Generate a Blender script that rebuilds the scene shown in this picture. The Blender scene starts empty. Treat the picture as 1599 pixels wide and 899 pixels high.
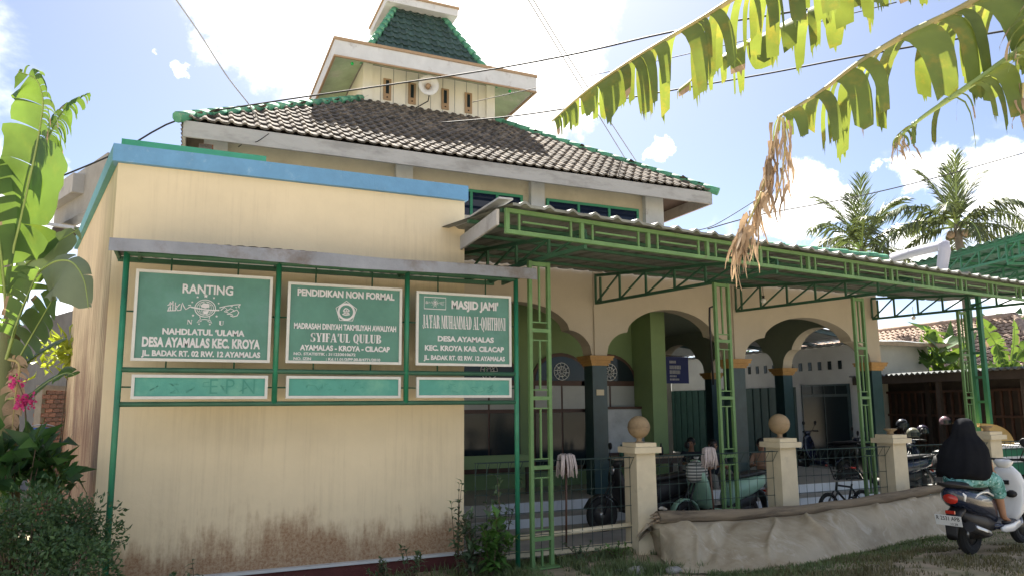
import bpy, bmesh, math, random
from math import sin, cos, tan, pi, radians, sqrt, atan2
from mathutils import Vector as V, Matrix as Mx, noise as NZ

SC = bpy.context.scene
COL = SC.collection
rnd = random.Random(7)

# ------------------------------------------------------------------ camera
FPX, CXP, CYP = 1140.0, 799.5, 471.5          # focal length and principal point on a 1599 px wide frame
CAM = V((0, 0, 1.7))
YAW, PITCH, ROLL = radians(-23.9), radians(8.0), radians(-0.4)
CR = (Mx.Rotation(YAW, 3, 'Z') @ Mx.Rotation(radians(90) + PITCH, 3, 'X') @ Mx.Rotation(ROLL, 3, 'Z'))
cd = bpy.data.cameras.new('camera')
cam = bpy.data.objects.new('camera', cd)
COL.objects.link(cam)
cam.matrix_world = Mx.Translation(CAM) @ CR.to_4x4()
cd.sensor_width = 36
cd.lens = FPX / 1599 * 36
cd.shift_y = 22 / 1599
cd.clip_start = 0.05
cd.clip_end = 3000
SC.camera = cam


def ray(px, py):
    return CR @ V(((px - CXP) / FPX, -(py - CYP) / FPX, -1))


def PY(px, py, y):
    r = ray(px, py)
    return CAM + r * (y / r.y)


def PX(px, py, x):
    r = ray(px, py)
    return CAM + r * (x / r.x)


def PD(px, py, d):
    return CAM + ray(px, py) * d


def PZ(px, py, z):
    r = ray(px, py)
    return CAM + r * ((z - CAM.z) / r.z)


# ------------------------------------------------------------------ light and sky
SUN_EL, SUN_AZ = radians(53), radians(20)      # azimuth from +Y towards +X
sun_dir = V((sin(SUN_AZ) * cos(SUN_EL), cos(SUN_AZ) * cos(SUN_EL), sin(SUN_EL)))
sl = bpy.data.lights.new('sun', 'SUN')
sl.energy = 5.0
sl.angle = radians(0.53)
sl.color = (1, 0.94, 0.84)
so = bpy.data.objects.new('sun', sl)
COL.objects.link(so)
so.rotation_euler = sun_dir.to_track_quat('Z', 'Y').to_euler()
so.location = (0, 0, 30)
SC.view_settings.view_transform = 'Standard'
SC.view_settings.look = 'None'
SC.view_settings.exposure = 2.06
SC.view_settings.gamma = 1

W = bpy.data.worlds.new('World')
SC.world = W
W.use_nodes = True
nt = W.node_tree
nt.nodes.clear()


def nd(t, typ, **kw):
    n = t.nodes.new(typ)
    for k, v in kw.items():
        if k.startswith('i_'):
            key = k[2:]
            key = int(key) if key.isdigit() else key
            n.inputs[key].default_value = v
        else:
            setattr(n, k, v)
    return n


out = nd(nt, 'ShaderNodeOutputWorld')
bg = nd(nt, 'ShaderNodeBackground')
bg.inputs[1].default_value = 0.05
nt.links.new(bg.outputs[0], out.inputs[0])
sky = nd(nt, 'ShaderNodeTexSky', sky_type='NISHITA', sun_disc=False)
sky.sun_elevation = SUN_EL
sky.sun_rotation = SUN_AZ
sky.air_density = 0.62
sky.dust_density = 1.1
sky.ozone_density = 1.2
tc = nd(nt, 'ShaderNodeTexCoord')
n1 = nd(nt, 'ShaderNodeTexNoise', i_Scale=7.0, i_Detail=9.0, i_Roughness=0.62)
nt.links.new(tc.outputs['Generated'], n1.inputs['Vector'])
sub = nd(nt, 'ShaderNodeVectorMath', operation='SUBTRACT')
sub.inputs[1].default_value = (0.5, 0.5, 0.5)
nt.links.new(n1.outputs['Color'], sub.inputs[0])
mul = nd(nt, 'ShaderNodeVectorMath', operation='SCALE')
mul.inputs['Scale'].default_value = 0.22
nt.links.new(sub.outputs[0], mul.inputs[0])
addv = nd(nt, 'ShaderNodeVectorMath', operation='ADD')
nt.links.new(tc.outputs['Generated'], addv.inputs[0])
nt.links.new(mul.outputs[0], addv.inputs[1])
# the cumulus clouds that stand in this sky: (px, py, angular radius, density)
CLOUDS = [(430, 60, .07, 1), (520, 70, .10, 1), (560, 130, .06, 1), (640, 60, .11, 1), (740, 100, .10, 1), (400, 20, .06, 1),
          (840, 60, .10, 1), (880, 150, .06, 1), (470, -60, .12, 1), (620, -120, .16, 1), (800, -90, .13, 1),
          (335, 150, .014, .8), (262, 92, .012, .8), (820, 190, .05, 1),
          (1150, 245, .026, 1), (1182, 226, .022, 1), (1122, 256, .015, 1), (1262, 290, .034, 1), (1305, 318, .03, 1), (1020, 250, .016, 1), (1225, 320, .024, 1),
          (1240, 365, .03, 1), (1378, 240, .02, 1), (1420, 250, .03, 1), (1480, 262, .036, 1), (1540, 290, .045, 1), (1600, 315, .045, 1),
          (1425, 390, .034, 1), (1530, 430, .04, 1), (1340, 420, .035, 1), (1600, 480, .05, 1),
          (170, 300, .03, .9), (60, 330, .05, .8), (165, 500, .04, .9), (-60, 400, .09, .8), (1700, 380, .1, 1)]
last = None
for (px, py, r, dn) in CLOUDS:
    d = ray(px, py).normalized()
    vd = nd(nt, 'ShaderNodeVectorMath', operation='DISTANCE')
    vd.inputs[1].default_value = d
    nt.links.new(addv.outputs[0], vd.inputs[0])
    mr = nd(nt, 'ShaderNodeMapRange', interpolation_type='SMOOTHSTEP')
    mr.inputs['From Min'].default_value = r * 1.25
    mr.inputs['From Max'].default_value = r * 0.7
    mr.inputs['To Max'].default_value = dn
    nt.links.new(vd.outputs['Value'], mr.inputs['Value'])
    if last is None:
        last = mr.outputs[0]
    else:
        mx = nd(nt, 'ShaderNodeMath', operation='MAXIMUM')
        nt.links.new(last, mx.inputs[0])
        nt.links.new(mr.outputs[0], mx.inputs[1])
        last = mx.outputs[0]
# more scattered cloud over the rest of the sky, thickened to raise the fill light
n2 = nd(nt, 'ShaderNodeTexNoise', i_Scale=2.4, i_Detail=8.0, i_Roughness=0.58)
n2.inputs['Distortion'].default_value = 0.3
nt.links.new(tc.outputs['Generated'], n2.inputs['Vector'])
mr2 = nd(nt, 'ShaderNodeMapRange', interpolation_type='SMOOTHSTEP')
mr2.inputs['From Min'].default_value = 0.52
mr2.inputs['From Max'].default_value = 0.64
mr2.inputs['To Max'].default_value = 0.9
nt.links.new(n2.outputs[0], mr2.inputs['Value'])
mx = nd(nt, 'ShaderNodeMath', operation='MAXIMUM')
nt.links.new(last, mx.inputs[0])
nt.links.new(mr2.outputs[0], mx.inputs[1])
mixc = nd(nt, 'ShaderNodeMix', data_type='RGBA')
nt.links.new(mx.outputs[0], mixc.inputs['Factor'])
nt.links.new(sky.outputs[0], mixc.inputs['A'])
mixc.inputs['B'].default_value = (12.5, 12.2, 11.8, 1)  # cloud radiance raised to add fill in the shade
nt.links.new(mixc.outputs['Result'], bg.inputs[0])

# ------------------------------------------------------------------ mesh helpers


class MB:
    def __init__(s):
        s.v, s.f, s.sm, s.mi = [], [], [], []

    def add(s, vs, fs, smooth=False, mi=0):
        o = len(s.v)
        s.v += [tuple(p) for p in vs]
        s.f += [tuple(i + o for i in f) for f in fs]
        s.sm += [smooth] * len(fs)
        s.mi += [mi] * len(fs)
        return s

    def box(s, c, size, R=None, mi=0):
        c = V(c)
        hx, hy, hz = size[0] / 2, size[1] / 2, size[2] / 2
        vs = [V((x, y, z)) for x in (-hx, hx) for y in (-hy, hy) for z in (-hz, hz)]
        if R is not None:
            vs = [R @ p for p in vs]
        return s.add([p + c for p in vs], [(0, 1, 3, 2), (4, 6, 7, 5), (0, 4, 5, 1), (2, 3, 7, 6), (0, 2, 6, 4), (1, 5, 7, 3)], False, mi)

    def bb(s, x0, x1, y0, y1, z0, z1, mi=0):
        return s.box(((x0 + x1) / 2, (y0 + y1) / 2, (z0 + z1) / 2), (abs(x1 - x0), abs(y1 - y0), abs(z1 - z0)), None, mi)

    def bar(s, p0, p1, w, h=None, up=(0, 0, 1), mi=0):
        p0, p1 = V(p0), V(p1)
        h = w if h is None else h
        t = (p1 - p0).normalized()
        u = V(up)
        if abs(t.dot(u)) > .97:
            u = V((0, 1, 0))
        a = t.cross(u).normalized()
        b = a.cross(t).normalized()
        vs = []
        for p in (p0, p1):
            for (i, j) in ((-1, -1), (1, -1), (1, 1), (-1, 1)):
                vs.append(p + a * (w / 2 * i) + b * (h / 2 * j))
        return s.add(vs, [(3, 2, 1, 0), (4, 5, 6, 7), (0, 1, 5, 4), (1, 2, 6, 5), (2, 3, 7, 6), (3, 0, 4, 7)], False, mi)

    def tube(s, pts, r, n=8, cap=True, mi=0, smooth=True):
        pts = [V(p) for p in pts]
        k = len(pts)
        rs = r if isinstance(r, (list, tuple)) else [r] * k
        vs = []
        a = None
        for i, p in enumerate(pts):
            t = (pts[min(i + 1, k - 1)] - pts[max(i - 1, 0)])
            if t.length < 1e-9:
                t = V((0, 0, 1))
            t.normalize()
            if a is None:
                a = t.cross(V((0, 0, 1)) if abs(t.z) < .9 else V((1, 0, 0))).normalized()
            else:
                a = (a - t * a.dot(t))
                a = a.normalized() if a.length > 1e-6 else t.orthogonal().normalized()
            b = t.cross(a)
            for j in range(n):
                th = 2 * pi * j / n
                vs.append(p + (a * cos(th) + b * sin(th)) * rs[i])
        fs = []
        for i in range(k - 1):
            for j in range(n):
                j2 = (j + 1) % n
                fs.append((i * n + j, i * n + j2, (i + 1) * n + j2, (i + 1) * n + j))
        s.add(vs, fs, smooth, mi)
        if cap:
            o = len(s.v) - len(vs)
            s.f += [tuple(o + j for j in reversed(range(n))), tuple(o + (k - 1) * n + j for j in range(n))]
            s.sm += [False, False]
            s.mi += [mi, mi]
        return s

    def lathe(s, prof, c=(0, 0, 0), n=20, R=None, mi=0, smooth=True):
        c = V(c)
        vs = []
        for (r, z) in prof:
            for j in range(n):
                p = V((r * cos(2 * pi * j / n), r * sin(2 * pi * j / n), z))
                vs.append((R @ p if R is not None else p) + c)
        fs = []
        for i in range(len(prof) - 1):
            for j in range(n):
                j2 = (j + 1) % n
                fs.append((i * n + j, i * n + j2, (i + 1) * n + j2, (i + 1) * n + j))
        fs.append(tuple(reversed(range(n))))
        fs.append(tuple((len(prof) - 1) * n + j for j in range(n)))
        return s.add(vs, fs, smooth, mi)

    def ball(s, c, r, n=14, m=8, sc=(1, 1, 1), R=None, mi=0):
        pr = [(max(r * sin(pi * i / m), 1e-4), -r * cos(pi * i / m)) for i in range(m + 1)]
        c = V(c)
        vs = []
        for (q, z) in pr:
            for j in range(n):
                p = V((q * cos(2 * pi * j / n) * sc[0], q * sin(2 * pi * j / n) * sc[1], z * sc[2]))
                vs.append((R @ p if R is not None else p) + c)
        fs = [(i * n + j, i * n + (j + 1) % n, (i + 1) * n + (j + 1) % n, (i + 1) * n + j) for i in range(m) for j in range(n)]
        return s.add(vs, fs, True, mi)

    def prism(s, poly, o, ux, uy, dv, mi=0):
        o, ux, uy, dv = V(o), V(ux), V(uy), V(dv)
        n = len(poly)
        a = [o + ux * p[0] + uy * p[1] for p in poly]
        vs = a + [p + dv for p in a]
        fs = [tuple(range(n)), tuple(reversed(range(n, 2 * n)))]
        fs += [(i, n + i, n + (i + 1) % n, (i + 1) % n) for i in range(n)]
        if ux.cross(uy).dot(dv) > 0:
            fs = [tuple(reversed(f)) for f in fs]
        return s.add(vs, fs, False, mi)

    def loft(s, rings, cap=True, smooth=True, mi=0, closed=True):
        n = len(rings[0])
        vs = [p for r in rings for p in r]
        fs = []
        for i in range(len(rings) - 1):
            for j in range(n if closed else n - 1):
                j2 = (j + 1) % n
                fs.append((i * n + j, i * n + j2, (i + 1) * n + j2, (i + 1) * n + j))
        if cap and closed:
            fs.append(tuple(reversed(range(n))))
            fs.append(tuple((len(rings) - 1) * n + j for j in range(n)))
        return s.add(vs, fs, smooth, mi)

    def grid(s, fn, nu, nv, smooth=True, mi=0):
        vs = [fn(i / nu, j / nv) for j in range(nv + 1) for i in range(nu + 1)]
        w = nu + 1
        fs = [(j * w + i, j * w + i + 1, (j + 1) * w + i + 1, (j + 1) * w + i) for j in range(nv) for i in range(nu)]
        return s.add(vs, fs, smooth, mi)

    def mesh(s, name, mats):
        me = bpy.data.meshes.new(name)
        me.from_pydata(s.v, [], s.f)
        me.polygons.foreach_set('use_smooth', s.sm)
        if not isinstance(mats, (list, tuple)):
            mats = [mats]
        for m in mats:
            me.materials.append(m)
        if len(mats) > 1:
            me.polygons.foreach_set('material_index', s.mi)
        me.update()
        return me


def ring(c, ux, uy, rx, ry, n=16, pw=2.0):
    """a superellipse ring"""
    c, ux, uy = V(c), V(ux), V(uy)
    o = []
    for j in range(n):
        t = 2 * pi * j / n
        a, b = cos(t), sin(t)
        a = math.copysign(abs(a) ** (2 / pw), a)
        b = math.copysign(abs(b) ** (2 / pw), b)
        o.append(c + ux * (rx * a) + uy * (ry * b))
    return o


WM = {}


def thing(name, label, cat, loc=(0, 0, 0), rz=0, group=None):
    o = bpy.data.objects.new(name, None)
    o.empty_display_size = .2
    COL.objects.link(o)
    o.location = loc
    o.rotation_euler = (0, 0, rz)
    o['label'] = label
    o['category'] = cat
    if group:
        o['group'] = group
    WM[o.name] = Mx.Translation(V(loc)) @ Mx.Rotation(rz, 4, 'Z')
    return o


def hang(o, parent, local):
    o.parent = parent
    pw = WM.get(parent.name, Mx())
    if local:
        WM[o.name] = pw @ o.matrix_basis
    else:
        o.matrix_parent_inverse = pw.inverted()
        WM[o.name] = o.matrix_basis.copy()


def part(name, mb, mat, parent, local=False, label=None, kind=None):
    o = bpy.data.objects.new(name, mb.mesh(name, mat) if isinstance(mb, MB) else mb)
    COL.objects.link(o)
    hang(o, parent, local)
    if label:
        o['label'] = label
    if kind:
        o['kind'] = kind
    return o


def inst(name, me, mw, parent):
    o = bpy.data.objects.new(name, me)
    COL.objects.link(o)
    o.matrix_basis = mw
    hang(o, parent, False)
    return o


def solo(name, mb, mat, label=None, cat=None, group=None, kind=None):
    """a top-level object of one mesh, its origin set at its base"""
    xs, ys, zs = zip(*mb.v)
    c = V(((min(xs) + max(xs)) / 2, (min(ys) + max(ys)) / 2, min(zs)))
    if kind:
        c = V((0, 0, 0))
    mb.v = [(p[0] - c.x, p[1] - c.y, p[2] - c.z) for p in mb.v]
    o = bpy.data.objects.new(name, mb.mesh(name, mat))
    COL.objects.link(o)
    o.location = c
    if label:
        o['label'] = label
    if cat:
        o['category'] = cat
    if group:
        o['group'] = group
    if kind:
        o['kind'] = kind
    WM[o.name] = Mx.Translation(c)
    return o


def copy_tree(o, parent=None):
    c = o.copy()
    COL.objects.link(c)
    if parent:
        c.parent = parent
    for ch in [x for x in o.children]:
        copy_tree(ch, c)
    return c


def dup(root, loc, rz, label, group=None):
    c = copy_tree(root)
    c.location = loc
    c.rotation_euler = (0, 0, rz)
    c['label'] = label
    if group:
        c['group'] = group
    return c


# ------------------------------------------------------------------ materials


def lin(r, g, b):
    return tuple(((c / 255) / 12.92 if c <= 10 else ((c / 255 + .055) / 1.055) ** 2.4) for c in (r, g, b))


def M(name, col, rough=.7, var=.18, scale=3.0, bump=.15, bscale=60.0, metal=0.0, rand=0.0, col2=None, mixs=1.2, mixt=(.45, .7), spec=.4, stretch=None, coat=0):
    m = bpy.data.materials.new(name)
    m.use_nodes = True
    t = m.node_tree
    b = t.nodes['Principled BSDF']
    b.inputs['Roughness'].default_value = rough
    b.inputs['Metallic'].default_value = metal
    b.inputs['Specular IOR Level'].default_value = spec
    if coat:
        b.inputs['Coat Weight'].default_value = coat
    g = nd(t, 'ShaderNodeNewGeometry') if not rand else nd(t, 'ShaderNodeTexCoord')
    src = g.outputs['Position'] if not rand else g.outputs['Object']
    if stretch:
        mp = nd(t, 'ShaderNodeMapping')
        mp.inputs['Scale'].default_value = stretch
        t.links.new(src, mp.inputs[0])
        src = mp.outputs[0]
    n = nd(t, 'ShaderNodeTexNoise', i_Scale=scale, i_Detail=8.0, i_Roughness=.65)
    t.links.new(src, n.inputs['Vector'])
    mr = nd(t, 'ShaderNodeMapRange')
    mr.inputs['From Min'].default_value = .25
    mr.inputs['From Max'].default_value = .75
    mr.inputs['To Min'].default_value = 1 - var
    mr.inputs['To Max'].default_value = 1 + var
    t.links.new(n.outputs[0], mr.inputs['Value'])
    fac = mr.outputs[0]
    if rand:
        oi = nd(t, 'ShaderNodeObjectInfo')
        m2 = nd(t, 'ShaderNodeMapRange')
        m2.inputs['To Min'].default_value = 1 - rand
        m2.inputs['To Max'].default_value = 1 + rand
        t.links.new(oi.outputs['Random'], m2.inputs['Value'])
        mm = nd(t, 'ShaderNodeMath', operation='MULTIPLY')
        t.links.new(fac, mm.inputs[0])
        t.links.new(m2.outputs[0], mm.inputs[1])
        fac = mm.outputs[0]
    base = None
    if col2 is not None:
        n3 = nd(t, 'ShaderNodeTexNoise', i_Scale=mixs, i_Detail=7.0, i_Roughness=.7)
        t.links.new(src, n3.inputs['Vector'])
        m3 = nd(t, 'ShaderNodeMapRange', interpolation_type='SMOOTHSTEP')
        m3.inputs['From Min'].default_value, m3.inputs['From Max'].default_value = mixt
        t.links.new(n3.outputs[0], m3.inputs['Value'])
        mc = nd(t, 'ShaderNodeMix', data_type='RGBA')
        mc.inputs['A'].default_value = (*col, 1)
        mc.inputs['B'].default_value = (*col2, 1)
        t.links.new(m3.outputs[0], mc.inputs['Factor'])
        base = mc.outputs['Result']
    vm = nd(t, 'ShaderNodeVectorMath', operation='SCALE')
    if base is None:
        vm.inputs[0].default_value = col
    else:
        t.links.new(base, vm.inputs[0])
    t.links.new(fac, vm.inputs['Scale'])
    t.links.new(vm.outputs[0], b.inputs['Base Color'])
    if bump:
        nb = nd(t, 'ShaderNodeTexNoise', i_Scale=bscale, i_Detail=4.0)
        t.links.new(src, nb.inputs['Vector'])
        bp = nd(t, 'ShaderNodeBump')
        bp.inputs['Strength'].default_value = bump
        bp.inputs['Distance'].default_value = .02
        t.links.new(nb.outputs[0], bp.inputs['Height'])
        t.links.new(bp.outputs[0], b.inputs['Normal'])
    m.diffuse_color = (*col, 1)
    return m


def leaf_mat(name, col, tcol, tw=.45, var=.25, scale=2.0, col2=None, tcol2=None, mixs=1.5, rough=.45):
    m = bpy.data.materials.new(name)
    m.use_nodes = True
    t = m.node_tree
    b = t.nodes['Principled BSDF']
    o = t.nodes['Material Output']
    b.inputs['Roughness'].default_value = rough
    b.inputs['Specular IOR Level'].default_value = .35
    tr = nd(t, 'ShaderNodeBsdfTranslucent')
    mx = nd(t, 'ShaderNodeMixShader')
    mx.inputs[0].default_value = tw
    g = nd(t, 'ShaderNodeNewGeometry')
    n = nd(t, 'ShaderNodeTexNoise', i_Scale=scale, i_Detail=5.0)
    t.links.new(g.outputs['Position'], n.inputs['Vector'])
    isl = nd(t, 'ShaderNodeMath', operation='MULTIPLY_ADD')
    isl.inputs[1].default_value = .35
    t.links.new(g.outputs['Random Per Island'], isl.inputs[0])
    t.links.new(n.outputs[0], isl.inputs[2])
    mr = nd(t, 'ShaderNodeMapRange')
    mr.inputs['From Min'].default_value = .35
    mr.inputs['From Max'].default_value = 1.0
    mr.inputs['To Min'].default_value = 1 - var
    mr.inputs['To Max'].default_value = 1 + var
    t.links.new(isl.outputs[0], mr.inputs['Value'])
    n3 = nd(t, 'ShaderNodeTexNoise', i_Scale=mixs, i_Detail=6.0, i_Roughness=.7)
    t.links.new(g.outputs['Position'], n3.inputs['Vector'])
    m3 = nd(t, 'ShaderNodeMapRange', interpolation_type='SMOOTHSTEP')
    m3.inputs['From Min'].default_value, m3.inputs['From Max'].default_value = .5, .72
    t.links.new(n3.outputs[0], m3.inputs['Value'])
    for (c1, c2, sock) in ((col, col2 or col, b.inputs['Base Color']), (tcol, tcol2 or tcol, tr.inputs['Color'])):
        mc = nd(t, 'ShaderNodeMix', data_type='RGBA')
        mc.inputs['A'].default_value = (*c1, 1)
        mc.inputs['B'].default_value = (*c2, 1)
        t.links.new(m3.outputs[0], mc.inputs['Factor'])
        vm = nd(t, 'ShaderNodeVectorMath', operation='SCALE')
        t.links.new(mc.outputs['Result'], vm.inputs[0])
        t.links.new(mr.outputs[0], vm.inputs['Scale'])
        t.links.new(vm.outputs[0], sock)
    t.links.new(b.outputs[0], mx.inputs[1])
    t.links.new(tr.outputs[0], mx.inputs[2])
    t.links.new(mx.outputs[0], o.inputs[0])
    return m


def stained_wall(name, col, damp, streak, z0, hgt, damp_amt=1.0, streak_amt=.25, red=None):
    """painted plaster: damp rising from the ground in plumes, thin dirt runs"""
    m = M(name, col, rough=.8, var=.09, scale=.9, bump=.22, bscale=14)
    t = m.node_tree
    b = t.nodes['Principled BSDF']
    base = b.inputs['Base Color'].links[0].from_socket
    g = nd(t, 'ShaderNodeNewGeometry')
    sx = nd(t, 'ShaderNodeSeparateXYZ')
    t.links.new(g.outputs['Position'], sx.inputs[0])
    mp = nd(t, 'ShaderNodeMapping')
    mp.inputs['Scale'].default_value = (1, 1, .16)
    t.links.new(g.outputs['Position'], mp.inputs[0])
    na = nd(t, 'ShaderNodeTexNoise', i_Scale=7.0, i_Detail=9.0, i_Roughness=.72)
    t.links.new(mp.outputs[0], na.inputs['Vector'])
    h = nd(t, 'ShaderNodeMapRange')
    h.inputs['From Min'].default_value = z0 + hgt
    h.inputs['From Max'].default_value = z0 - .1
    t.links.new(sx.outputs['Z'], h.inputs['Value'])
    ad = nd(t, 'ShaderNodeMath', operation='ADD')
    t.links.new(h.outputs[0], ad.inputs[0])
    t.links.new(na.outputs[0], ad.inputs[1])
    nb_ = nd(t, 'ShaderNodeTexNoise', i_Scale=1.7, i_Detail=4.0, i_Roughness=.6)
    t.links.new(g.outputs['Position'], nb_.inputs['Vector'])
    ad2 = nd(t, 'ShaderNodeMath', operation='MULTIPLY_ADD')
    t.links.new(nb_.outputs[0], ad2.inputs[0])
    ad2.inputs[1].default_value = .9
    t.links.new(ad.outputs[0], ad2.inputs[2])
    ad3 = nd(t, 'ShaderNodeMath', operation='SUBTRACT')
    t.links.new(ad2.outputs[0], ad3.inputs[0])
    ad3.inputs[1].default_value = .45
    ad = ad3
    mk = nd(t, 'ShaderNodeMapRange', interpolation_type='SMOOTHSTEP')
    mk.inputs['From Min'].default_value = .86
    mk.inputs['From Max'].default_value = 1.28
    mk.inputs['To Max'].default_value = damp_amt
    t.links.new(ad.outputs[0], mk.inputs['Value'])
    ng = nd(t, 'ShaderNodeTexNoise', i_Scale=28.0, i_Detail=6.0, i_Roughness=.8)
    t.links.new(g.outputs['Position'], ng.inputs['Vector'])
    gm = nd(t, 'ShaderNodeMapRange')
    gm.inputs['From Min'].default_value, gm.inputs['From Max'].default_value = .3, .62
    gm.inputs['To Min'].default_value = .45
    t.links.new(ng.outputs[0], gm.inputs['Value'])
    mg = nd(t, 'ShaderNodeMath', operation='MULTIPLY')
    t.links.new(mk.outputs[0], mg.inputs[0])
    t.links.new(gm.outputs[0], mg.inputs[1])
    # dirt runs
    mp2 = nd(t, 'ShaderNodeMapping')
    mp2.inputs['Scale'].default_value = (1, 1, .035)
    t.links.new(g.outputs['Position'], mp2.inputs[0])
    ns = nd(t, 'ShaderNodeTexNoise', i_Scale=16.0, i_Detail=6.0, i_Roughness=.75)
    t.links.new(mp2.outputs[0], ns.inputs['Vector'])
    nl = nd(t, 'ShaderNodeTexNoise', i_Scale=1.1, i_Detail=3.0)
    t.links.new(g.outputs['Position'], nl.inputs['Vector'])
    sm = nd(t, 'ShaderNodeMath', operation='MULTIPLY_ADD')
    t.links.new(nl.outputs[0], sm.inputs[0])
    sm.inputs[1].default_value = .5
    t.links.new(ns.outputs[0], sm.inputs[2])
    sk = nd(t, 'ShaderNodeMapRange', interpolation_type='SMOOTHSTEP')
    sk.inputs['From Min'].default_value, sk.inputs['From Max'].default_value = (.72, 1.0) if streak_amt < .5 else (.6, .84)
    sk.inputs['To Max'].default_value = streak_amt
    t.links.new(sm.outputs[0], sk.inputs['Value'])
    fac_ = sk.outputs[0]
    if streak_amt > .5:      # the runs grow wider towards the foot, where splashes keep the wall wet
        hh = nd(t, 'ShaderNodeMapRange')
        hh.inputs['From Min'].default_value, hh.inputs['From Max'].default_value = 4.2, 1.6
        hh.inputs['To Min'].default_value = .18
        t.links.new(sx.outputs['Z'], hh.inputs['Value'])
        hm_ = nd(t, 'ShaderNodeMath', operation='MULTIPLY')
        t.links.new(fac_, hm_.inputs[0])
        t.links.new(hh.outputs[0], hm_.inputs[1])
        fac_ = hm_.outputs[0]
    m1 = nd(t, 'ShaderNodeMix', data_type='RGBA')
    t.links.new(fac_, m1.inputs['Factor'])
    t.links.new(base, m1.inputs['A'])
    m1.inputs['B'].default_value = (*streak, 1)
    m2 = nd(t, 'ShaderNodeMix', data_type='RGBA')
    t.links.new(mg.outputs[0], m2.inputs['Factor'])
    t.links.new(m1.outputs['Result'], m2.inputs['A'])
    m2.inputs['B'].default_value = (*damp, 1)
    t.links.new(m2.outputs['Result'], b.inputs['Base Color'])
    return m


def glass(name, col=(.02, .03, .035), rough=.12):
    m = bpy.data.materials.new(name)
    m.use_nodes = True
    t = m.node_tree
    b = t.nodes['Principled BSDF']
    b.inputs['Base Color'].default_value = (*col, 1)
    b.inputs['Roughness'].default_value = rough
    b.inputs['Specular IOR Level'].default_value = .3
    n = nd(t, 'ShaderNodeTexNoise', i_Scale=2.5, i_Detail=2.0)
    bp = nd(t, 'ShaderNodeBump')
    bp.inputs['Strength'].default_value = .05
    t.links.new(n.outputs[0], bp.inputs['Height'])
    t.links.new(bp.outputs[0], b.inputs['Normal'])
    return m


K = {}
K['yellow'] = stained_wall('cream_plaster', (.71, .60, .41), (.23, .115, .055), (.36, .28, .18), -.05, 1.05, .97, .22)
K['yellow_side'] = stained_wall('cream_plaster_streaked', (.68, .55, .36), (.19, .095, .055), (.17, .09, .055), -.1, 4.4, .9, 1.0)
K['creampale'] = M('pale_upper_wall_plaster', (.60, .545, .43), .8, .12, 3, col2=(.42, .37, .28), mixs=2.5, mixt=(.55, .8))
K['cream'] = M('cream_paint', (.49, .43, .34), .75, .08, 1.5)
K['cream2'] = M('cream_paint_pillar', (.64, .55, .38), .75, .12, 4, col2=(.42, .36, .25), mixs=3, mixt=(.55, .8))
K['ivory'] = M('ivory_tower_boards', (.80, .77, .68), .7, .1, 2, stretch=(1, 1, .2))
K['greywhite'] = M('grey_white_plaster', (.55, .56, .56), .8, .1, 2)
K['white'] = M('white_paint', (.74, .74, .72), .6, .06, 3)
K['blue'] = M('blue_fascia_paint', (.13, .30, .50), .6, .12, 5, col2=(.30, .45, .58), mixs=6, mixt=(.58, .8))
K['green_fascia'] = M('green_fascia_paint', (.06, .30, .17), .6, .12, 4)
K['ridge'] = M('green_ridge_paint', (.085, .285, .175), .7, .3, 6, .3, 30, rand=.2, col2=(.30, .34, .24), mixs=9, mixt=(.55, .75))
K['tile'] = M('old_clay_tile', (.215, .18, .145), .95, .35, 9, .4, 50, rand=.35, col2=(.055, .05, .045), mixs=5, mixt=(.36, .64))
K['tile_tower'] = M('dark_green_tile', (.045, .085, .075), .5, .25, 9, .2, 50, rand=.25)
K['fascia'] = M('weathered_fascia_board', (.42, .41, .40), .85, .18, 2.5, .2, 40, col2=(.25, .24, .23), mixs=2.5, stretch=(.35, 1, 1))
K['fascia_tower'] = M('pale_tower_fascia', (.60, .61, .62), .8, .12, 3, col2=(.36, .33, .33), mixs=3.5, mixt=(.55, .75))
K['tan'] = M('tan_trim', (.38, .26, .16), .75, .15, 5)
K['soffit'] = M('pale_green_soffit', (.45, .58, .40), .8, .22, 2.2, col2=(.62, .66, .56), mixs=1.8)
K['lime'] = M('green_steel_paint', (.12, .225, .085), .55, .22, 5, .12, spec=.35, col2=(.15, .14, .085), mixs=7, mixt=(.58, .72))
K['darkgreen'] = M('dark_green_steel', (.035, .11, .065), .5, .25, 5, .1, col2=(.08, .07, .045), mixs=6, mixt=(.6, .75))
K['teal'] = M('teal_green_steel', (.045, .19, .105), .45, .15, 5, .06)
K['postgreen'] = M('glossy_green_post', (.025, .20, .11), .4, .25, 8, .06, col2=(.02, .09, .06), mixs=2)
K['sheet'] = M('grey_roof_sheet', (.27, .28, .30), .55, .2, 3, .1, 40, metal=.3, col2=(.18, .15, .13), mixs=2)
K['sheet_under'] = M('canopy_sheet', (.20, .21, .19), .6, .2, 3, .1, 40, col2=(.12, .12, .10), mixs=2)
K['wall_green'] = M('green_interior_paint', (.20, .29, .13), .75, .1, 1.5)
K['wall_greygreen'] = M('grey_green_interior_paint', (.22, .25, .19), .8, .1, 1.5)
K['tiledark'] = M('dark_green_pillar_tile', (.025, .055, .06), .3, .25, 6, .05)
K['gold'] = M('gold_capital_paint', (.42, .24, .08), .6, .2, 8)
K['brown'] = M('brown_window_wood', (.075, .035, .022), .5, .3, 6)
K['maroon'] = M('maroon_plinth_paint', (.09, .025, .022), .8, .3, 5, .3)
K['concrete'] = M('grey_concrete', (.30, .29, .27), .85, .2, 2, .25, 30)
K['floor'] = M('verandah_floor', (.34, .32, .29), .35, .12, 2)
K['whitetile'] = M('white_wall_tile', (.58, .62, .66), .3, .1, 4, .04, rand=.06)
K['glass'] = glass('dark_window_glass')
K['glassblue'] = glass('blue_window_glass', (.012, .02, .045), .12)
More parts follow.
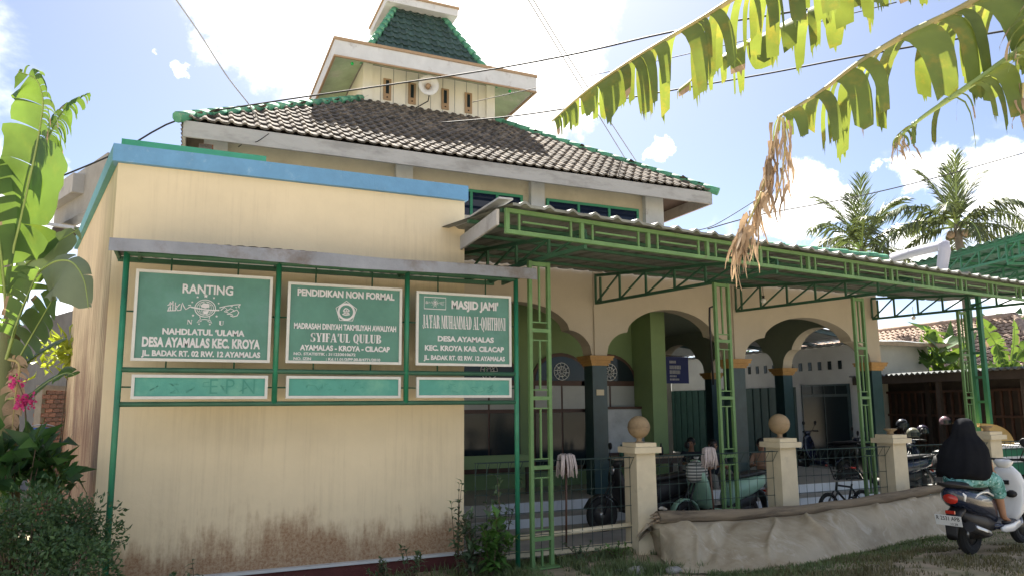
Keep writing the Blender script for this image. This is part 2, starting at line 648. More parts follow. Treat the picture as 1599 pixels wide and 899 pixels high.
K['frost'] = M('frosted_pane', (.36, .37, .34), .35, .12, 3)
K['board'] = M('scuffed_whiteboard', (.46, .47, .45), .4, .15, 2.5, col2=(.36, .36, .34), mixs=2)
K['sign'] = M('sign_green_print', (.08, .205, .16), .5, .2, 2.5, .3, 5, col2=(.10, .225, .195), mixs=2.2)
K['signlow'] = M('faded_sign_green', (.07, .29, .235), .5, .10, 5, .06, col2=(.12, .33, .25), mixs=2.5)
K['ink'] = M('faded_sign_ink', (.05, .235, .185), .55, .1, 8, 0)
K['letter'] = M('white_sign_letters', (.58, .57, .58), .55, .12, 9, .0)
K['aluminium'] = M('white_sign_frame', (.55, .55, .52), .5, .1, 8, .05)
K['black'] = M('black_plastic', (.015, .015, .017), .5, .2, 8, .08)
K['rubber'] = M('tyre_rubber', (.018, .018, .018), .85, .2, 10, .3)
K['steel'] = M('bare_steel', (.45, .45, .46), .3, .1, 8, .05, metal=.9)
K['wire'] = M('dark_fence_wire', (.03, .055, .05), .6, .2, 8, 0)
K['cable'] = M('black_cable', (.02, .02, .02), .7, .1, 8, 0)
K['palecable'] = M('pale_cable', (.35, .35, .36), .7, .1, 8, 0)
K['wood'] = M('weathered_log', (.24, .19, .13), .9, .3, 3, .5, 30, stretch=(.5, 6, 6), col2=(.11, .085, .06), mixs=2)
K['plank'] = M('old_plank', (.28, .21, .14), .85, .3, 4, .3)
K['brick'] = M('red_brick', (.26, .11, .07), .9, .3, 8, .4, 50, rand=.3)
K['mortar'] = M('mortar', (.26, .23, .2), .9, .2, 6, .3)
K['skin'] = M('brown_skin', (.30, .16, .10), .55, .08, 6, .05, 120)
K['hijab'] = M('black_cloth', (.010, .011, .014), .95, .3, 4, .25, 30, spec=.08)
K['navy'] = M('navy_scooter_paint', (.012, .018, .04), .25, .1, 5, 0, coat=.6)
K['scooterwhite'] = M('white_scooter_paint', (.68, .69, .70), .25, .05, 5, 0, coat=.6)
K['mint'] = M('mint_scooter_paint', (.27, .45, .34), .35, .1, 5, 0, coat=.4)
K['red'] = M('red_lamp_lens', (.40, .025, .015), .2, .15, 8, 0, coat=.5)
K['plate'] = M('white_plate', (.66, .67, .66), .45, .06, 8, 0)
K['seat'] = M('black_seat_vinyl', (.02, .02, .022), .45, .2, 10, .15)
K['mop'] = M('grey_mop_cotton', (.46, .40, .39), .95, .25, 12, .4)
K['clay'] = M('clay_ball_finial', (.32, .23, .13), .7, .2, 6, .1, col2=(.22, .155, .09), mixs=4)
K['blueplastic'] = M('blue_plastic', (.02, .10, .45), .4, .15, 5, 0)
K['bluebanner'] = M('blue_banner_cloth', (.035, .045, .17), .6, .15, 4)
K['yellowcloth'] = M('ochre_awning_cloth', (.52, .35, .13), .8, .2, 3, .1)
K['wooddark'] = M('dark_stained_wood', (.045, .032, .025), .7, .3, 5)
K['pvc'] = M('grey_pvc_pipe', (.40, .40, .47), .35, .06, 4, 0)
K['tilehouse'] = M('red_brown_roof_tile', (.36, .26, .20), .85, .3, 5, .2, 30, col2=(.18, .12, .09), mixs=3)
K['zincdark'] = M('dull_dark_zinc', (.15, .16, .16), .7, .25, 4, .1)
K['zinc'] = M('zinc_sheet', (.40, .41, .42), .5, .2, 4, .1, metal=.4)
K['banana'] = leaf_mat('banana_leaf', (.055, .12, .035), (.15, .235, .03), .36, .35, 2.5, (.06, .13, .04), (.20, .26, .03), 3.5)
K['banana_dull'] = leaf_mat('banana_leaf_back', (.16, .20, .125), (.16, .22, .06), .22, .25, 3.5)
K['banana_mature'] = leaf_mat('old_banana_leaf', (.10, .15, .045), (.22, .265, .035), .40, .4, 5, (.22, .19, .05), (.33, .29, .035), 7)
K['rib'] = M('banana_midrib', (.26, .34, .10), .5, .2, 3, .05)
K['ribyellow'] = M('old_banana_midrib', (.34, .28, .12), .6, .3, 4, .05, col2=(.25, .28, .12), mixs=3)
K['deadleaf_'] = None
K['deadleaf'] = leaf_mat('dead_banana_leaf', (.35, .26, .18), (.32, .22, .13), .3, .45, 9, (.19, .13, .085), (.2, .12, .06), 14, .8)
K['stem'] = M('banana_stem', (.13, .15, .06), .7, .35, 3, .2, stretch=(1, 1, .2), col2=(.12, .08, .045), mixs=4)
K['palm'] = leaf_mat('palm_leaflet', (.075, .10, .045), (.11, .14, .035), .28, .45, .5)
K['palmtrunk'] = M('palm_trunk', (.16, .14, .11), .9, .3, 4, .4)
K['shrub'] = leaf_mat('shrub_leaf', (.06, .115, .05), (.08, .16, .03), .25, .4, 3)
K['broad'] = leaf_mat('broad_leaf', (.03, .08, .03), (.10, .22, .03), .3, .4, 4)
K['weed'] = leaf_mat('weed_leaf', (.10, .15, .09), (.12, .22, .03), .3, .45, 6)
K['lightleaf'] = leaf_mat('young_leaf', (.09, .20, .05), (.2, .36, .04), .35, .3, 6)
K['croton'] = leaf_mat('croton_leaf', (.30, .36, .05), (.34, .40, .03), .4, .3, 6)
K['grass'] = leaf_mat('grass_blade', (.15, .20, .09), (.15, .23, .05), .3, .5, 3, (.14, .13, .05), (.2, .17, .05), 2.5)
K['drygrass'] = leaf_mat('dry_grass_blade', (.17, .15, .075), (.2, .18, .07), .25, .4, 4, (.07, .11, .035), (.12, .18, .03), 2.5)
K['pink'] = leaf_mat('pink_bract', (.62, .06, .24), (.7, .08, .3), .35, .3, 20)
K['twig'] = M('brown_twig', (.12, .085, .055), .85, .2, 6, .2)


def ground_mat():
    m = M('dirt_and_grass', (.32, .26, .18), .95, .3, 3.5, .6, 22, col2=(.17, .165, .085), mixs=.9, mixt=(.46, .62))
    return m


def tarp_mat():
    m = M('mud_stained_tarp', (.44, .375, .27), .6, .12, 2.2, .06, 25, col2=(.34, .275, .185), mixs=2.0, mixt=(.40, .66), spec=.3)
    t = m.node_tree
    b = t.nodes['Principled BSDF']
    base = b.inputs['Base Color'].links[0].from_socket
    g = nd(t, 'ShaderNodeNewGeometry')
    mp = nd(t, 'ShaderNodeMapping')
    mp.inputs['Scale'].default_value = (1.2, .45, 1)
    mp.inputs['Rotation'].default_value = (0, 0, .6)
    t.links.new(g.outputs['Position'], mp.inputs[0])
    n = nd(t, 'ShaderNodeTexNoise', i_Scale=3.2, i_Detail=8.0, i_Roughness=.75)
    n.inputs['Distortion'].default_value = .8
    t.links.new(mp.outputs[0], n.inputs['Vector'])
    k = nd(t, 'ShaderNodeMapRange', interpolation_type='SMOOTHSTEP')
    k.inputs['From Min'].default_value, k.inputs['From Max'].default_value = .52, .66
    k.inputs['To Max'].default_value = .75
    t.links.new(n.outputs[0], k.inputs['Value'])
    c = nd(t, 'ShaderNodeMix', data_type='RGBA')
    t.links.new(k.outputs[0], c.inputs['Factor'])
    t.links.new(base, c.inputs['A'])
    c.inputs['B'].default_value = (.56, .51, .41, 1)  # paler diagonal streaks paint lit crease lines into the colour
    t.links.new(c.outputs['Result'], b.inputs['Base Color'])
    return m


def floral_mat():
    m = M('teal_floral_cloth', (.14, .34, .35), .85, .15, 12, .1, 60, col2=(.035, .15, .13), mixs=16, mixt=(.46, .58))
    t = m.node_tree
    b = t.nodes['Principled BSDF']
    base = b.inputs['Base Color'].links[0].from_socket
    g = nd(t, 'ShaderNodeNewGeometry')
    n = nd(t, 'ShaderNodeTexVoronoi', i_Scale=24.0)
    t.links.new(g.outputs['Position'], n.inputs['Vector'])
    k = nd(t, 'ShaderNodeMapRange')
    k.inputs['From Min'].default_value, k.inputs['From Max'].default_value = .34, .2
    t.links.new(n.outputs['Distance'], k.inputs['Value'])
    c = nd(t, 'ShaderNodeMix', data_type='RGBA')
    t.links.new(k.outputs[0], c.inputs['Factor'])
    t.links.new(base, c.inputs['A'])
    c.inputs['B'].default_value = (.32, .5, .52, 1)
    t.links.new(c.outputs['Result'], b.inputs['Base Color'])
    return m


K['ground'] = ground_mat()
K['tarp'] = tarp_mat()
K['floral'] = floral_mat()


def S(x):
    x = max(0, min(1, x))
    return x * x * (3 - 2 * x)


def gz(x, y):
    return -.2 + .20 * S((x - 3.5) / 4) * S((7.4 - y) / 2) + .03 * NZ.noise(V((x * .9, y * .9, 0))) * S((12 - abs(y)) / 4)


def PG(px, py):
    """where the pixel's ray meets the ground"""
    r = ray(px, py)
    z = -.2
    for _ in range(12):
        p = CAM + r * ((z - CAM.z) / r.z)
        z = gz(p.x, p.y)
    return p
# ================================================================== ground
gb = MB()


def gpt(i, j, n=64):
    # denser near the camera
    def ax(k, c):
        u = (k / n - .5) * 2
        return c + math.copysign(abs(u) ** 3 * 1500 + abs(u) * 14, u)
    x, y = ax(i, 5), ax(j, 7)
    return V((x, y, gz(x, y)))


gb.grid(lambda a, b: gpt(a * 110, b * 110, 110), 110, 110)
solo('ground', gb, K['ground'], kind='structure')

rb_ = MB()
rb_.grid(lambda a, b: (lambda x, y: V((x, y, max(-.12, gz(x, y) + .012))))(-40 + 80 * a, -4.2 + 6.6 * b), 80, 8, False)
solo('road', rb_, M('pale_village_road', (.50, .45, .37), .9, .15, 1.5, .3, 30), kind='structure')  # unseen road, added and kept pale to bounce sunlight onto shaded walls
yb = MB()
yb.bb(3.3, 60, 8.55, 60, -.19, -.17)
solo('yard', yb, K['concrete'], kind='structure')

# ================================================================== mosque
YF = 11.2                                     # front of the arcade
mosque = thing('mosque', 'cream mosque with scalloped arcade, tiled hip roof and small green roofed tower', 'mosque', (6.6, YF, -.2))
ZS, ZC, ZF = 2.55, 3.75, .15                  # spring of the arches, ceiling, floor


def arch_h(u):
    u = abs(u)
    if u > .68:
        return .44 * sqrt(max(0, 1 - ((u - .66) / .34) ** 2))
    return .27 + .62 * sqrt(max(0, 1 - (u / .74) ** 2))


def arch_wall(name, o, d, nrm, th, L, opens, ztop, mats, step=.04):
    """an arcade wall on line o + d*u, standing th deep along nrm; opens = clear spans"""
    mb = MB()
    us = {0.0, L}
    for (a, b) in opens:
        k = max(8, int((b - a) / step))
        us |= {a + (b - a) * i / k for i in range(k + 1)}
    us = sorted(us)

    def zb(u, side):
        for (a, b) in opens:
            if a - 1e-6 <= u <= b + 1e-6:
                if (side < 0 and u <= a + 1e-6) or (side > 0 and u >= b - 1e-6):
                    continue
                return ZS + arch_h((u - (a + b) / 2) / ((b - a) / 2))
        return ZS
    o, d, nrm = V(o), V(d), V(nrm)
    for u0, u1 in zip(us, us[1:]):
        z0, z1 = zb(u0, 1), zb(u1, -1)
        P = lambda u, z, t: o + d * u + nrm * (th * t) + V((0, 0, z))
        q = [P(u0, z0, 0), P(u1, z1, 0), P(u1, ztop, 0), P(u0, ztop, 0), P(u0, z0, 1), P(u1, z1, 1), P(u1, ztop, 1), P(u0, ztop, 1)]
        mb.add(q, [(0, 1, 2, 3)], False, 0)
        mb.add(q, [(5, 4, 7, 6)], False, 1)
        mb.add(q, [(1, 0, 4, 5)], False, 2)
    for u in us[1:-1]:
        a, b = zb(u, -1), zb(u, 1)
        if abs(a - b) > 1e-4:
            mb.add([o + d * u + V((0, 0, a)), o + d * u + nrm * th + V((0, 0, a)), o + d * u + nrm * th + V((0, 0, b)), o + d * u + V((0, 0, b))], [(0, 1, 2, 3)], False, 2)
    e = [o, o + nrm * th, o + nrm * th + V((0, 0, ztop - ZS)), o + V((0, 0, ztop - ZS))]
    e = [p + V((0, 0, ZS)) for p in e]
    mb.add(e, [(0, 1, 2, 3)], False, 0)
    mb.add([p + d * L for p in e], [(3, 2, 1, 0)], False, 0)
    return part(name, mb, mats, mosque)


PXS = [.35, 3.5, 6.65, 9.77, 13.5]            # arcade pillars along the front
HW = .15
cuts = [(a + HW - PXS[0] + HW, b - HW - PXS[0] + HW) for a, b in zip(PXS, PXS[1:])]
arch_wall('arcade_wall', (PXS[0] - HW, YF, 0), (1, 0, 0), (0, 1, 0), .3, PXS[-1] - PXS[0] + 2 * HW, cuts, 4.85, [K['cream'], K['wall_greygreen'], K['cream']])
SYS = [YF + .15, 13.9, 16.6, 19.3]            # arcade along the right side
scuts = [(a + .15 - YF, b - .15 - YF) for a, b in zip(SYS, SYS[1:])]
scuts[0] = (.34, scuts[0][1])
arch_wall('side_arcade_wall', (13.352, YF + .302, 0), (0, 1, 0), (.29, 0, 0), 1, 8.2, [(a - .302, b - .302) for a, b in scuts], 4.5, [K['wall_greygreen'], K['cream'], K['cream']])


def pillar(x, y, wx, wy):
    b = MB()
    b.bb(x - wx, x + wx, y - wy, y + wy, ZF, 2.38)
    p = part('pillar', b, K['tiledark'], mosque)
    c = MB()
    for (e, z0, z1) in ((.025, 2.38, 2.42), (.05, 2.42, 2.47), (.085, 2.47, 2.52), (.10, 2.52, 2.552)):
        c.bb(x - wx - e, x + wx + e, y - wy - e, y + wy + e, z0, z1)
    part('capital', c, K['gold'], p)


for x in PXS:
    pillar(x, YF + .15, HW - .004, .146)
    if x > 3 and x < 13:
        b = MB()
        b.bb(x - .11, x + .11, YF - .03, YF - .002, 2.556, 4.62)
        part('pilaster', b, K['cream'], mosque)
for y in SYS[1:]:
    pillar(13.5, y, .146, .146)
# ridge tiles along the parapet of the arcade
rt = MB()
rt.tube([(-.165, 0, 0), (.165, 0, 0)], [.085, .10], 8)
rtm = rt.mesh('parapet_ridge_tile', K['ridge'])
x = 5.6
while x < 14.1:
    inst('ridge_tile', rtm, Mx.Translation((x, YF + .1, 4.885 + .012 * sin(x * 7))), mosque)
    x += .30
b = MB()
b.loft([[V((5.5, YF - .02, 4.86)), V((5.5, YF + .3, 4.86)), V((5.5, YF + 3.2, 5.15)), V((5.5, YF + 3.2, 5.1))], [V((14.12, YF - .02, 4.86)), V((14.12, YF + .3, 4.86)), V((14.12, YF + 3.2, 5.15)), V((14.12, YF + 3.2, 5.1))]], True, False)
part('verandah_roof', b, K['tilehouse'], mosque)
# ceiling, floor, hall
b = MB()
b.bb(.3, 13.34, YF + .302, 20.5, ZC, ZC + .1)
part('verandah_ceiling', b, K['wall_greygreen'], mosque)
b = MB()
b.bb(.3, 14.0, YF - .25, 20.5, -.19, ZF)
fl = part('verandah_floor', b, K['floor'], mosque)
b = MB()
b.bb(.3, 14.3, YF - .68, YF - .252, -.19, -.035)
part('step', b, K['concrete'], mosque)
t1 = MB().box((0, 0, 0), (.292, .012, .168)).mesh('riser_tile', K['whitetile'])
t2 = MB().box((0, 0, 0), (.292, .012, .148)).mesh('riser_tile_low', K['whitetile'])
for i in range(32):
    inst('riser_tile', t1, Mx.Translation((4.6 + i * .297, YF - .258, .062 + .001 * (i % 3))), fl)
    inst('riser_tile', t2, Mx.Translation((4.6 + i * .297, YF - .688, -.112)), fl)
b = MB()
HY = 12.9
b.bb(.3, 8.44, HY, HY + .2, ZF, ZC)
part('hall_wall', b, K['wall_green'], mosque)
b = MB()
b.bb(8.44, 8.78, 12.2, HY + .2, ZF + .002, ZC)
part('corner_pillar', b, K['wall_green'], mosque)
b = MB()
b.bb(8.58, 8.76, HY + .202, 20.4, ZF, ZC)
part('hall_side_wall', b, K['wall_greygreen'], mosque)
b = MB()
b.bb(8.77, 13.34, 20.2, 20.4, ZF, ZC)
part('verandah_end_wall', b, K['wall_greygreen'], mosque)


def arch_window(xc, w=1.3):
    """arched hall window: brown frame, dark lunette with a rosette, a pale pane row and dark panes below"""
    zt, zl = 2.72, 2.12
    fr = MB()
    h = w / 2
    pts = [(-h, ZF + .3), (h, ZF + .3), (h, zl)] + [(h * cos(t), zl + (zt - zl) * sin(t)) for t in [pi * i / 14 for i in range(1, 14)]] + [(-h, zl)]
    fr.prism(pts, (xc, HY - .05, 0), (1, 0, 0), (0, 0, 1), (0, .045, 0))
    f = part('window', fr, K['brown'], mosque)
    g = MB()
    hh = h - .07
    g.prism([(hh * cos(t), zl + .05 + (zt - zl - .12) * sin(t)) for t in [pi * i / 14 for i in range(15)]], (xc, HY - .062, 0), (1, 0, 0), (0, 0, 1), (0, .008, 0))
    part('lunette_pane', g, K['glass'], f)
    ro = MB()
    for r in (.10, .17):
        ro.tube([(xc + r * cos(t), HY - .07, zl + .23 + r * sin(t)) for t in [2 * pi * i / 16 for i in range(17)]], .008, 4, False)
    for i in range(10):
        t = 2 * pi * i / 10
        ro.tube([(xc + .03 * cos(t), HY - .07, zl + .23 + .03 * sin(t)), (xc + .17 * cos(t + .5), HY - .07, zl + .23 + .17 * sin(t + .5))], .007, 4, False)
    part('rosette', ro, K['white'], f)
    for (x0, x1, mt) in ((-hh, -.02, 'frost'), (.02, hh, 'frost' if xc < 8 else 'glass')):
        q = MB().bb(xc + x0, xc + x1, HY - .06, HY - .052, 1.62, zl - .05)
        part('pane', q, K[mt], f)
    for (x0, x1) in ((-hh, -.02), (.02, hh)):
        q = MB().bb(xc + x0, xc + x1, HY - .06, HY - .052, ZF + .38, 1.55)
        part('pane', q, K['glass'], f)


for xc in (2.1, 3.65, 5.2, 6.75, 8.0 - .15):
    arch_window(xc)
# green low screen inside the first bay, dark red door leaf at its left
b = MB()
b.bb(3.8, 5.6, 11.9, 11.95, .62, .84)
scr = part('low_screen', b, K['wall_green'], mosque)
for x in (3.82, 5.58):
    part('screen_leg', MB().bb(x - .03, x + .03, 11.955, 12.0, ZF, .62), K['wooddark'], scr)
b = MB()
b.bb(3.72, 4.1, 11.6, 11.64, .95, 2.3)
part('door_leaf', b, K['maroon'], mosque)
# house number plate on the second pillar
b = MB().bb(6.57, 6.72, YF - .012, YF + .003, 1.86, 1.96)
part('number_plate', b, K['cream2'], mosque)

# upper wall with clerestory windows
UY = 12.1
HX0, HX1 = .1, 8.65
for (x0, x1, y0, y1) in ((HX0, HX1, UY, UY + .2), (HX0, HX1, 20.0, 20.2), (HX0, HX0 + .2, UY + .202, 19.998), (HX1 - .2, HX1, UY + .202, 19.998)):
    part('upper_wall', MB().bb(x0, x1, y0, y1, 3.86, 5.885), K['creampale'], mosque)
for (x0, x1) in ((.05, .4), (3.13, 3.43), (5.72, 6.0), (8.27, 8.70)):
    part('wall_post', MB().bb(x0, x1, UY - .12, UY - .002, 4.0, 5.86), K['fascia_tower'], mosque)
for (x0, x1, k) in ((.55, 2.9, 4), (3.52, 5.58, 4), (6.08, 8.15, 3)):
    f = MB()
    z0, z1 = 4.85, 5.58
    for (a, b_, c, d) in ((x0, x1, z0, z0 + .05), (x0, x1, z1 - .05, z1), (x0, x0 + .05, z0 + .05, z1 - .05), (x1 - .05, x1, z0 + .05, z1 - .05)):
        f.bb(a, b_, UY - .05, UY - .003, c, d)
    for i in range(1, k):
        xx = x0 + (x1 - x0) * i / k
        f.bb(xx - .025, xx + .025, UY - .05, UY - .003, z0 + .05, z1 - .05)
    fo = part('window_frame', f, K['green_fascia'], mosque)
    for i in range(k):
        xa, xb = x0 + (x1 - x0) * i / k, x0 + (x1 - x0) * (i + 1) / k
        part('pane', MB().bb(xa + .03, xb - .03, UY - .03, UY - .02, z0 + .04, z1 - .04), K['glassblue'], fo)
        for zz in (5.05, 5.25, 5.42):
            part('louvre', MB().box(((xa + xb) / 2, UY - .04, zz), (xb - xa - .06, .004, .05), Mx.Rotation(.5, 3, 'X')), K['glassblue'], fo)
# main hip roof
CX, CY = 4.62, 16.28
HB, HT = 4.84, 1.5
ZE, ZT = 5.94, 8.12
FY = CY - HB


def frustum(hb, zb, ht, zt, cx=CX, cy=CY, off=0.0):
    q = []
    for (h, z) in ((hb, zb), (ht, zt)):
        q += [V((cx - h, cy - h, z - off)), V((cx + h, cy - h, z - off)), V((cx + h, cy + h, z - off)), V((cx - h, cy + h, z - off))]
    return q


dk = MB().add(frustum(HB, ZE, HT, ZT, off=.05), [(0, 1, 5, 4), (1, 2, 6, 5), (2, 3, 7, 6), (3, 0, 4, 7), (3, 2, 1, 0), (4, 5, 6, 7)])
part('roof_deck', dk, K['wooddark'], mosque)
for k in range(4):
    R = Mx.Translation((CX, CY, 0)) @ Mx.Rotation(k * pi / 2, 4, 'Z')
    f = MB()
    f.v = [tuple(R @ V(p)) for p in MB().bb(-HB - .02, HB + (.0 if k % 2 == 0 else -.0), -HB - .03, -HB + .012, ZE - .28, ZE - .035).v]
    f.f = [(0, 1, 3, 2), (4, 6, 7, 5), (0, 4, 5, 1), (2, 3, 7, 6), (0, 2, 6, 4), (1, 5, 7, 3)]
    f.sm, f.mi = [False] * 6, [0] * 6
    part('fascia_board', f, K['fascia'], mosque)


def tile_mesh(name, w, l, hump, mat):
    prof = [(-.5, .02), (-.38, hump), (-.24, hump), (-.12, .012), (.15, 0), (.38, .004), (.5, .02)]
    vs = []
    for (y, dz) in ((-l * .5, .032), (l * .58, 0.0)):
        vs += [V((p * w, y, h + dz)) for (p, h) in prof]
    n = len(prof)
    vs += [V((p * w, -l * .5, h + .032 - .03)) for (p, h) in prof]
    fs = [(i, i + 1, n + i + 1, n + i) for i in range(n - 1)] + [(2 * n + i, 2 * n + i + 1, i + 1, i) for i in range(n - 1)]
    return MB().add(vs, fs).mesh(name, mat)


def tile_slope(hb, zb, ht, zt, tw, tl, hump, mat, cx, cy, keep, parts=True):
    run, rise = hb - ht, zt - zb
    sl_ = sqrt(run * run + rise * rise)
    ey = V((0, run / sl_, rise / sl_))
    ez = V((0, -rise / sl_, run / sl_))
    me = tile_mesh('roof_tile', tw * 1.06, tl, hump, mat)
    nrow = int(sl_ / tl) + 1
    spots = []
    for r in range(nrow):
        s = (r + .5) * tl - .04
        half = hb - run * min(1, (s / sl_))
        k = int(half / tw) + 1
        for c in range(-k, k + 1):
            u = (c + .5 * (r % 2) * 0) * tw
            if abs(u) < half + tw * .1:
                spots.append((s, u))
    extra = MB()
    for i, (s, u) in enumerate(spots):
        p = V((cx + u, cy - hb, zb)) + ey * s + ez * (.004 + .008 * rnd.random())
        a = rnd.uniform(-.035, .035)
        ex = (V((1, 0, 0)) * cos(a) + ey * sin(a))
        e2 = (ey * cos(a) - V((1, 0, 0)) * sin(a)) + ez * rnd.uniform(-.02, .02)
        mw = Mx.Translation(p) @ Mx((ex, e2, ez)).transposed().to_4x4()
        if parts and i < keep:
            inst('roof_tile', me, mw, mosque)
        else:
            extra.add([mw @ v.co for v in me.vertices], [tuple(q.vertices) for q in me.polygons])
    if extra.v:
        part('upper_roof_tiles', extra, mat, mosque, kind='stuff')
    # the three slopes that face away: one field each
    for k in (1, 2, 3):
        R = Mx.Translation((cx, cy, 0)) @ Mx.Rotation(k * pi / 2, 4, 'Z')
        fld = MB()
        for (s, u) in spots:
            p = V((u, -hb, zb)) + ey * s + ez * .008
            mw = R @ Mx.Translation(p) @ Mx((V((1, 0, 0)), ey, ez)).transposed().to_4x4()
            fld.add([mw @ v.co for v in me.vertices], [tuple(q.vertices) for q in me.polygons])
        part('back_slope_tiles', fld, mat, mosque, kind='stuff')


tile_slope(HB, ZE, HT, ZT, .188, .295, .036, K['tile'], CX, CY, 300)


def hips(hb, zb, ht, zt, r, step, cx, cy):
    rm = MB().tube([(0, 0, -step * .55), (0, 0, step * .55)], [r * 1.12, r * .92], 8).mesh('hip_tile', K['ridge'])
    for (sx, sy) in ((-1, -1), (1, -1), (-1, 1), (1, 1)):
        a, b = V((cx + sx * hb, cy + sy * hb, zb)), V((cx + sx * ht, cy + sy * ht, zt))
        n = int((b - a).length / step)
        q = (b - a).to_track_quat('Z', 'Y').to_matrix().to_4x4()
        for i in range(n + 1):
            p = a + (b - a) * (i / n) + V((0, 0, .05))
            inst('ridge_tile', rm, Mx.Translation(p) @ q, mosque)


hips(HB - .0, ZE - .01, HT + .05, ZT - .03, .075, .33, CX, CY)
# tower
TX, TY, TH = 4.6, 16.24, 1.5
part('tower_wall', MB().bb(TX - TH, TX + TH, TY - TH, TY + TH, 7.5, 8.99), K['ivory'], mosque)
for i in range(11):
    x = TX - TH + .1 + i * (2 * TH - .2) / 10
    part('board_joint', MB().bb(x - .006, x + .006, TY - TH - .008, TY - TH + .002, 7.95, 8.94), K['fascia'], mosque)
for sx in (-1, 1):
    part('tower_post', MB().bb(TX + sx * (TH - .09) - .1, TX + sx * (TH - .09) + .1, TY - TH - .06, TY - TH - .002, 7.9, 8.94), K['ivory'], mosque)
for x in (3.62, 4.17, 4.93, 5.48):
    f = part('slot_window', MB().bb(x - .085, x + .085, TY - TH - .035, TY - TH - .012, 8.19, 8.67), K['tan'], mosque)
    part('pane', MB().bb(x - .035, x + .035, TY - TH - .042, TY - TH - .037, 8.33, 8.63), K['glass'], f)
    part('knob', MB().ball((x, TY - TH - .042, 8.25), .018, 8, 4), K['wooddark'], f)
EH = 2.24
so_ = MB().add(frustum(EH - .03, 8.67, TH - .02, 8.95, TX, TY), [(4, 5, 1, 0), (5, 6, 2, 1), (6, 7, 3, 2), (7, 4, 0, 3)])
part('tower_soffit', so_, K['soffit'], mosque)
for k in range(4):
    R = Mx.Translation((TX, TY, 0)) @ Mx.Rotation(k * pi / 2, 4, 'Z')

    def rb(x0, x1, y0, y1, z0, z1, nm, mt, par):
        m_ = MB().bb(x0, x1, y0, y1, z0, z1)
        m_.v = [tuple(R @ V(p)) for p in m_.v]
        return part(nm, m_, K[mt], par)
    fb = rb(-EH, EH - .05, -EH, -EH + .05, 8.65, 8.97, 'tower_fascia', 'fascia_tower', mosque)
    rb(-EH - .02, EH - .03, -EH - .025, -EH + .06, 8.972, 9.03, 'top_trim', 'tan', fb)
    rb(-EH - .01, EH - .04, -EH - .012, -EH + .03, 8.615, 8.648, 'bottom_trim', 'tan', fb)
part('tower_deck', MB().bb(TX - EH + .06, TX + EH - .06, TY - EH + .06, TY + EH - .06, 8.93, 8.96), K['concrete'], mosque)
RH, RT, RZ0, RZ1 = 1.53, .56, 8.98, 10.92
part('tower_roof_deck', MB().add(frustum(RH, RZ0, RT, RZ1, TX, TY, .02), [(0, 1, 5, 4), (1, 2, 6, 5), (2, 3, 7, 6), (3, 0, 4, 7)]), K['tile_tower'], mosque)
tile_slope(RH, RZ0, RT, RZ1, .18, .2, .035, K['tile_tower'], TX, TY, 300)
hips(RH + .02, RZ0, RT, RZ1 - .02, .075, .2, TX, TY)
part('cap_slab', MB().bb(TX - .86, TX + .86, TY - .86, TY + .86, 10.86, 11.03), K['fascia_tower'], mosque)
part('cap_trim', MB().bb(TX - .89, TX + .89, TY - .89, TY + .89, 11.032, 11.08), K['tan'], mosque)
part('finial', MB().lathe([(.2, 11.08), (.2, 11.2), (.12, 11.26), (.1, 11.4), (.18, 11.52), (.2, 11.62), (.14, 11.76), (.03, 11.9), (.02, 12.3)], (TX + .2, TY, 0), 14), K['fascia_tower'], mosque)
for (px, py) in ((550, 100), (796, 143)):
    p = PY(px, py, TY - EH + .25)
    part('green_bulb', MB().ball((p.x, p.y, p.z), .035, 10, 6), M('green_bulb_glass', (.02, .5, .12), .2, 0.05), mosque)
# brick pier under the left eave
bm_ = MB().box((0, 0, 0), (.2, .12, .058)).mesh('pier_brick', K['brick'])
pr = part('brick_pier', MB().bb(-.02, .16, FY + .09, FY + .24, 5.1, 5.62), K['mortar'], mosque)
for i in range(8):
    inst('brick', bm_, Mx.Translation((.07 + .012 * (i % 2), FY + .15, 5.14 + i * .065)), pr)

# loudspeaker
c = PY(669, 134, 14.3)
R = (V((-.12, -1, -.10))).to_track_quat('Z', 'Y').to_matrix()
sp = thing('loudspeaker', 'round white horn loudspeaker fixed to the tower under its eave', 'loudspeaker', c)
part('horn', MB().lathe([(.03, -.22), (.045, -.2), (.07, -.1), (.13, -.03), (.215, .03), (.225, .035), (.215, .045), (.12, -.02), (.06, -.09), (.03, -.12)], c, 22, R), K['white'], sp)
part('driver', MB().lathe([(.02, -.12), (.055, -.1), (.055, .0), (.03, .03), (.005, .035)], c, 14, R), K['tan'], sp)
part('bracket', MB().tube([c + V((.06, .1, -.1)), c + V((.1, .34, -.2)), c + V((-.2, .34, -.42))], .012, 6), K['cable'], sp)
# ================================================================== cream annex in front
AY = 8.5
ax0 = PY(166, 520, AY).x
ax1 = PY(725, 500, AY).x
azt = PY(450, 284, AY).z
bx, by = PY(108, 560, 13.6).x, 13.6
annex = thing('annex_building', 'plain cream building with blue fascia and damp stained foot behind the signboards', 'building', ((ax0 + ax1) / 2, AY + 1, -.2))
part('front_wall', MB().bb(ax0, ax1, AY, AY + .15, -.02, azt), K['yellow'], annex)
sv = V((bx - ax0, by - AY, 0)).normalized()
sn = V((sv.y, -sv.x, 0))
side = MB()
p0, p1 = V((ax0, AY + .003, -.22)), V((bx, by, -.22))
side.loft([[p0, p1, p1 + sn * .15, p0 + sn * .15 + sv * .16], [q + V((0, 0, azt + .22)) for q in (p0, p1, p1 + sn * .15, p0 + sn * .15 + sv * .16)]], True, False)
part('side_wall', side, K['yellow_side'], annex)
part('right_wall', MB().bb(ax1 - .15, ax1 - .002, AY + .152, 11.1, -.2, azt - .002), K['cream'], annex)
part('plinth', MB().bb(ax0 + .01, ax1 + .35, AY - .05, AY - .003, -.3, -.045), K['maroon'], annex)
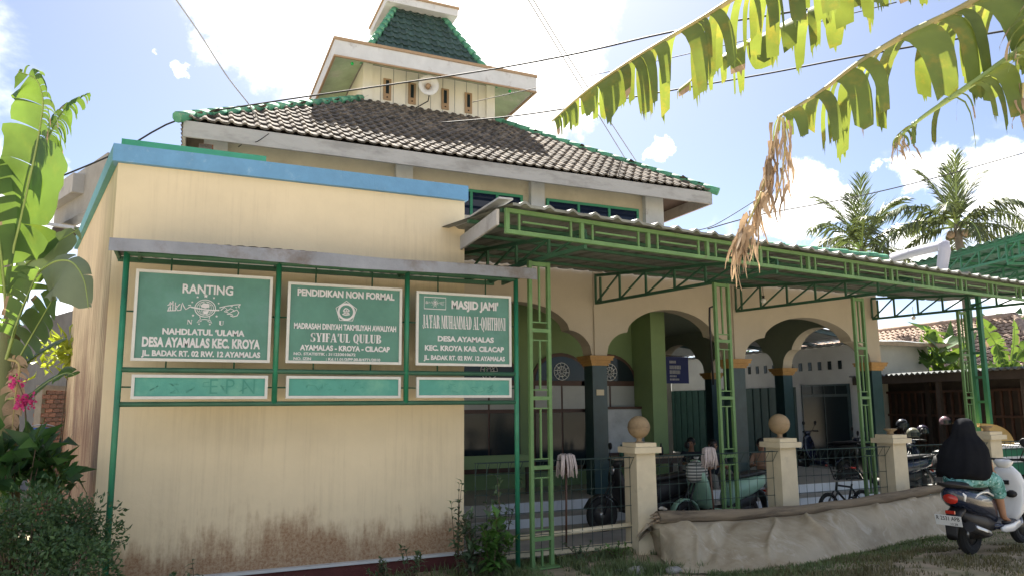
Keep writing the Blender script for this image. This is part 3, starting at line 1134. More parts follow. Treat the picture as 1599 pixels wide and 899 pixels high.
part('plinth_ledge', MB().bb(ax0, ax1 + .35, AY - .075, AY + .02, -.044, -.016), K['greywhite'], annex)
fz = .19
part('fascia', MB().bb(ax0 - .05, ax1 + .03, AY - .06, AY + .14, azt + .002, azt + fz), K['blue'], annex)
sd = MB()
q0, q1 = V((ax0 - .05, AY - .055, azt + .004)), V((bx - .05, by, azt + .004))
sd.loft([[q0, q1, q1 + sn * .2, q0 + sn * .2], [q + V((0, 0, fz - .006)) for q in (q0, q1, q1 + sn * .2, q0 + sn * .2)]], True, False)
part('side_fascia', sd, M('teal_fascia_paint', (.10, .30, .33), .6, .15, 5), annex)
rf = MB()
rf.prism([(ax0, AY + .1), (ax1, AY + .1), (ax1, 11.0), (ax0 + sv.x * 2.6, 11.0)], (0, 0, azt + .05), (1, 0, 0), (0, 1, 0), (0, 0, .06))
part('roof_slab', rf, K['concrete'], annex)
g0, g1 = PY(190, 218, AY + .5), PY(416, 243, AY + .5)
part('green_parapet', MB().bb(g0.x, g1.x, AY + .5, AY + .62, azt + fz - .1, g1.z - .01), K['green_fascia'], annex)
part('parapet_base', MB().bb(g0.x, g1.x - .02, AY + .52, AY + .6, azt, azt + fz - .102), K['cream'], annex)

# ================================================================== signboard stand
KY = 8.0
stand = thing('signboard_stand', 'green steel pipe stand with a thin sheet roof carrying the six signs', 'sign stand', (1.7, KY, -.2))
kx = [PY(190, 520, KY).x, PY(432, 520, KY).x, PY(635, 520, KY).x, PY(806, 520, KY).x]
zr = [PY(300, 401, KY).z, PY(500, 580, KY).z, PY(500, 629, KY).z]
for i, x in enumerate(kx):
    z0 = -.25 if i in (0, 3) else zr[2]
    part('post', MB().tube([(x, KY, z0), (x, KY, zr[0] + .12)], .029, 10), K['postgreen'], stand)
for z in zr:
    part('rail', MB().tube([(kx[0], KY + .002, z), (kx[3], KY + .002, z)], .026 if z < 3 else .032, 10), K['darkgreen'], stand)
for x0, x1 in zip(kx, kx[1:]):
    zm = (zr[1] + zr[2]) / 2
    part('tie', MB().tube([(x0, KY + .02, zm), (x1, KY + .02, zm)], .009, 6), K['darkgreen'], stand)
    zm = (zr[0] + zr[1]) / 2
    part('tie', MB().tube([(x0, KY + .04, zm), (x1, KY + .04, zm)], .009, 6), K['darkgreen'], stand)
    for f in (.28, .72):
        xx = x0 + (x1 - x0) * f
        part('hanger', MB().tube([(xx, KY + .045, zr[1]), (xx, KY + .045, zr[0])], .009, 6), K['darkgreen'], stand)
# sheet roof: front edge and a back edge higher on the wall
fl_ = PY(170, 386, KY - .36)
fr_ = PY(838, 442, KY - .36)
zf = (fl_.z + fr_.z) / 2
xl, xr = fl_.x, fr_.x
rs = MB()


def wav(x):
    return .012 * abs(sin(x * 26)) + .01 * sin(x * 2.3)


rs.grid(lambda a, b: V((xl + (xr - xl) * a, KY - .36 + .80 * b, zf + .125 - .01 * b + wav(xl + (xr - xl) * a))), 110, 2)
rs.grid(lambda a, b: V((xl + (xr - xl) * (1 - a), KY - .36 + .80 * b, zf + .119 - .01 * b + wav(xl + (xr - xl) * (1 - a)))), 110, 2)
part('roof_sheet', rs, K['sheet'], stand)
lip = MB()
n = 40
for k in range(n):
    xa, xb = xl + (xr - xl) * k / n, xl + (xr - xl) * (k + 1) / n
    sag = lambda x: .02 * sin((x - xl) * 2.1) + .01 * NZ.noise(V((x * 4, 0, 0)))
    z_ = lambda x: zf + .13 + wav(x) * .5
    lip.add([(xa, KY - .385 + .3 * 0, zf + sag(xa) * .5), (xb, KY - .385, zf + sag(xb) * .5), (xb, KY - .362, z_(xb)), (xa, KY - .362, z_(xa)),
             (xa, KY - .379, zf + sag(xa) * .5), (xb, KY - .379, zf + sag(xb) * .5), (xb, KY - .356, z_(xb)), (xa, KY - .356, z_(xa))],
            [(0, 1, 2, 3), (7, 6, 5, 4), (4, 5, 1, 0)])
part('roof_lip', lip, K['sheet'], stand)
for x in (xl + .03, kx[0] + .1, kx[1], kx[2], kx[3], xr - .3):
    part('rafter', MB().bar((x, KY - .33, zf + .085), (x, KY + .42, zf + .08), .03, .05), K['darkgreen'], stand)
for yy, zz in ((KY - .30, zf + .075), (KY + .36, zf + .06)):
    part('purlin', MB().bar((xl + .02, yy, zz), (xr - .25, yy, zz), .035, .05), K['darkgreen'], stand)


# ------------------------------------------------------------------ lettering
def text_mb(s, w, h, bold=.0, condensed=None):
    """flat letters filling a w x h box, lower left corner at the origin"""
    cu = bpy.data.curves.new('lettering', 'FONT')
    cu.body = s
    cu.size = 1
    cu.offset = bold
    cu.resolution_u = 3
    ob = bpy.data.objects.new('lettering', cu)
    COL.objects.link(ob)
    dg = bpy.context.evaluated_depsgraph_get()
    me = bpy.data.meshes.new_from_object(ob.evaluated_get(dg))
    vs = [v.co.copy() for v in me.vertices]
    fs = [tuple(p.vertices) for p in me.polygons]
    bpy.data.objects.remove(ob)
    bpy.data.curves.remove(cu)
    x0, x1 = min(v.x for v in vs), max(v.x for v in vs)
    y0, y1 = -bold, .69 + bold
    mb = MB()
    mb.add([((v.x - x0) / (x1 - x0) * w, (v.y - y0) / (y1 - y0) * h, 0) for v in vs], fs)
    return mb


def seg_arc(cx, cy, rx, ry, a0, a1, n=12):
    return [(cx + rx * cos(radians(a0 + (a1 - a0) * i / n)), cy + ry * sin(radians(a0 + (a1 - a0) * i / n))) for i in range(n + 1)]


def fat_glyph(ch):
    """heavy slab-serif capitals: (advance, list of polygons) in a unit-high box"""
    P = []
    st, sf, hl = .27, .05, .07

    def rect(x0, y0, x1, y1):
        P.append([(x0, y0), (x1, y0), (x1, y1), (x0, y1)])

    def stem(x, top=True, bot=True, w=st):
        rect(x, 0, x + w, 1)
        if top:
            rect(x - sf, 1 - hl, x + w + sf, 1)
        if bot:
            rect(x - sf, 0, x + w + sf, hl)

    def band(outer, inner):
        for i in range(len(outer) - 1):
            P.append([outer[i], outer[i + 1], inner[i + 1], inner[i]])
    if ch == 'I':
        stem(.05)
        return .40, P
    if ch == 'L':
        stem(.05)
        rect(.32, 0, .62, hl)
        P.append([(.52, hl), (.62, hl), (.62, .32)])
        return .68, P
    if ch == 'F':
        stem(.05)
        rect(.32, 1 - hl, .62, 1)
        P.append([(.52, 1 - hl), (.62, .70), (.62, 1 - hl)])
        rect(.32, .48, .50, .55)
        rect(.46, .38, .5, .65)
        return .66, P
    if ch == 'T':
        stem(.22, False, True)
        rect(.0, 1 - hl, .71, 1)
        P.append([(0, 1 - hl), (0, .68), (.1, 1 - hl)])
        P.append([(.61, 1 - hl), (.71, .68), (.71, 1 - hl)])
        return .76, P
    if ch == 'H':
        stem(.05)
        stem(.55)
        rect(.32, .46, .55, .54)
        return .90, P
    if ch == 'U':
        stem(.05, True, False)
        P[0] = [(.05, .25), (.32, .25), (.32, 1), (.05, 1)]
        rect(.60, .25, .68, 1)
        rect(.54, 1 - hl, .74, 1)
        band(seg_arc(.365, .27, .315, .28, 180, 360), seg_arc(.46, .27, .14, .19, 180, 360))
        return .80, P
    if ch == 'A':
        P.append([(.05, 0), (.14, 0), (.40, .95), (.33, 1)])
        P.append([(.33, 1), (.52, 1), (.82, 0), (.52, 0)])
        rect(.17, .28, .55, .35)
        rect(-.02, 0, .24, hl)
        rect(.46, 0, .88, hl)
        return .88, P
    if ch == 'Y':
        P.append([(.02, 1), (.30, 1), (.50, .45), (.27, .45)])
        P.append([(.42, .45), (.50, .45), (.72, 1), (.63, 1)])
        rect(.25, 0, .52, .46)
        rect(.18, 0, .59, hl)
        rect(-.03, 1 - hl, .36, 1)
        rect(.55, 1 - hl, .79, 1)
        return .80, P
    if ch in 'OQ':
        band(seg_arc(.40, .5, .38, .52, 0, 360, 24), seg_arc(.40, .5, .13, .45, 0, 360, 24))
        if ch == 'Q':
            P.append([(.36, .12), (.48, .16), (.80, -.14), (.62, -.16)])
        return .82, P
    if ch == 'D':
        stem(.05)
        band(seg_arc(.32, .5, .44, .5, -90, 90, 16), seg_arc(.32, .5, .17, .43, -90, 90, 16))
        return .80, P
    if ch in 'BR':
        stem(.05)
        band(seg_arc(.34, .76, .34, .24, -90, 90), seg_arc(.34, .76, .10, .17, -90, 90))
        if ch == 'B':
            band(seg_arc(.34, .26, .40, .26, -90, 90), seg_arc(.34, .26, .14, .19, -90, 90))
            return .78, P
        P.append([(.34, .52), (.56, .50), (.80, 0), (.54, 0)])
        return .84, P
    if ch == 'J':
        rect(.25, .22, .52, 1)
        rect(.18, 1 - hl, .58, 1)
        band(seg_arc(.26, .22, .26, .28, 180, 360), seg_arc(.22, .22, .10, .2, 180, 360))
        return .60, P
    if ch == 'M':
        rect(.06, 0, .14, 1)
        rect(-.02, 0, .22, hl)
        P.append([(.02, 1), (.30, 1), (.58, .02), (.46, .02)])
        P.append([(.48, .1), (.56, .02), (.80, 1), (.72, 1)])
        stem(.72)
        return 1.08, P
    if ch == 'N':
        rect(.06, 0, .14, 1)
        rect(-.02, 0, .22, hl)
        P.append([(.0, 1), (.28, 1), (.74, 0), (.58, 0)])
        rect(.66, 0, .74, 1)
        rect(.58, 1 - hl, .82, 1)
        return .86, P
    if ch == 'S':
        o = seg_arc(.33, .74, .31, .26, 30, 250, 10) + seg_arc(.33, .26, .34, .26, 60, -150, 10)
        i_ = seg_arc(.36, .76, .12, .18, 30, 220, 10) + seg_arc(.30, .24, .12, .18, 90, -150, 10)
        band(o, i_)
        rect(.55, .68, .61, 1)
        rect(.03, 0, .09, .32)
        return .70, P
    if ch == "'":
        P.append([(.05, 1), (.22, 1), (.16, .66), (.08, .66)])
        return .26, P
    if ch == '-':
        rect(.04, .36, .34, .5)
        return .40, P
    return .32, P


def fat_mb(s, w, h):
    mb = MB()
    x = 0
    k = 0
    allp = []
    for ch in s:
        adv, P = fat_glyph(ch)
        for p in P:
            allp.append([(a + x, b) for a, b in p])
        x += adv + .03
    for p in allp:
        k += 1
        mb.add([(a / x * w, b * h, .0004 * (k % 7)) for a, b in p], [tuple(range(len(p)))])
    return mb


def ribbon(mb, pts, w, closed=False, z=0.0):
    """a flat stroke in the sign's plane"""
    pts = [V((p[0], p[1], 0)) for p in pts]
    n = len(pts)
    L, Rr = [], []
    for i, p in enumerate(pts):
        a = pts[(i - 1) % n] if closed or i > 0 else p
        b = pts[(i + 1) % n] if closed or i < n - 1 else p
        t = (b - a)
        t = t.normalized() if t.length > 1e-9 else V((1, 0, 0))
        nn = V((-t.y, t.x, 0)) * (w / 2)
        L.append(p + nn + V((0, 0, z)))
        Rr.append(p - nn + V((0, 0, z)))
    m = n if closed else n - 1
    mb.add(L + Rr, [(n + i, n + (i + 1) % n, (i + 1) % n, i) for i in range(m)])


def star(mb, x, y, r, z=.001):
    mb.add([(x + (r if i % 2 == 0 else r * .42) * sin(pi * i / 5), y + (r if i % 2 == 0 else r * .42) * cos(pi * i / 5), z) for i in range(10)], [tuple(reversed(range(10)))])


def circ(x, y, rx, ry, n=24, a0=0, a1=360):
    return [(x + rx * cos(radians(a0 + (a1 - a0) * i / n)), y + ry * sin(radians(a0 + (a1 - a0) * i / n))) for i in range(n + 1)]


def place(mb, x, z, y):
    """from the sign's own plane (x right, y up, z out) to the world"""
    mb.v = [(x + p[0], y - p[2], z + p[1]) for p in mb.v]
    return mb


def nu_emblem(s=1.0):
    """globe held by a looped rope, nine stars and a band of script across it; about 1.0 wide, centred"""
    m = MB()
    ribbon(m, circ(0, 0, .145, .13)[:-1], .012, True)
    ribbon(m, circ(0, 0, .118, .105)[:-1], .007, True, .0002)
    for k in (.05, .085):
        ribbon(m, circ(0, 0, k, .105, 20), .005, False, .0004)
    for yy in (-.05, .05):
        ribbon(m, [(-.105, yy), (.105, yy)], .005, False, .0006)
    m.add([(-.07, .035, .001), (-.02, .08, .001), (.05, .07, .001), (.06, .02, .001), (0, .0, .001), (-.05, .015, .001)], [(5, 4, 3, 2, 1, 0)])
    m.add([(-.03, -.04, .001), (.05, -.035, .001), (.03, -.085, .001), (-.02, -.09, .001)], [(3, 2, 1, 0)])
    ribbon(m, [(-.20, .01), (-.1, -.005), (0, -.02), (.1, -.025), (.2, -.02)], .02, False, .0012)
    # rope below the globe
    ribbon(m, [(-.07, -.125), (-.06, -.155), (-.08, -.18), (0, -.165), (.08, -.18), (.06, -.155), (.07, -.125)], .010, False, .0008)
    ribbon(m, [(-.08, -.18), (-.105, -.225), (-.07, -.205), (-.04, -.19)], .009, False, .0009)
    ribbon(m, [(.08, -.18), (.105, -.225), (.07, -.205), (.04, -.19)], .009, False, .0009)
    for (x, y, r) in ((0, .19, .036), (-.115, .165, .02), (.115, .165, .02), (-.185, .085, .018), (.185, .085, .018), (-.165, -.115, .022), (.165, -.115, .022), (-.075, -.24, .018), (.075, -.24, .018)):
        star(m, x, y, r)
    # script: right to left across the band
    w = .013
    for pts in ([(.20, .02), (.3, .05), (.42, .075), (.5, .085)], [(.5, .085), (.47, .05), (.49, .03)], [(.22, -.02), (.27, .03), (.31, .0), (.27, -.035), (.33, -.05)],
                [(.30, -.03), (.36, .015), (.41, -.01), (.37, -.045), (.33, -.06), (.4, -.085)], [(.40, -.03), (.45, .0), (.48, -.04), (.46, -.09), (.40, -.11), (.36, -.095)],
                [(.36, .045), (.39, .05)], [(.43, .04), (.45, .03)], [(.31, -.075), (.35, -.07)],
                [(-.2, .02), (-.23, .0), (-.27, -.03), (-.30, .02), (-.32, .07), (-.33, .02), (-.335, -.04)], [(-.24, .035), (-.2, .04)],
                [(-.335, -.04), (-.38, -.05), (-.40, -.02), (-.37, .03), (-.35, .05)], [(-.40, -.05), (-.52, -.06)], [(-.41, -.05), (-.415, .07)], [(-.445, -.055), (-.45, .09)],
                [(-.48, -.06), (-.485, .075)], [(-.51, -.06), (-.5, -.01), (-.47, -.005)], [(-.42, .02), (-.38, .01)], [(-.5, .05), (-.43, .03)], [(-.52, .02), (-.46, .06)]):
        ribbon(m, pts, w, False, .0002 * (len(m.f) % 5))
    m.v = [(p[0] * s, p[1] * s, p[2]) for p in m.v]
    return m


SY = KY - .035


def sign(name, tl, br, label, cat, mat, depth=.04, group=None):
    a, b = PY(*tl, SY), PY(*br, SY)
    x0, x1, z0, z1 = a.x, b.x, b.z, a.z
    s = thing(name, label, cat, ((x0 + x1) / 2, SY, z0), 0, group)
    f = .028
    part('panel', MB().bb(x0 + f * .8, x1 - f * .8, SY - .004, SY + .01, z0 + f * .8, z1 - f * .8), mat, s)
    fr = MB()
    for q in ((x0, x1, z0, z0 + f), (x0, x1, z1 - f, z1), (x0, x0 + f, z0 + f, z1 - f), (x1 - f, x1, z0 + f, z1 - f)):
        fr.bb(q[0], q[1], SY - .02, SY + .012, q[2], q[3])
    part('frame', fr, K['aluminium'], s)
    return s, x0, x1, z0, z1


def line(s, box, txt, u0, u1, v0, v1, bold=.03, fat=False, mat='letter'):
    """u, v as fractions of the sign, v down from the top"""
    _, x0, x1, z0, z1 = box
    w, h = (u1 - u0) * (x1 - x0), (v1 - v0) * (z1 - z0)
    mb = fat_mb(txt, w, h) if fat else text_mb(txt, w, h, bold)
    place(mb, x0 + u0 * (x1 - x0), z1 - v1 * (z1 - z0), SY - .0075)
    part('lettering', mb, K[mat], s)


# left sign
B = sign('signboard', (213, 420), (421, 566), 'largest green sign, left of the three, headed RANTING with a globe emblem', 'sign', K['sign'], group='green signs on the pipe stand')
s = B[0]
line(s, B, 'RANTING', .33, .70, .135, .24, .025)
m = nu_emblem(.72 * (B[2] - B[1]) * .72)
m2 = MB()
m2.v, m2.f, m2.sm, m2.mi = m.v, m.f, m.sm, m.mi
place(m2, (B[1] + B[2]) / 2 + .0, B[4] - .40 * (B[4] - B[3]), SY - .0075)
part('emblem', m2, K['letter'], s)
line(s, B, 'N', .375, .415, .535, .585, .02, True)
line(s, B, 'U', .605, .645, .535, .585, .02, True)
line(s, B, 'NAHDLATUL \u2018ULAMA', .205, .80, .635, .705, .045)
line(s, B, 'DESA AYAMALAS KEC. KROYA', .07, .92, .735, .845, .045)
line(s, B, 'JL. BADAK RT. 02 RW. 12 AYAMALAS', .07, .925, .88, .945, .045)
# middle sign
B = sign('signboard', (450, 440), (626, 569), 'middle green sign headed PENDIDIKAN NON FORMAL with a round emblem', 'sign', K['sign'], group='green signs on the pipe stand')
s = B[0]
line(s, B, 'PENDIDIKAN NON FORMAL', .08, .93, .075, .165, .045)
em = MB()
ex, ez = (B[1] + B[2]) / 2, B[4] - .34 * (B[4] - B[3])
r = .085 * (B[2] - B[1])
ribbon(em, [(r * 1.12 * sin(2 * pi * i / 5), r * 1.12 * cos(2 * pi * i / 5)) for i in range(5)], .008, True)
ribbon(em, circ(0, 0, r * .80, r * .80)[:-1], .022, True, .0006)
for pts in ([(-.4, -.25), (-.05, -.35), (.35, -.25)], [(-.35, .1), (0, -.05), (.35, .15)], [(-.3, .1), (-.1, .35), (.1, .3), (.3, .12)], [(-.28, -.1), (.0, -.2), (.3, -.08)], [(0, -.2), (0, .2)]):
    ribbon(em, [(p[0] * r, p[1] * r) for p in pts], .012, False, .0012)
place(em, ex, ez, SY - .0075)
part('emblem', em, K['letter'], s)
line(s, B, 'MADRASAH DINIYAH TAKMILIYAH AWALIYAH', .06, .95, .50, .575, .04)
line(s, B, "SYIFA'UL QULUB", .20, .82, .62, .73, fat=True)
line(s, B, 'AYAMALAS - KROYA - CILACAP', .115, .895, .77, .84, .045)
line(s, B, 'NO. STATISTIK : 311233010672', .065, .59, .865, .90, .035)
line(s, B, 'NO. IZIN', .065, .21, .925, .96, .035)
line(s, B, ': Kd.11.01/3/PP.00.8/4771/2010', .335, .81, .925, .96, .035)
# right sign
B = sign('signboard', (650, 454), (798, 572), "right green sign naming MASJID JAMI' with a small framed emblem", 'sign', K['sign'], group='green signs on the pipe stand')
s = B[0]
line(s, B, "MASJID JAMI'", .36, .86, .10, .22, .045)
fx = MB()
x0, x1, z0, z1 = B[1:]
w, h = x1 - x0, z1 - z0
ribbon(fx, [(.08 * w, -.075 * h), (.30 * w, -.075 * h), (.30 * w, -.235 * h), (.08 * w, -.235 * h)], .010, True)
place(fx, x0, z1, SY - .0075)
part('emblem_frame', fx, K['letter'], s)
m = nu_emblem(.19 * w)
place(m, x0 + .19 * w, z1 - .15 * h, SY - .0075)
part('emblem', m, K['letter'], s)
line(s, B, "JA'FAR MUHAMMAD AL-QOHTHONI", .065, .94, .315, .495, fat=True)
line(s, B, 'DESA AYAMALAS', .22, .81, .595, .67, .045)
line(s, B, 'KEC. KROYA KAB. CILACAP', .09, .92, .725, .80, .045)
line(s, B, 'JL. BADAK RT. 02 RW. 12 AYAMALAS', .08, .93, .86, .925, .045)
# the three low strips
for (tl, br, lab, marks) in (((206, 584), (417, 622), 'long low green strip under the RANTING sign with faint worn letters', (('E P N', .56, .9, .16, .78),)),
                             ((447, 586), (625, 621), 'low green strip under the middle sign, its lettering worn away', ()),
                             ((650, 588), (798, 620), "low green strip under the MASJID JAMI' sign, faintly marked", ())):
    B = sign('sign_strip', tl, br, lab, 'sign', K['signlow'], group='faded sign strips on the pipe stand')
    for (t, u0, u1, v0, v1) in marks:
        line(B[0], B, t, u0, u1, v0, v1, -.012, mat='ink')
    w, h = B[2] - B[1], B[4] - B[3]
    sc = MB()
    r5 = random.Random(int(tl[0]))
    for k in range(9):
        cx_, cy_ = w * r5.uniform(.15, .85), h * r5.uniform(.3, .7)
        ribbon(sc, [(cx_ + r5.uniform(-.05, .05), cy_ + r5.uniform(-.03, .03)) for _ in range(4)], .006, False, .0003 * (k % 5))
    place(sc, B[1], B[3], SY - .0068)
    part('worn_marks', sc, K['ink'], B[0])
# ================================================================== steel canopy
ZB = 3.5
A = PZ(789, 364, ZB)
B_ = PZ(1599, 470, ZB)
cdv = (B_ - A)
cdv.z = 0
CL = cdv.length + 1.2
cdv.normalize()
cn = V((-cdv.y, cdv.x, 0))                      # towards the mosque
canopy = thing('canopy', 'long green steel canopy with ornamental edge beam and ribbed sheet roof before the arcade', 'canopy', (7.7, 8.6, -.2))
BH = .27


def edge_pt(u, z):
    return A + cdv * u + V((0, 0, z - ZB))


w_ = .04
part('edge_rail', MB().bar(edge_pt(0, ZB + .02), edge_pt(CL, ZB + .02), .045, .045), K['lime'], canopy)
part('edge_rail', MB().bar(edge_pt(0, ZB + BH - .02), edge_pt(CL, ZB + BH - .02), .045, .045), K['lime'], canopy)
um = MB().box((0, 0, 0), (.045, .04, BH - .088), Mx.Rotation(atan2(cdv.y, cdv.x), 3, 'Z')).mesh('upright', K['lime'])
us_ = MB().box((0, 0, 0), (.022, .022, BH - .088), Mx.Rotation(atan2(cdv.y, cdv.x), 3, 'Z')).mesh('slim_upright', K['lime'])
bay = .98
cm = MB().bar(-cdv * (bay / 2 - .19), cdv * (bay / 2 - .19), .02, .02).mesh('cross_bar', K['lime'])
u = .022
k = 0
while u < CL:
    inst('upright', um, Mx.Translation(edge_pt(u, ZB + BH / 2)), canopy)
    inst('slim_upright', us_, Mx.Translation(edge_pt(u + .15, ZB + BH / 2)), canopy)
    inst('slim_upright', us_, Mx.Translation(edge_pt(u + bay - .15, ZB + BH / 2)), canopy)
    inst('cross_bar', cm, Mx.Translation(edge_pt(u + bay / 2, ZB + BH / 2 + .01)), canopy)
    u += bay
# roof sheets
def roof_z(u, v):
    """v metres in from the edge"""
    return ZB + BH + .035 + v * .065


def rib(u):
    f = (u / .31) % 1
    return .036 * max(0, 1 - abs(f - .5) / .17) ** .5 if abs(f - .5) < .17 else 0


def depth_at(u):
    p = A + cdv * u
    return max(.6, (YF - .04 - p.y)) / cn.y * .999


sw = .93
i = 0
us = []
while i * sw < CL + .05:
    ua, ub = i * sw, (i + 1) * sw
    n = 42
    mb = MB()
    lift = .004 * (i % 2)
    f = lambda a, b, d=0: (lambda u, v: A + cdv * u + cn * v + V((0, 0, roof_z(u, v) - ZB + rib(u) + lift - d)))(ua + (ub - ua) * a, -.16 + (depth_at(ua + (ub - ua) * a) + .16) * b)
    mb.grid(lambda a, b: f(a, b), n, 3, False)
    mb.grid(lambda a, b: f(1 - a, b, .008), n, 3, False)
    # thickness at the eave
    e0 = [f(j / n, 0) for j in range(n + 1)]
    e1 = [f(j / n, 0, .03) for j in range(n + 1)]
    mb.loft([e1, e0], False, False, closed=False)
    part('roof_sheet', mb, K['sheet_under'], canopy)
    i += 1
for v in (.12, .9, 1.7, 2.5, 3.2):
    ue = CL
    u0_ = 0.02
    us = [u0_ + (ue - u0_) * q / 30 for q in range(31)]
    us = [u for u in us if depth_at(u) > v + .1]
    if len(us) > 1:
        part('purlin', MB().bar(A + cdv * us[0] + cn * v + V((0, 0, roof_z(0, v) - ZB - .032)), A + cdv * us[-1] + cn * v + V((0, 0, roof_z(0, v) - ZB - .032)), .05, .04), K['darkgreen'], canopy)
# end board at the left
e0, e1 = A + V((-.03, .02, 0)), A + V((.13, 2.2, 0))
part('end_board', MB().bar(e0 + V((0, 0, .17)) - cdv * .05, e1 + V((0, 0, .24)), .03, .17), K['fascia'], canopy)
part('end_capping', MB().bar(e0 + V((-.02, -.16, .335)), e1 + V((-.02, 0, .47)), .16, .02), K['zinc'], canopy)

# brackets and lattice columns
cols = [PZ(841, 403, ZB), PZ(1125, 437, ZB), PZ(1338, 460, ZB), PZ(1500, 482, ZB)]
fps = [V((cols[0].x - .62, YF - .04, 0))] + [PY(px, 450, YF - .04) for px in (930, 1148, 1359)]


def truss(p, q, zb, zt0, zt1, n, mat, nm='bracket_truss', parent=canopy, w=.045):
    """flat truss from p to q: level bottom chord at zb, top chord from zt0 to zt1"""
    p, q = V((p.x, p.y, 0)), V((q.x, q.y, 0))
    b0, b1 = p + V((0, 0, zb)), q + V((0, 0, zb))
    t0, t1 = p + V((0, 0, zt0)), q + V((0, 0, zt1))
    t = part(nm, MB().bar(b0, b1, w, w), mat, parent)
    part('top_chord', MB().bar(t0, t1, w, w), mat, t)
    d = (q - p).normalized()
    for i in range(n + 1):
        f = i / n
        a, b = b0.lerp(b1, f), t0.lerp(t1, f)
        if (b - a).length > .09:
            part('web', MB().bar(a + V((0, 0, w / 2)), b - V((0, 0, w / 2)), w * .7, w * .7, up=d), mat, t)
        if i < n:
            a2, b2 = b0.lerp(b1, f), t0.lerp(t1, (i + 1) / n)
            if (t0.lerp(t1, (i + 1) / n) - b0.lerp(b1, (i + 1) / n)).length > .09:
                part('web', MB().bar(a2 + d * .03 + V((0, 0, .02)), b2 - d * .03 - V((0, 0, .02)), w * .55, w * .55), mat, t)
    a2 = p + d * .13
    part('web', MB().bar(a2 + V((0, 0, zb + w / 2)), a2 + V((0, 0, zt0 - w)), w * .7, w * .7, up=d), mat, t)
    return t


for F, C in zip(fps, cols):
    # carry the line on to the edge beam
    d = V((C.x - F.x, C.y - F.y, 0))
    den = d.x * cdv.y - d.y * cdv.x
    k = ((A.x - F.x) * cdv.y - (A.y - F.y) * cdv.x) / den
    E = V((F.x, F.y, 0)) + d * k * .985
    zt = roof_z(0, depth_at(max(0, (V((F.x, F.y, 0)) - V((A.x, A.y, 0))).dot(cdv)))) - .075
    truss(V((F.x, F.y, 0)), E, ZB - .02, min(zt, 3.98), ZB + .16, 6, K['darkgreen'])

colmats = K['lime']
for i, C in enumerate(cols):
    zt = ZB - .05
    zb = gz(C.x, C.y) - .1
    wd = .27 if i < 2 else .25
    cp = part('lattice_column', MB().bar((C.x - cdv.x * wd / 2, C.y - cdv.y * wd / 2, zb), (C.x - cdv.x * wd / 2, C.y - cdv.y * wd / 2, zt), .045, .045, up=cn), colmats, canopy)
    part('upright', MB().bar((C.x + cdv.x * wd / 2, C.y + cdv.y * wd / 2, zb), (C.x + cdv.x * wd / 2, C.y + cdv.y * wd / 2, zt), .045, .045, up=cn), colmats, cp)
    z = zt - .03
    l, r = V((C.x, C.y, 0)) - cdv * (wd / 2 - .022), V((C.x, C.y, 0)) + cdv * (wd / 2 - .022)
    part('rung', MB().bar(l + V((0, 0, z)), r + V((0, 0, z)), .04, .05), colmats, cp)
    while z > zb + .3:
        zn = z - .82
        part('slim_upright', MB().bar((C.x, C.y, zn + .10), (C.x, C.y, z - .12 if z < zt - .1 else z - .03), .022, .022, up=cn), colmats, cp)
        for dz, t in ((.10, .016), (0, .045), (-.12, .016)):
            if zn + dz > zb:
                part('rung', MB().bar(l + V((0, 0, zn + dz)), r + V((0, 0, zn + dz)), t, t), colmats, cp)
        z = zn
    part('base_plate', MB().box((C.x, C.y, zb + .12), (.4, .2, .02), Mx.Rotation(atan2(cdv.y, cdv.x), 3, 'Z')), colmats, cp)

# ================================================================== wire fence between cream pillars
FYY = 8.3
fpx = [PY(999, 720, FYY).x, PY(1220, 720, FYY).x, PY(1394, 720, FYY).x, PY(1545, 720, FYY).x]
zcap = PY(1000, 690, FYY).z
names = ['cream fence pillar under the first clay ball, nearest the signs', 'middle cream fence pillar carrying the second clay ball',
         'cream fence pillar without a ball, a small stub on its cap', 'cream fence pillar half hidden behind the woman in black']
for i, x in enumerate(fpx):
    z0 = gz(x, FYY) - .15
    p = thing('fence_pillar', names[i], 'pillar', (x, FYY, z0), 0, 'cream pillars of the wire fence')
    h = .15
    s_ = MB()
    s_.loft([[V((x + a * h * f, FYY + b * h * f, z)) for a, b in ((-1, -1), (1, -1), (1, 1), (-1, 1))] for (z, f) in ((z0, 1.02), (z0 + .5, 1.0), (zcap - .132, .97))], True, False)
    part('shaft', s_, K['cream2'], p)
    part('cap', MB().bb(x - h - .055, x + h + .055, FYY - h - .055, FYY + h + .055, zcap - .13, zcap - .055), K['cream2'], p)
    part('cap', MB().bb(x - h - .01, x + h + .01, FYY - h - .01, FYY + h + .01, zcap - .053, zcap), K['cream2'], p)
    if i < 2:
        part('neck', MB().lathe([(.07, zcap), (.035, zcap + .02), (.035, zcap + .05), (.06, zcap + .07)], (x, FYY, 0), 14), K['clay'], p)
        bl = MB().ball((x, FYY, zcap + .055 + .145), .148, 24, 14)
        bl.tube([(x + .149 * cos(t), FYY + .149 * sin(t), zcap + .2) for t in [2 * pi * j / 24 for j in range(25)]], .004, 4, False)
        part('ball', bl, K['clay'], p, label='brown clay ball')
    else:
        part('neck', MB().lathe([(.05, zcap), (.04, zcap + .04), (.09, zcap + .075), (.10, zcap + .09), (.05, zcap + .095)], (x, FYY, 0), 14), K['clay'], p)
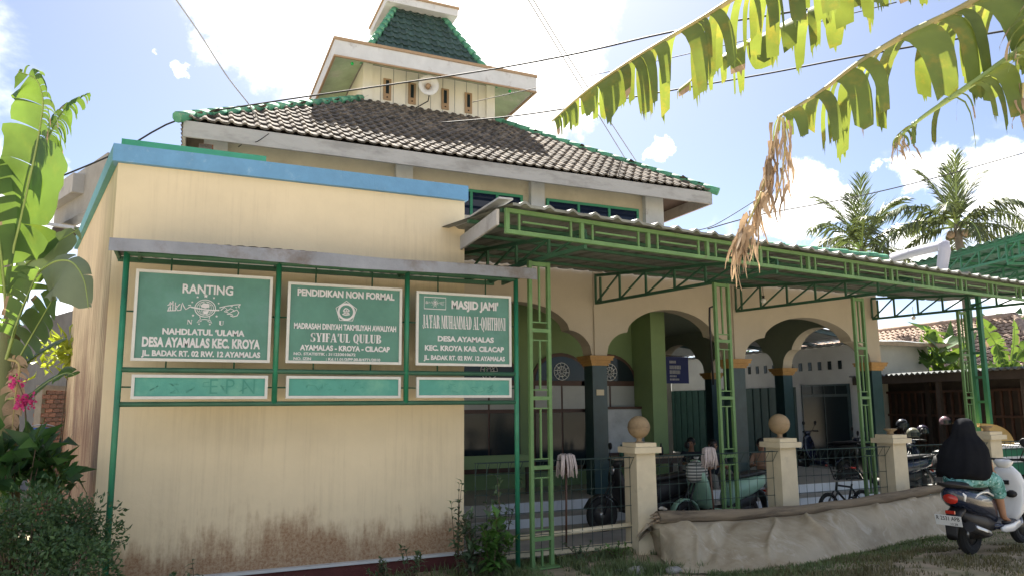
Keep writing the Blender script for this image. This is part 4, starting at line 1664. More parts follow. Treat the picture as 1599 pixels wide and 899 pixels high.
# panels
ztop = PY(900, 716, FYY).z
spans = [(ax1 + .06, fpx[0] - .15)] + [(a + .15, b - .15) for a, b in zip(fpx, fpx[1:])] + [(fpx[3] + .15, fpx[3] + 2.4)]
wl = ['green wire fence panel with a mop beside the signs', 'green wire fence panel in front of the mint scooter', 'green wire fence panel in front of the small black bicycle',
      'green wire fence panel before the parked motorcycles', 'green wire fence panel at the right behind the white scooter front']
for (x0, x1), lab in zip(spans, wl):
    pn = thing('wire_fence', lab, 'fence', ((x0 + x1) / 2, FYY, -.1), 0, 'wire fence panels between the pillars')
    zb = -.08
    n = int((x1 - x0) / .145)
    vm = MB()
    prof = [(0, zb), (0, ztop - .14), (-.10, ztop), (.0, ztop + .0), (0.004, ztop - .14)]
    vm.tube([(0, y, z) for (y, z) in prof], .0042, 4, False, smooth=False)
    me = vm.mesh('upright_wire', K['wire'])
    for i in range(n + 1):
        inst('upright_wire', me, Mx.Translation((x0 + .01 + (x1 - x0 - .02) * i / n, FYY, 0)), pn)
    for (y, z) in ((0, zb + .02), (0, .13), (0, .40), (0, .64), (0, ztop - .14), (-.10, ztop), (0, ztop)):
        part('cross_wire', MB().tube([(x0, FYY + y, z + .0), (x1, FYY + y, z)], .0045, 4, False), K['wire'], pn)
    if x0 < 5:
        part('foot_rail', MB().tube([(x0 + .4, FYY + .03, .10), (x1, FYY + .03, .15)], .035, 8), K['cream2'], pn)
        part('foot_rail', MB().bb(x0 + .4, x1, FYY + .01, FYY + .05, -.12, -.055), K['cream2'], pn)

# ================================================================== log and tarp
lgp = [PY(1026, 808, 7.92), PY(1167, 803, 7.88), PY(1291, 790, 7.80), PY(1417, 771, 7.72), PY(1474, 762, 7.66)]
l0, l1 = lgp[0], lgp[-1]


def poly(pl, t):
    x = t * (len(pl) - 1)
    i = min(int(x), len(pl) - 2)
    f = x - i
    g = lambda j: pl[max(0, min(len(pl) - 1, j))]
    a, b, c, d = g(i - 1), g(i), g(i + 1), g(i + 2)
    return 0.5 * ((2 * b) + (c - a) * f + (2 * a - 5 * b + 4 * c - d) * f * f + (3 * b - a - 3 * c + d) * f ** 3)


lm = MB()
pts = []
for i in range(25):
    f = i / 24
    p = poly(lgp, f)
    pts.append(p + V((0, .02 * sin(f * 9), .008 * sin(f * 7 + 1))))
lm.tube(pts, [.078 - .014 * (i / 24) + .006 * sin(i * 1.7) for i in range(25)], 14)
log = solo('log', lm, K['wood'], 'long weathered log lying along the top of the muddy tarp', 'log')
sp_ = MB()
for k in range(7):
    a = k * .9
    d = (l0 - l1).normalized()
    q = l0 + V((0, .05 * cos(a), .05 * sin(a)))
    sp_.tube([q, q + d * rnd.uniform(.05, .16) + V((0, .01, -.01))], [.022, .004], 5)
part('splintered_end', sp_, K['plank'], log)

tb = MB()
toe = [PG(x, y) for x, y in ((1003, 845), (1030, 868), (1062, 889), (1110, 895), (1175, 893), (1245, 884), (1320, 868), (1400, 850), (1478, 836), (1530, 826))]
top = [V((4.98 + .3, FYY - .2, .02)), l0 + V((.02, .03, -.065))]
for i in range(1, 9):
    f = i / 8
    top.append(poly(lgp, f) + V((.1 if f == 1 else 0, .03, -.065)))


def tarp_pt(a, b):
    p, q = poly(top, a), poly(toe, a)
    r = p.lerp(q, b)
    bulge = .16 * sin(pi * min(1, b)) * (1 - b * .8)
    r.z += bulge
    # long folds running from the log down to the hem, and soft sags between them
    env = min(1, b * 4) * (1 if b < .86 else max(.1, 1 - (b - .86) * 6))
    fold = .05 * NZ.noise(V((a * 9 + .8 * b, b * 1.1, 3.1))) + .012 * NZ.noise(V((a * 40 - b * 6, b * 6, 1.7)))
    for (a0, sl_, amp, wd_) in TFOLDS:
        x = (a - a0 - sl_ * b - .012 * sin(b * 7 + a0 * 30)) / wd_
        fold += amp * math.exp(-x * x) * (.35 + .65 * sin(pi * min(1, b * .9 + .1)))
    r.z += fold * env
    if b > .84:                                   # the hem spreads out over the grass
        k = (b - .84) / .16
        out_ = (q - p)
        out_.z = 0
        r += out_.normalized() * k * (.10 + .12 * NZ.noise(V((a * 13, 5.5, 0))))
        r.z = r.z * (1 - k) + (gz(r.x, r.y) + .018 + .015 * abs(NZ.noise(V((a * 30, b * 20, 0))))) * k
    return r


TFOLDS = [(.04, .10, .06, .012), (.11, .05, -.05, .02), (.17, .14, .05, .010), (.27, .06, .045, .014), (.33, -.05, -.04, .018), (.40, .10, .05, .009), (.49, .16, .075, .010), (.52, .17, -.05, .014), (.58, .06, .035, .012),
          (.66, .16, .06, .009), (.72, .12, -.04, .016), (.79, .10, .05, .010), (.88, .05, .04, .012), (.95, .0, -.04, .015)]
tb.grid(tarp_pt, 260, 72)
solo('tarp', tb, K['tarp'], 'muddy grey brown tarp sheet draped over a heap along the fence', 'tarp')
# soil heap under the tarp
hb_ = MB()
hb_.grid(lambda a, b: tarp_pt(a * .96 + .02, b * .94 + .01) - V((0, 0, .07)), 60, 14)
solo('soil_heap', hb_, K['ground'], kind='stuff', label='heap of soil under the tarp')
# loose stones by the near end of the tarp
for i, (px, py, r) in enumerate(((1052, 893, .09), (1085, 886, .05), (1034, 797, .05), (995, 896, .11), (968, 893, .05))):
    p = PG(px, py) if i != 2 else l0 + V((.08, -.02, .1))
    st = MB().ball((p.x, p.y, p.z + r * .25), r, 10, 7, (1.2, .9, .55))
    st.v = [tuple(V(q) + V((1, 1, .6)) * .03 * NZ.noise(V(q) * 14)) for q in st.v]
    solo('stone', st, K['concrete'], ('largest grey stone in the grass at the tarp corner', 'small stone against the near toe of the tarp', 'small broken block lying on the log end', 'flat pale stone at the bottom edge in the grass', 'little stone at the bottom edge left of the flat stone')[i], 'stone', 'loose stones near the tarp')


# mops leaning on the fence
def mop(px, py, lean, lab):
    top_ = PY(px, py, FYY - .06)
    m = thing('mop', lab, 'mop', (top_.x + lean, FYY + .02, -.15), 0, 'mops hung head up on the fence')
    foot = V((top_.x + lean, FYY - .12, -.02))
    part('handle', MB().tube([foot, top_ + V((0, 0, -.03))], .013, 8), K['brown'], m)
    part('clamp', MB().box(top_ + V((0, 0, 0)), (.15, .035, .05)), K['blueplastic'] if False else K['mop'], m)
    h = MB()
    for k in range(34):
        a = rnd.uniform(-.085, .085)
        fy = rnd.choice((-1, 1))
        L = rnd.uniform(.20, .26)
        o = rnd.uniform(.7, 1.3)
        pts = [top_ + V((a * .8, fy * .01, .035)), top_ + V((a * 1.05, fy * .045 * o, .02)), top_ + V((a * 1.25 + .01 * sin(k), fy * .06 * o, -L * .45)), top_ + V((a * 1.35 + .02 * sin(k * 2.1), fy * .055 * o, -L))]
        h.tube(pts, [.011, .012, .012, .008], 5)
    part('strands', h, K['mop'], m)


mop(884, 713, -.05, 'mop with pale grey strands on the fence near the green sign post')
mop(1106, 702, .02, 'mop with brownish grey strands behind the mint scooter panel')
# ================================================================== plants


def crom(pl, n):
    pl = [V(p) for p in pl]
    return [poly(pl, i / n) for i in range(n + 1)]


def rdir(r, zmin=-1):
    while True:
        v = V((r.uniform(-1, 1), r.uniform(-1, 1), r.uniform(zmin, 1)))
        if .05 < v.length < 1:
            return v.normalized()


def banana_leaf(ctrl, wid, nrm, seed, droop=.5, strip=.05, gap=.12, t0=.08, fold=.25, prof=None, lenvar=.25, seg=6, sides=(1, -1), taper=.5, ribr=.018, skip=0.0, brown=.15, tend=.985):
    """lamina torn into strips along a curved midrib; returns (lamina, midrib) meshes"""
    r = random.Random(seed)
    N = 80
    rib = crom(ctrl, N)
    lam, rm = MB(), MB()
    nrm = V(nrm).normalized()

    def at(t):
        x = max(0, min(N - 1e-6, t * N))
        i = int(x)
        return rib[i].lerp(rib[i + 1], x - i), (rib[min(i + 2, N)] - rib[max(i - 1, 0)]).normalized()
    prof = prof or (lambda t: max(.05, sin(pi * min(1, .06 + t * .94) ** 1.15)) ** .6)
    for sd in sides:
        t = t0
        while t < tend:
            dt = strip * r.choice((r.uniform(.2, .8), r.uniform(.6, 1.5), r.uniform(1.0, 2.5)))
            t1 = min(.992, t + dt)
            te = t1 - dt * (gap * r.uniform(0, 1.6) if r.random() < .75 else 0)
            if r.random() < skip:
                t = t1
                continue
            fl = 1 - lenvar * r.random()
            dr = droop * r.uniform(.6, 1.5)
            tw = r.uniform(-.25, .25)
            fo = fold + r.uniform(-.1, .1)
            tp = taper * r.uniform(.3, 1)
            pa, Ta = at(t)
            pb, Tb = at(te)
            nc = max(1, min(12, int((te - t) / .028)))
            L = wid * (prof((t + te) / 2)) * fl
            mid = (pa + pb) / 2
            wob = [r.uniform(-.06, .06) for _ in range(nc + 1)]
            jit = [V((r.uniform(-.05, .05), r.uniform(-.05, .05), 0)) for _ in range(seg + 1)]
            cols_ = []
            for c in range(nc + 1):
                tc_ = t + (te - t) * c / nc
                pc, Tc = at(tc_)
                sv_ = Tc.cross(nrm).normalized() * sd
                nn = sv_.cross(Tc).normalized()
                if nn.dot(nrm) < 0:
                    nn = -nn
                Lc = L if nc == 1 else wid * prof(tc_) * fl
                d = (sv_ * cos(fo) + nn * sin(fo) + Tc * .18).normalized()
                off = V((0, 0, 0))
                col_ = []
                for k in range(seg + 1):
                    f = k / seg
                    sh = 1 - tp * f ** 2.2
                    q_ = mid + (pc - mid) * sh + nn * (tw * L * .12 * f * (1 - 2 * c / nc)) + off
                    if k == seg:
                        q_ = q_ + d * (wob[c] * L)
                    col_.append(q_)
                    off = off + d * (Lc / seg)
                    d = (d + V((0, 0, -1)) * dr * (.35 + f) * .45 + jit[k]).normalized()
                cols_.append(col_)
            rows = [[cols_[c][k] for c in range(nc + 1)] for k in range(seg + 1)]
            dead = r.random() < brown
            kk = seg if not dead else r.choice((seg - 1, seg - 1, seg - 2))
            lam.loft(rows[:kk + 1], False, True, closed=False)
            if dead:
                lam.loft(rows[kk:], False, True, closed=False, mi=1)
            # frayed end
            ea, eb = rows[-1][0], rows[-1][-1]
            for q in range(r.choice((1, 2, 3)) if nc == 1 else 0):
                f0 = r.uniform(0, .7)
                f1 = f0 + r.uniform(.12, .3)
                lam.add([ea.lerp(eb, f0), ea.lerp(eb, f1), ea.lerp(eb, f0 * .6 + f1 * .4) + d * L * r.uniform(.04, .16)], [(0, 1, 2)], True, 1 if dead else 0)
            t = t1
    rm.tube(rib, [ribr * (1 - .82 * i / N) for i in range(N + 1)], 7)
    return lam, rm


# ------------------------------------------------ banana plant at the left
DB = 7.6
base = PD(8, 800, DB)
base.z = gz(base.x, base.y) - .05
bl = thing('banana_plant', 'tall banana plant with torn backlit leaves left of the cream building', 'banana plant', base)
ctop = PD(16, 520, DB)
part('stem', MB().tube([base, base.lerp(ctop, .35) + V((.03, 0, 0)), base.lerp(ctop, .7), ctop, PD(20, 470, DB)], [.15, .13, .11, .09, .05], 12), K['stem'], bl)


def lf(plant, pts, d, wid, nrm, seed, mat='banana', rib='rib', lname='leaf', **kw):
    dd = d if isinstance(d, (list, tuple)) else (d, d)
    n = len(pts)
    ct = [PD(p[0], p[1], dd[0] + (dd[1] - dd[0]) * i / (n - 1)) for i, p in enumerate(pts)]
    lam, rm = banana_leaf(ct, wid, nrm, seed, **kw)
    o = part(lname, lam, [K[mat], K['deadleaf']], plant)
    part('midrib', rm, K[rib], o)
    return o


back = (-CR.col[2]).normalized()
tocam = -V((back.x, back.y, 0)).normalized()
rt_ = V((CR.col[0].x, CR.col[0].y, 0)).normalized()
R1 = [(9, 500), (20, 400), (31, 350), (54, 246), (64, 190), (67, 155), (56, 124), (28, 112)]
N1 = tocam * .9 - rt_ * .25 + V((0, 0, .2))
lf(bl, R1, (DB, DB - .3), .46, N1, 11, droop=.22, strip=.17, gap=.03, t0=.14, fold=.12, lenvar=.2, brown=.05, sides=(-1,), taper=.12)
lf(bl, R1, (DB, DB - .3), .62, N1, 111, droop=.35, strip=.16, gap=.01, t0=.16, tend=.34, fold=.08, lenvar=.1, brown=0, sides=(1,), taper=.3, ribr=.012)
lf(bl, R1, (DB, DB - .3), .40, N1, 112, droop=1.9, strip=.03, gap=.25, t0=.36, fold=.0, lenvar=.5, brown=.2, sides=(1,), taper=.6, ribr=.012)
lf(bl, [(10, 500), (40, 350), (66, 245), (82, 203), (106, 166), (141, 145)], (DB + .1, DB + .3), .34, V((0, 0, 1)) - rt_ * .4, 12, droop=2.0, strip=.028, gap=.3, t0=.5, fold=-.1, taper=.6, lenvar=.4)
R3 = [(8, 470), (28, 428), (59, 398), (98, 373), (123, 358)]
lf(bl, R3, (DB, DB + .2), .34, tocam + V((0, 0, .35)), 13, mat='banana_dull', brown=0, droop=.25, strip=.3, gap=.02, t0=.2, fold=.05, sides=(1,), taper=.15)
lf(bl, R3, (DB, DB + .2), .14, tocam + V((0, 0, .35)), 113, mat='banana_dull', brown=0, droop=.1, strip=.3, gap=.02, t0=.3, fold=.05, sides=(-1,), taper=.15, ribr=.012)
R4 = [(14, 500), (38, 450), (62, 424), (88, 408), (113, 410), (131, 437), (138, 481)]
lf(bl, R4, (DB - .1, DB - .5), .46, tocam + V((0, 0, .25)), 14, mat='banana_dull', brown=0, droop=.15, strip=.3, gap=.015, t0=.34, fold=.0, taper=.12, lenvar=.08, sides=(1,))
lf(bl, R4, (DB - .1, DB - .5), .13, tocam + V((0, 0, .25)), 114, mat='banana_dull', brown=0, droop=.3, strip=.3, gap=.015, t0=.34, fold=-.5, taper=.12, lenvar=.08, sides=(-1,), ribr=.012)
lf(bl, [(16, 590), (32, 555), (56, 512), (78, 474), (90, 455)], (DB - .1, DB - .3), .26, tocam + V((0, 0, .5)), 15, droop=.35, strip=.12, gap=.06, t0=.2, fold=.1, ribr=.014)
lf(bl, [(10, 560), (28, 500), (48, 450), (62, 420)], (DB - .2, DB - .4), .22, tocam - rt_ * .6, 16, droop=.4, strip=.1, gap=.05, t0=.2, fold=.45)
lf(bl, [(15, 600), (40, 570), (72, 545), (106, 528)], (DB - .1, DB - .2), .20, V((0, 0, 1)) + tocam * .5, 17, droop=.5, strip=.15, gap=.04, t0=.2)
lf(bl, [(10, 520), (6, 440), (-6, 350), (-26, 280), (-50, 250)], (DB, DB - .3), .55, tocam * .7 + V((0, 0, .5)) + rt_ * .4, 18, droop=.3, strip=.1, gap=.1, t0=.2, fold=.1)
lf(bl, [(10, 620), (40, 620), (75, 596), (102, 582), (118, 586)], (DB - .2, DB - .3), .16, V((0, 0, 1)) + tocam * .6, 19, droop=.6, strip=.2, gap=.04, t0=.25)
lf(bl, [(14, 560), (30, 570), (24, 620), (18, 680)], (DB - .3, DB - .35), .16, tocam, 20, mat='deadleaf', rib='ribyellow', lname='dead_leaf', droop=.8, strip=.06, gap=.3, t0=.1)

# ------------------------------------------------ banana leaves hanging in from the upper right
DR = 3.5
crown = PD(1760, -120, 3.6)
rbase = V((crown.x + .5, crown.y - .2, gz(crown.x, crown.y) - .05))
br = thing('banana_plant', 'old banana plant outside the frame whose ragged yellowing leaves hang in from the upper right', 'banana plant', rbase)
part('stem', MB().tube([rbase, rbase.lerp(crown, .5) + V((.05, 0, 0)), crown], [.17, .14, .08], 12), K['stem'], br)
flat = lambda t: max(.28, min(1, .35 + t * 3.2, (1.03 - t) * 3.0))
UP = V((0, 0, 1))
lf(br, [(1760, -120), (1600, -150), (1420, -118), (1290, -72), (1180, -22), (1095, 30), (1000, 86), (920, 140), (862, 190)], (3.6, 3.5), .46, UP + tocam * .25, 31, mat='banana_mature', rib='ribyellow', brown=.14, droop=3.4, strip=.024, gap=.16, t0=.06, fold=-.5, prof=flat, lenvar=.5, taper=.5, ribr=.024, skip=.12)
lf(br, [(1760, -120), (1620, -110), (1480, -70), (1330, -8), (1210, 48), (1120, 96), (1060, 142)], (3.7, 4.3), .38, UP, 32, mat='banana_mature', rib='ribyellow', brown=.14, droop=3.2, strip=.045, gap=.4, t0=.1, fold=.0, prof=flat, lenvar=.5, ribr=.02, skip=.1)
o3 = lf(br, [(1760, -120), (1670, -80), (1580, -32), (1500, 14), (1420, 52), (1345, 96), (1275, 148), (1214, 184)], (3.5, 3.2), .56, UP + tocam * .2, 33, mat='banana_mature', rib='ribyellow', brown=.14, droop=3.4, strip=.042, gap=.35, t0=.05, fold=-.45, prof=flat, lenvar=.5, taper=.45, ribr=.028, skip=.14)
lf(br, [(1760, -120), (1720, -50), (1640, 40), (1560, 102), (1490, 150), (1440, 184), (1404, 214)], (3.3, 3.0), .36, UP + tocam * .2, 34, mat='banana_mature', rib='rib', brown=.2, droop=3.2, strip=.04, gap=.6, t0=.1, fold=.0, prof=flat, lenvar=.6, ribr=.026, skip=.3)
lf(br, [(1760, -120), (1720, -90), (1670, -30), (1630, 30), (1600, 90)], (3.2, 2.9), .34, UP + tocam * .3, 35, mat='banana_mature', rib='rib', brown=.4, droop=2.0, strip=.06, gap=.4, t0=.1, fold=.0, prof=flat, lenvar=.4)
# the dead tip of the third leaf: shredded strips hanging in a tangle


def shreds(pts, d, spread, n, seed, lmin, lmax, wmin=.006, wmax=.03):
    r = random.Random(seed)
    nn = len(pts)
    ct = crom([PD(p[0], p[1], d) for p in pts], 40)
    m, tw = MB(), MB()
    for k in range(n):
        f = r.random() ** .8
        a = ct[int(f * 39)]
        T = (ct[min(40, int(f * 39) + 3)] - ct[int(f * 39)]).normalized()
        L = r.uniform(lmin, lmax)
        w = r.uniform(wmin, wmax)
        p = a + V((r.gauss(0, .015), r.gauss(0, .02), 0))
        dv = (T * .7 + rdir(r) * spread + V((0, 0, -.5))).normalized()
        wv_ = rdir(r).cross(dv).normalized()
        rows = []
        for q in range(8):
            ww = w * (1 - (q / 7) ** 2 * .75)
            rows.append([p - wv_ * ww, p + wv_ * ww])
            p = p + dv * (L / 7)
            dv = (dv + rdir(r) * .35 + V((0, 0, -.45))).normalized()
            wv_ = (wv_ + rdir(r) * .4)
            wv_ = (wv_ - dv * wv_.dot(dv)).normalized()
        m.loft(rows, False, True, closed=False)
    tw.tube(ct, [.007 - .00012 * i for i in range(41)], 5)
    o = part('dead_leaf_tip', m, K['deadleaf'], br)
    part('midrib', tw, K['ribyellow'], o)


shreds([(1218, 182), (1212, 210), (1203, 255), (1188, 300), (1170, 345), (1160, 365)], 3.18, .30, 80, 36, .10, .28, .003, .009)
shreds([(1222, 184), (1226, 225), (1220, 280), (1212, 310)], 3.15, .3, 22, 37, .08, .22, .003, .009)
shreds([(1190, 300), (1170, 345), (1158, 375)], 3.16, .4, 22, 46, .08, .16, .008, .020)
shreds([(1408, 212), (1404, 224), (1412, 232)], 3.0, .7, 14, 38, .04, .10, .002, .006)
shreds([(1598, 130), (1596, 170), (1600, 205)], 3.0, .5, 14, 39, .05, .12, .003, .008)


# ------------------------------------------------ small leaves
def leaflet(mb, p, d, up, L, w, bend=.25):
    d, up = V(d).normalized(), V(up)
    s = d.cross(up)
    s = s.normalized() if s.length > 1e-4 else d.orthogonal().normalized()
    n = s.cross(d).normalized()
    a, b, c = p, p + d * (L * .5) + n * (L * .06), p + d * L - n * (L * bend)
    l, r_ = p + d * (L * .42) + s * (w / 2) + n * (L * .11), p + d * (L * .42) - s * (w / 2) + n * (L * .11)
    mb.add([a, l, c, b, r_], [(0, 3, 1), (1, 3, 2), (0, 4, 3), (3, 4, 2)], True)


def shrub(name, lab, cat, c, rad, n, L, w, mat, seed, stems=9, clump=26, group=None):
    """rounded clumps of small leaves on a spray of thin stems"""
    r = random.Random(seed)
    c = V(c)
    g = gz(c.x, c.y)
    t = thing(name, lab, cat, (c.x, c.y, g), 0, group)
    st, lv = MB(), MB()
    cl = []
    for k in range(clump):
        v = rdir(r, -.35) * (r.random() ** .4)
        cl.append((c + V((v.x * rad[0], v.y * rad[1], v.z * rad[2])), r.uniform(.22, .42)))
    for k in range(stems):
        q = cl[k % len(cl)][0]
        st.tube([V((c.x + r.uniform(-.1, .1), c.y + r.uniform(-.1, .1), g - .03)), V((c.x, c.y, g)).lerp(q, .5) + V((0, 0, .05)), q], [.014, .009, .004], 5)
    for k in range(n):
        q, rr = cl[r.randrange(len(cl))]
        v = rdir(r)
        p = q + V((v.x * rad[0], v.y * rad[1], v.z * rad[2])) * rr * r.uniform(.6, 1.1)
        if p.z < g:
            continue
        leaflet(lv, p, (v + rdir(r) * .9 + V((0, 0, .25))), rdir(r), L * r.uniform(.6, 1.3), w * r.uniform(.7, 1.3))
    part('stems', st, K['twig'], t)
    part('foliage', lv, K[mat], t)
    return t


shrub('fine_leaved_shrub', 'dense dark fine leaved shrub in the bottom left corner', 'shrub', PD(48, 850, 6.2) + V((0, 0, -.12)), (.66, .52, .55), 9500, .05, .022, 'shrub', 3, 16, 44)
shrub('broadleaf_bush', 'loose bush of broad leaves between banana stem and cream wall', 'shrub', PD(34, 730, 6.9), (.42, .35, .40), 230, .24, .11, 'broad', 4, 14, 18)
shrub('wall_foot_bush', 'small bush of broad leaves against the stained side wall', 'shrub', PD(90, 745, 7.4), (.16, .2, .26), 70, .15, .08, 'broad', 5, 8, 10)
cro = shrub('croton_bush', 'yellow green croton leaves over the brick wall', 'shrub', PD(98, 560, 11.5), (.34, .3, .34), 120, .28, .06, 'croton', 6, 2, 16)
pk = thing('bougainvillea', 'bright pink flower cluster by the banana stem', 'flowers', PD(42, 660, 7.2))
pm, r_ = MB(), random.Random(9)
for k in range(150):
    o = PD(*((38, 626) if k % 4 else (26, 598)), 7.2)
    p = o + V((r_.gauss(0, .038), r_.gauss(0, .038), r_.gauss(0, .032 if k % 4 else .05)))
    leaflet(pm, p, rdir(r_), rdir(r_), .04, .034)
part('bracts', pm, K['pink'], pk, kind='stuff')
part('twig', MB().tube([PD(42, 690, 7.2), PD(40, 650, 7.2), PD(38, 622, 7.2), PD(26, 590, 7.2)], [.01, .008, .006, .003], 5), K['twig'], pk)


def weed(px, py, y, h, nst, L, w, mat, lab, seed, spread=.25, cat='weed', group='weeds along the wall and fence'):
    r = random.Random(seed)
    p0 = PY(px, py, y)
    p0.z = gz(p0.x, y) - .02
    t = thing('weed', lab, cat, p0, 0, group)
    st, lv = MB(), MB()
    for k in range(nst):
        a = r.uniform(0, 2 * pi)
        hh = h * r.uniform(.5, 1.05)
        e = p0 + V((cos(a) * spread * r.random(), sin(a) * spread * .5 * r.random(), hh))
        m = p0.lerp(e, .5) + V((r.uniform(-.04, .04), r.uniform(-.03, .03), .03))
        pts = crom([p0, m, e], 8)
        st.tube(pts, [.007 - .0006 * i for i in range(9)], 4)
        for i in range(2, 9):
            for q in range(2):
                d = rdir(r, -.1)
                leaflet(lv, pts[i], d * 1.0 + V((0, 0, .15)), V((0, 0, 1)), L * r.uniform(.6, 1.2), w * r.uniform(.7, 1.2), .35)
    part('stems', st, K['twig'], t)
    part('leaves', lv, K[mat], t)


weed(770, 880, 7.75, .66, 11, .17, .085, 'lightleaf', 'leafy weed with large pale green leaves at the foot of the right sign post', 41, .32)
weed(738, 880, 7.85, .70, 13, .13, .06, 'weed', 'dull weed in front of the corner of the cream wall', 42, .22)
weed(775, 880, 8.05, 1.08, 11, .10, .05, 'weed', 'tall straggly weed twined into the wire beside the sign post', 43, .35)
weed(716, 870, 8.1, 1.0, 4, .09, .05, 'weed', 'thin weed climbing the right edge of the cream wall', 44, .12)
weed(600, 890, 7.95, .34, 7, .08, .03, 'weed', 'low weed against the stained wall under the middle sign', 45, .2)
weed(640, 880, 7.9, .40, 6, .09, .035, 'weed', 'low weed against the stained wall near its right end', 46, .2)
weed(250, 900, 7.9, .34, 8, .06, .03, 'weed', 'low green weed at the wall foot under the RANTING sign', 47, .25)
weed(300, 900, 7.9, .42, 7, .07, .035, 'weed', 'second low weed at the wall foot right of the left post', 48, .22)
weed(905, 850, 8.1, .26, 7, .06, .03, 'weed', 'small weed under the wire panel with the mop', 49, .3)
weed(965, 845, 8.0, .22, 8, .06, .03, 'lightleaf', 'small bright weed at the foot of the first fence pillar', 50, .3)


def grass(name, spots, h0, h1, mat, seed):
    r = random.Random(seed)
    mb = MB()
    vs, fs = [], []
    for (x, y, k) in spots:
        z = gz(x, y) - .01
        h = r.uniform(h0, h1) * k
        a = r.uniform(0, 2 * pi)
        w = r.uniform(.003, .007)
        lx, ly = cos(a), sin(a)
        b = r.uniform(.15, .8) * h
        o = len(vs)
        dx, dy = -ly * w, lx * w
        vs += [(x - dx, y - dy, z), (x + dx, y + dy, z), (x + lx * b * .35 + dx * .8, y + ly * b * .35 + dy * .8, z + h * .6), (x + lx * b * .35 - dx * .8, y + ly * b * .35 - dy * .8, z + h * .6), (x + lx * b, y + ly * b, z + h)]
        fs += [(o, o + 1, o + 2, o + 3), (o + 3, o + 2, o + 4)]
    mb.v, mb.f = vs, fs
    mb.sm, mb.mi = [True] * len(fs), [0] * len(fs)
    solo(name, mb, K[mat], kind='stuff')


def clumps(n, x0, x1, y0, y1, seed, thr=-.15, f=1.6):
    r = random.Random(seed)
    o = []
    while len(o) < n:
        x, y = r.uniform(x0, x1), r.uniform(y0, y1)
        v = NZ.noise(V((x * f, y * f, seed))) + .5 * NZ.noise(V((x * f * 4, y * f * 4, seed)))
        if v > thr:
            o.append((x, y, .55 + .9 * max(0, min(1, v + .3))))
    return o


grass('grass', clumps(5200, -1.2, 5.3, 6.9, 8.42, 5, -.05) + clumps(5200, 2.9, 5.6, 7.1, 8.35, 6, -.1), .03, .13, 'grass', 51)
toel = [PG(x, y) for x, y in ((1110, 897), (1175, 895), (1245, 886), (1320, 870), (1400, 852), (1478, 838), (1599, 830))]
sp2 = []
r_ = random.Random(77)
for k in range(9000):
    p = poly(toel, r_.random())
    q = r_.random() ** 1.7
    sp2.append((p.x + r_.gauss(0, .05) + .0, p.y - q * .75 + .04, 1.0 - .5 * q))
grass('grass_strip', sp2, .02, .075, 'grass', 52)
grass('dry_grass', clumps(14000, 5.3, 9.5, 3.6, 6.6, 8, -.15), .02, .07, 'drygrass', 53)
# ================================================================== vehicles


def wheel(parent, x, r, w, mt='rubber', rim='steel', name='wheel', spokes=0, y=0):
    R = Mx.Rotation(pi / 2, 3, 'X')
    c = V((x, y, r))
    tr = w / 2
    prof = [(r - tr * 2.2, -tr * .7), (r - tr * 1.2, -tr), (r - tr * .4, -tr * .8), (r, -tr * .25), (r, tr * .25), (r - tr * .4, tr * .8), (r - tr * 1.2, tr), (r - tr * 2.2, tr * .7)]
    m = MB()
    n = 28
    for (a, b) in zip(prof, prof[1:] + prof[:1]):
        vs = []
        for (q, z) in (a, b):
            vs += [R @ V((q * cos(2 * pi * j / n), q * sin(2 * pi * j / n), z)) + c for j in range(n)]
        m.add(vs, [(j, (j + 1) % n, n + (j + 1) % n, n + j) for j in range(n)], True)
    t = part(name, m, K[mt], parent, True)
    rm = MB()
    ri = r - tr * 2.2
    if spokes:
        rm.tube([R @ V((ri * cos(2 * pi * j / 24), ri * sin(2 * pi * j / 24), 0)) + c for j in range(25)], tr * .5, 6, False)
        for k in range(spokes):
            a = 2 * pi * k / spokes
            rm.tube([c + R @ V((.02 * cos(a + .5), .02 * sin(a + .5), 0)), c + R @ V((ri * cos(a), ri * sin(a), 0))], .0025, 4, False)
        rm.lathe([(.022, -.04), (.022, .04)], c, 10, R)
    else:
        rm.lathe([(ri, -tr * .5), (ri * .86, -tr * .3), (ri * .86, tr * .3), (ri, tr * .5)], c, 24, R)
        for k in range(5):
            a = 2 * pi * k / 5
            rm.bar(c + R @ V((.03 * cos(a), .03 * sin(a), 0)), c + R @ V((ri * .95 * cos(a), ri * .95 * sin(a), 0)), .03, .02, up=(0, 1, 0))
        rm.lathe([(.05, -tr * .8), (.05, tr * .8)], c, 14, R)
    part('rim', rm, K[rim], t, True)
    return t


def sec(x, y, z, hw, hh, n=16, pw=2.6, tilt=0):
    return ring((x, y, z), (0, 1, 0), (sin(tilt), 0, cos(tilt)), hw, hh, n, pw)


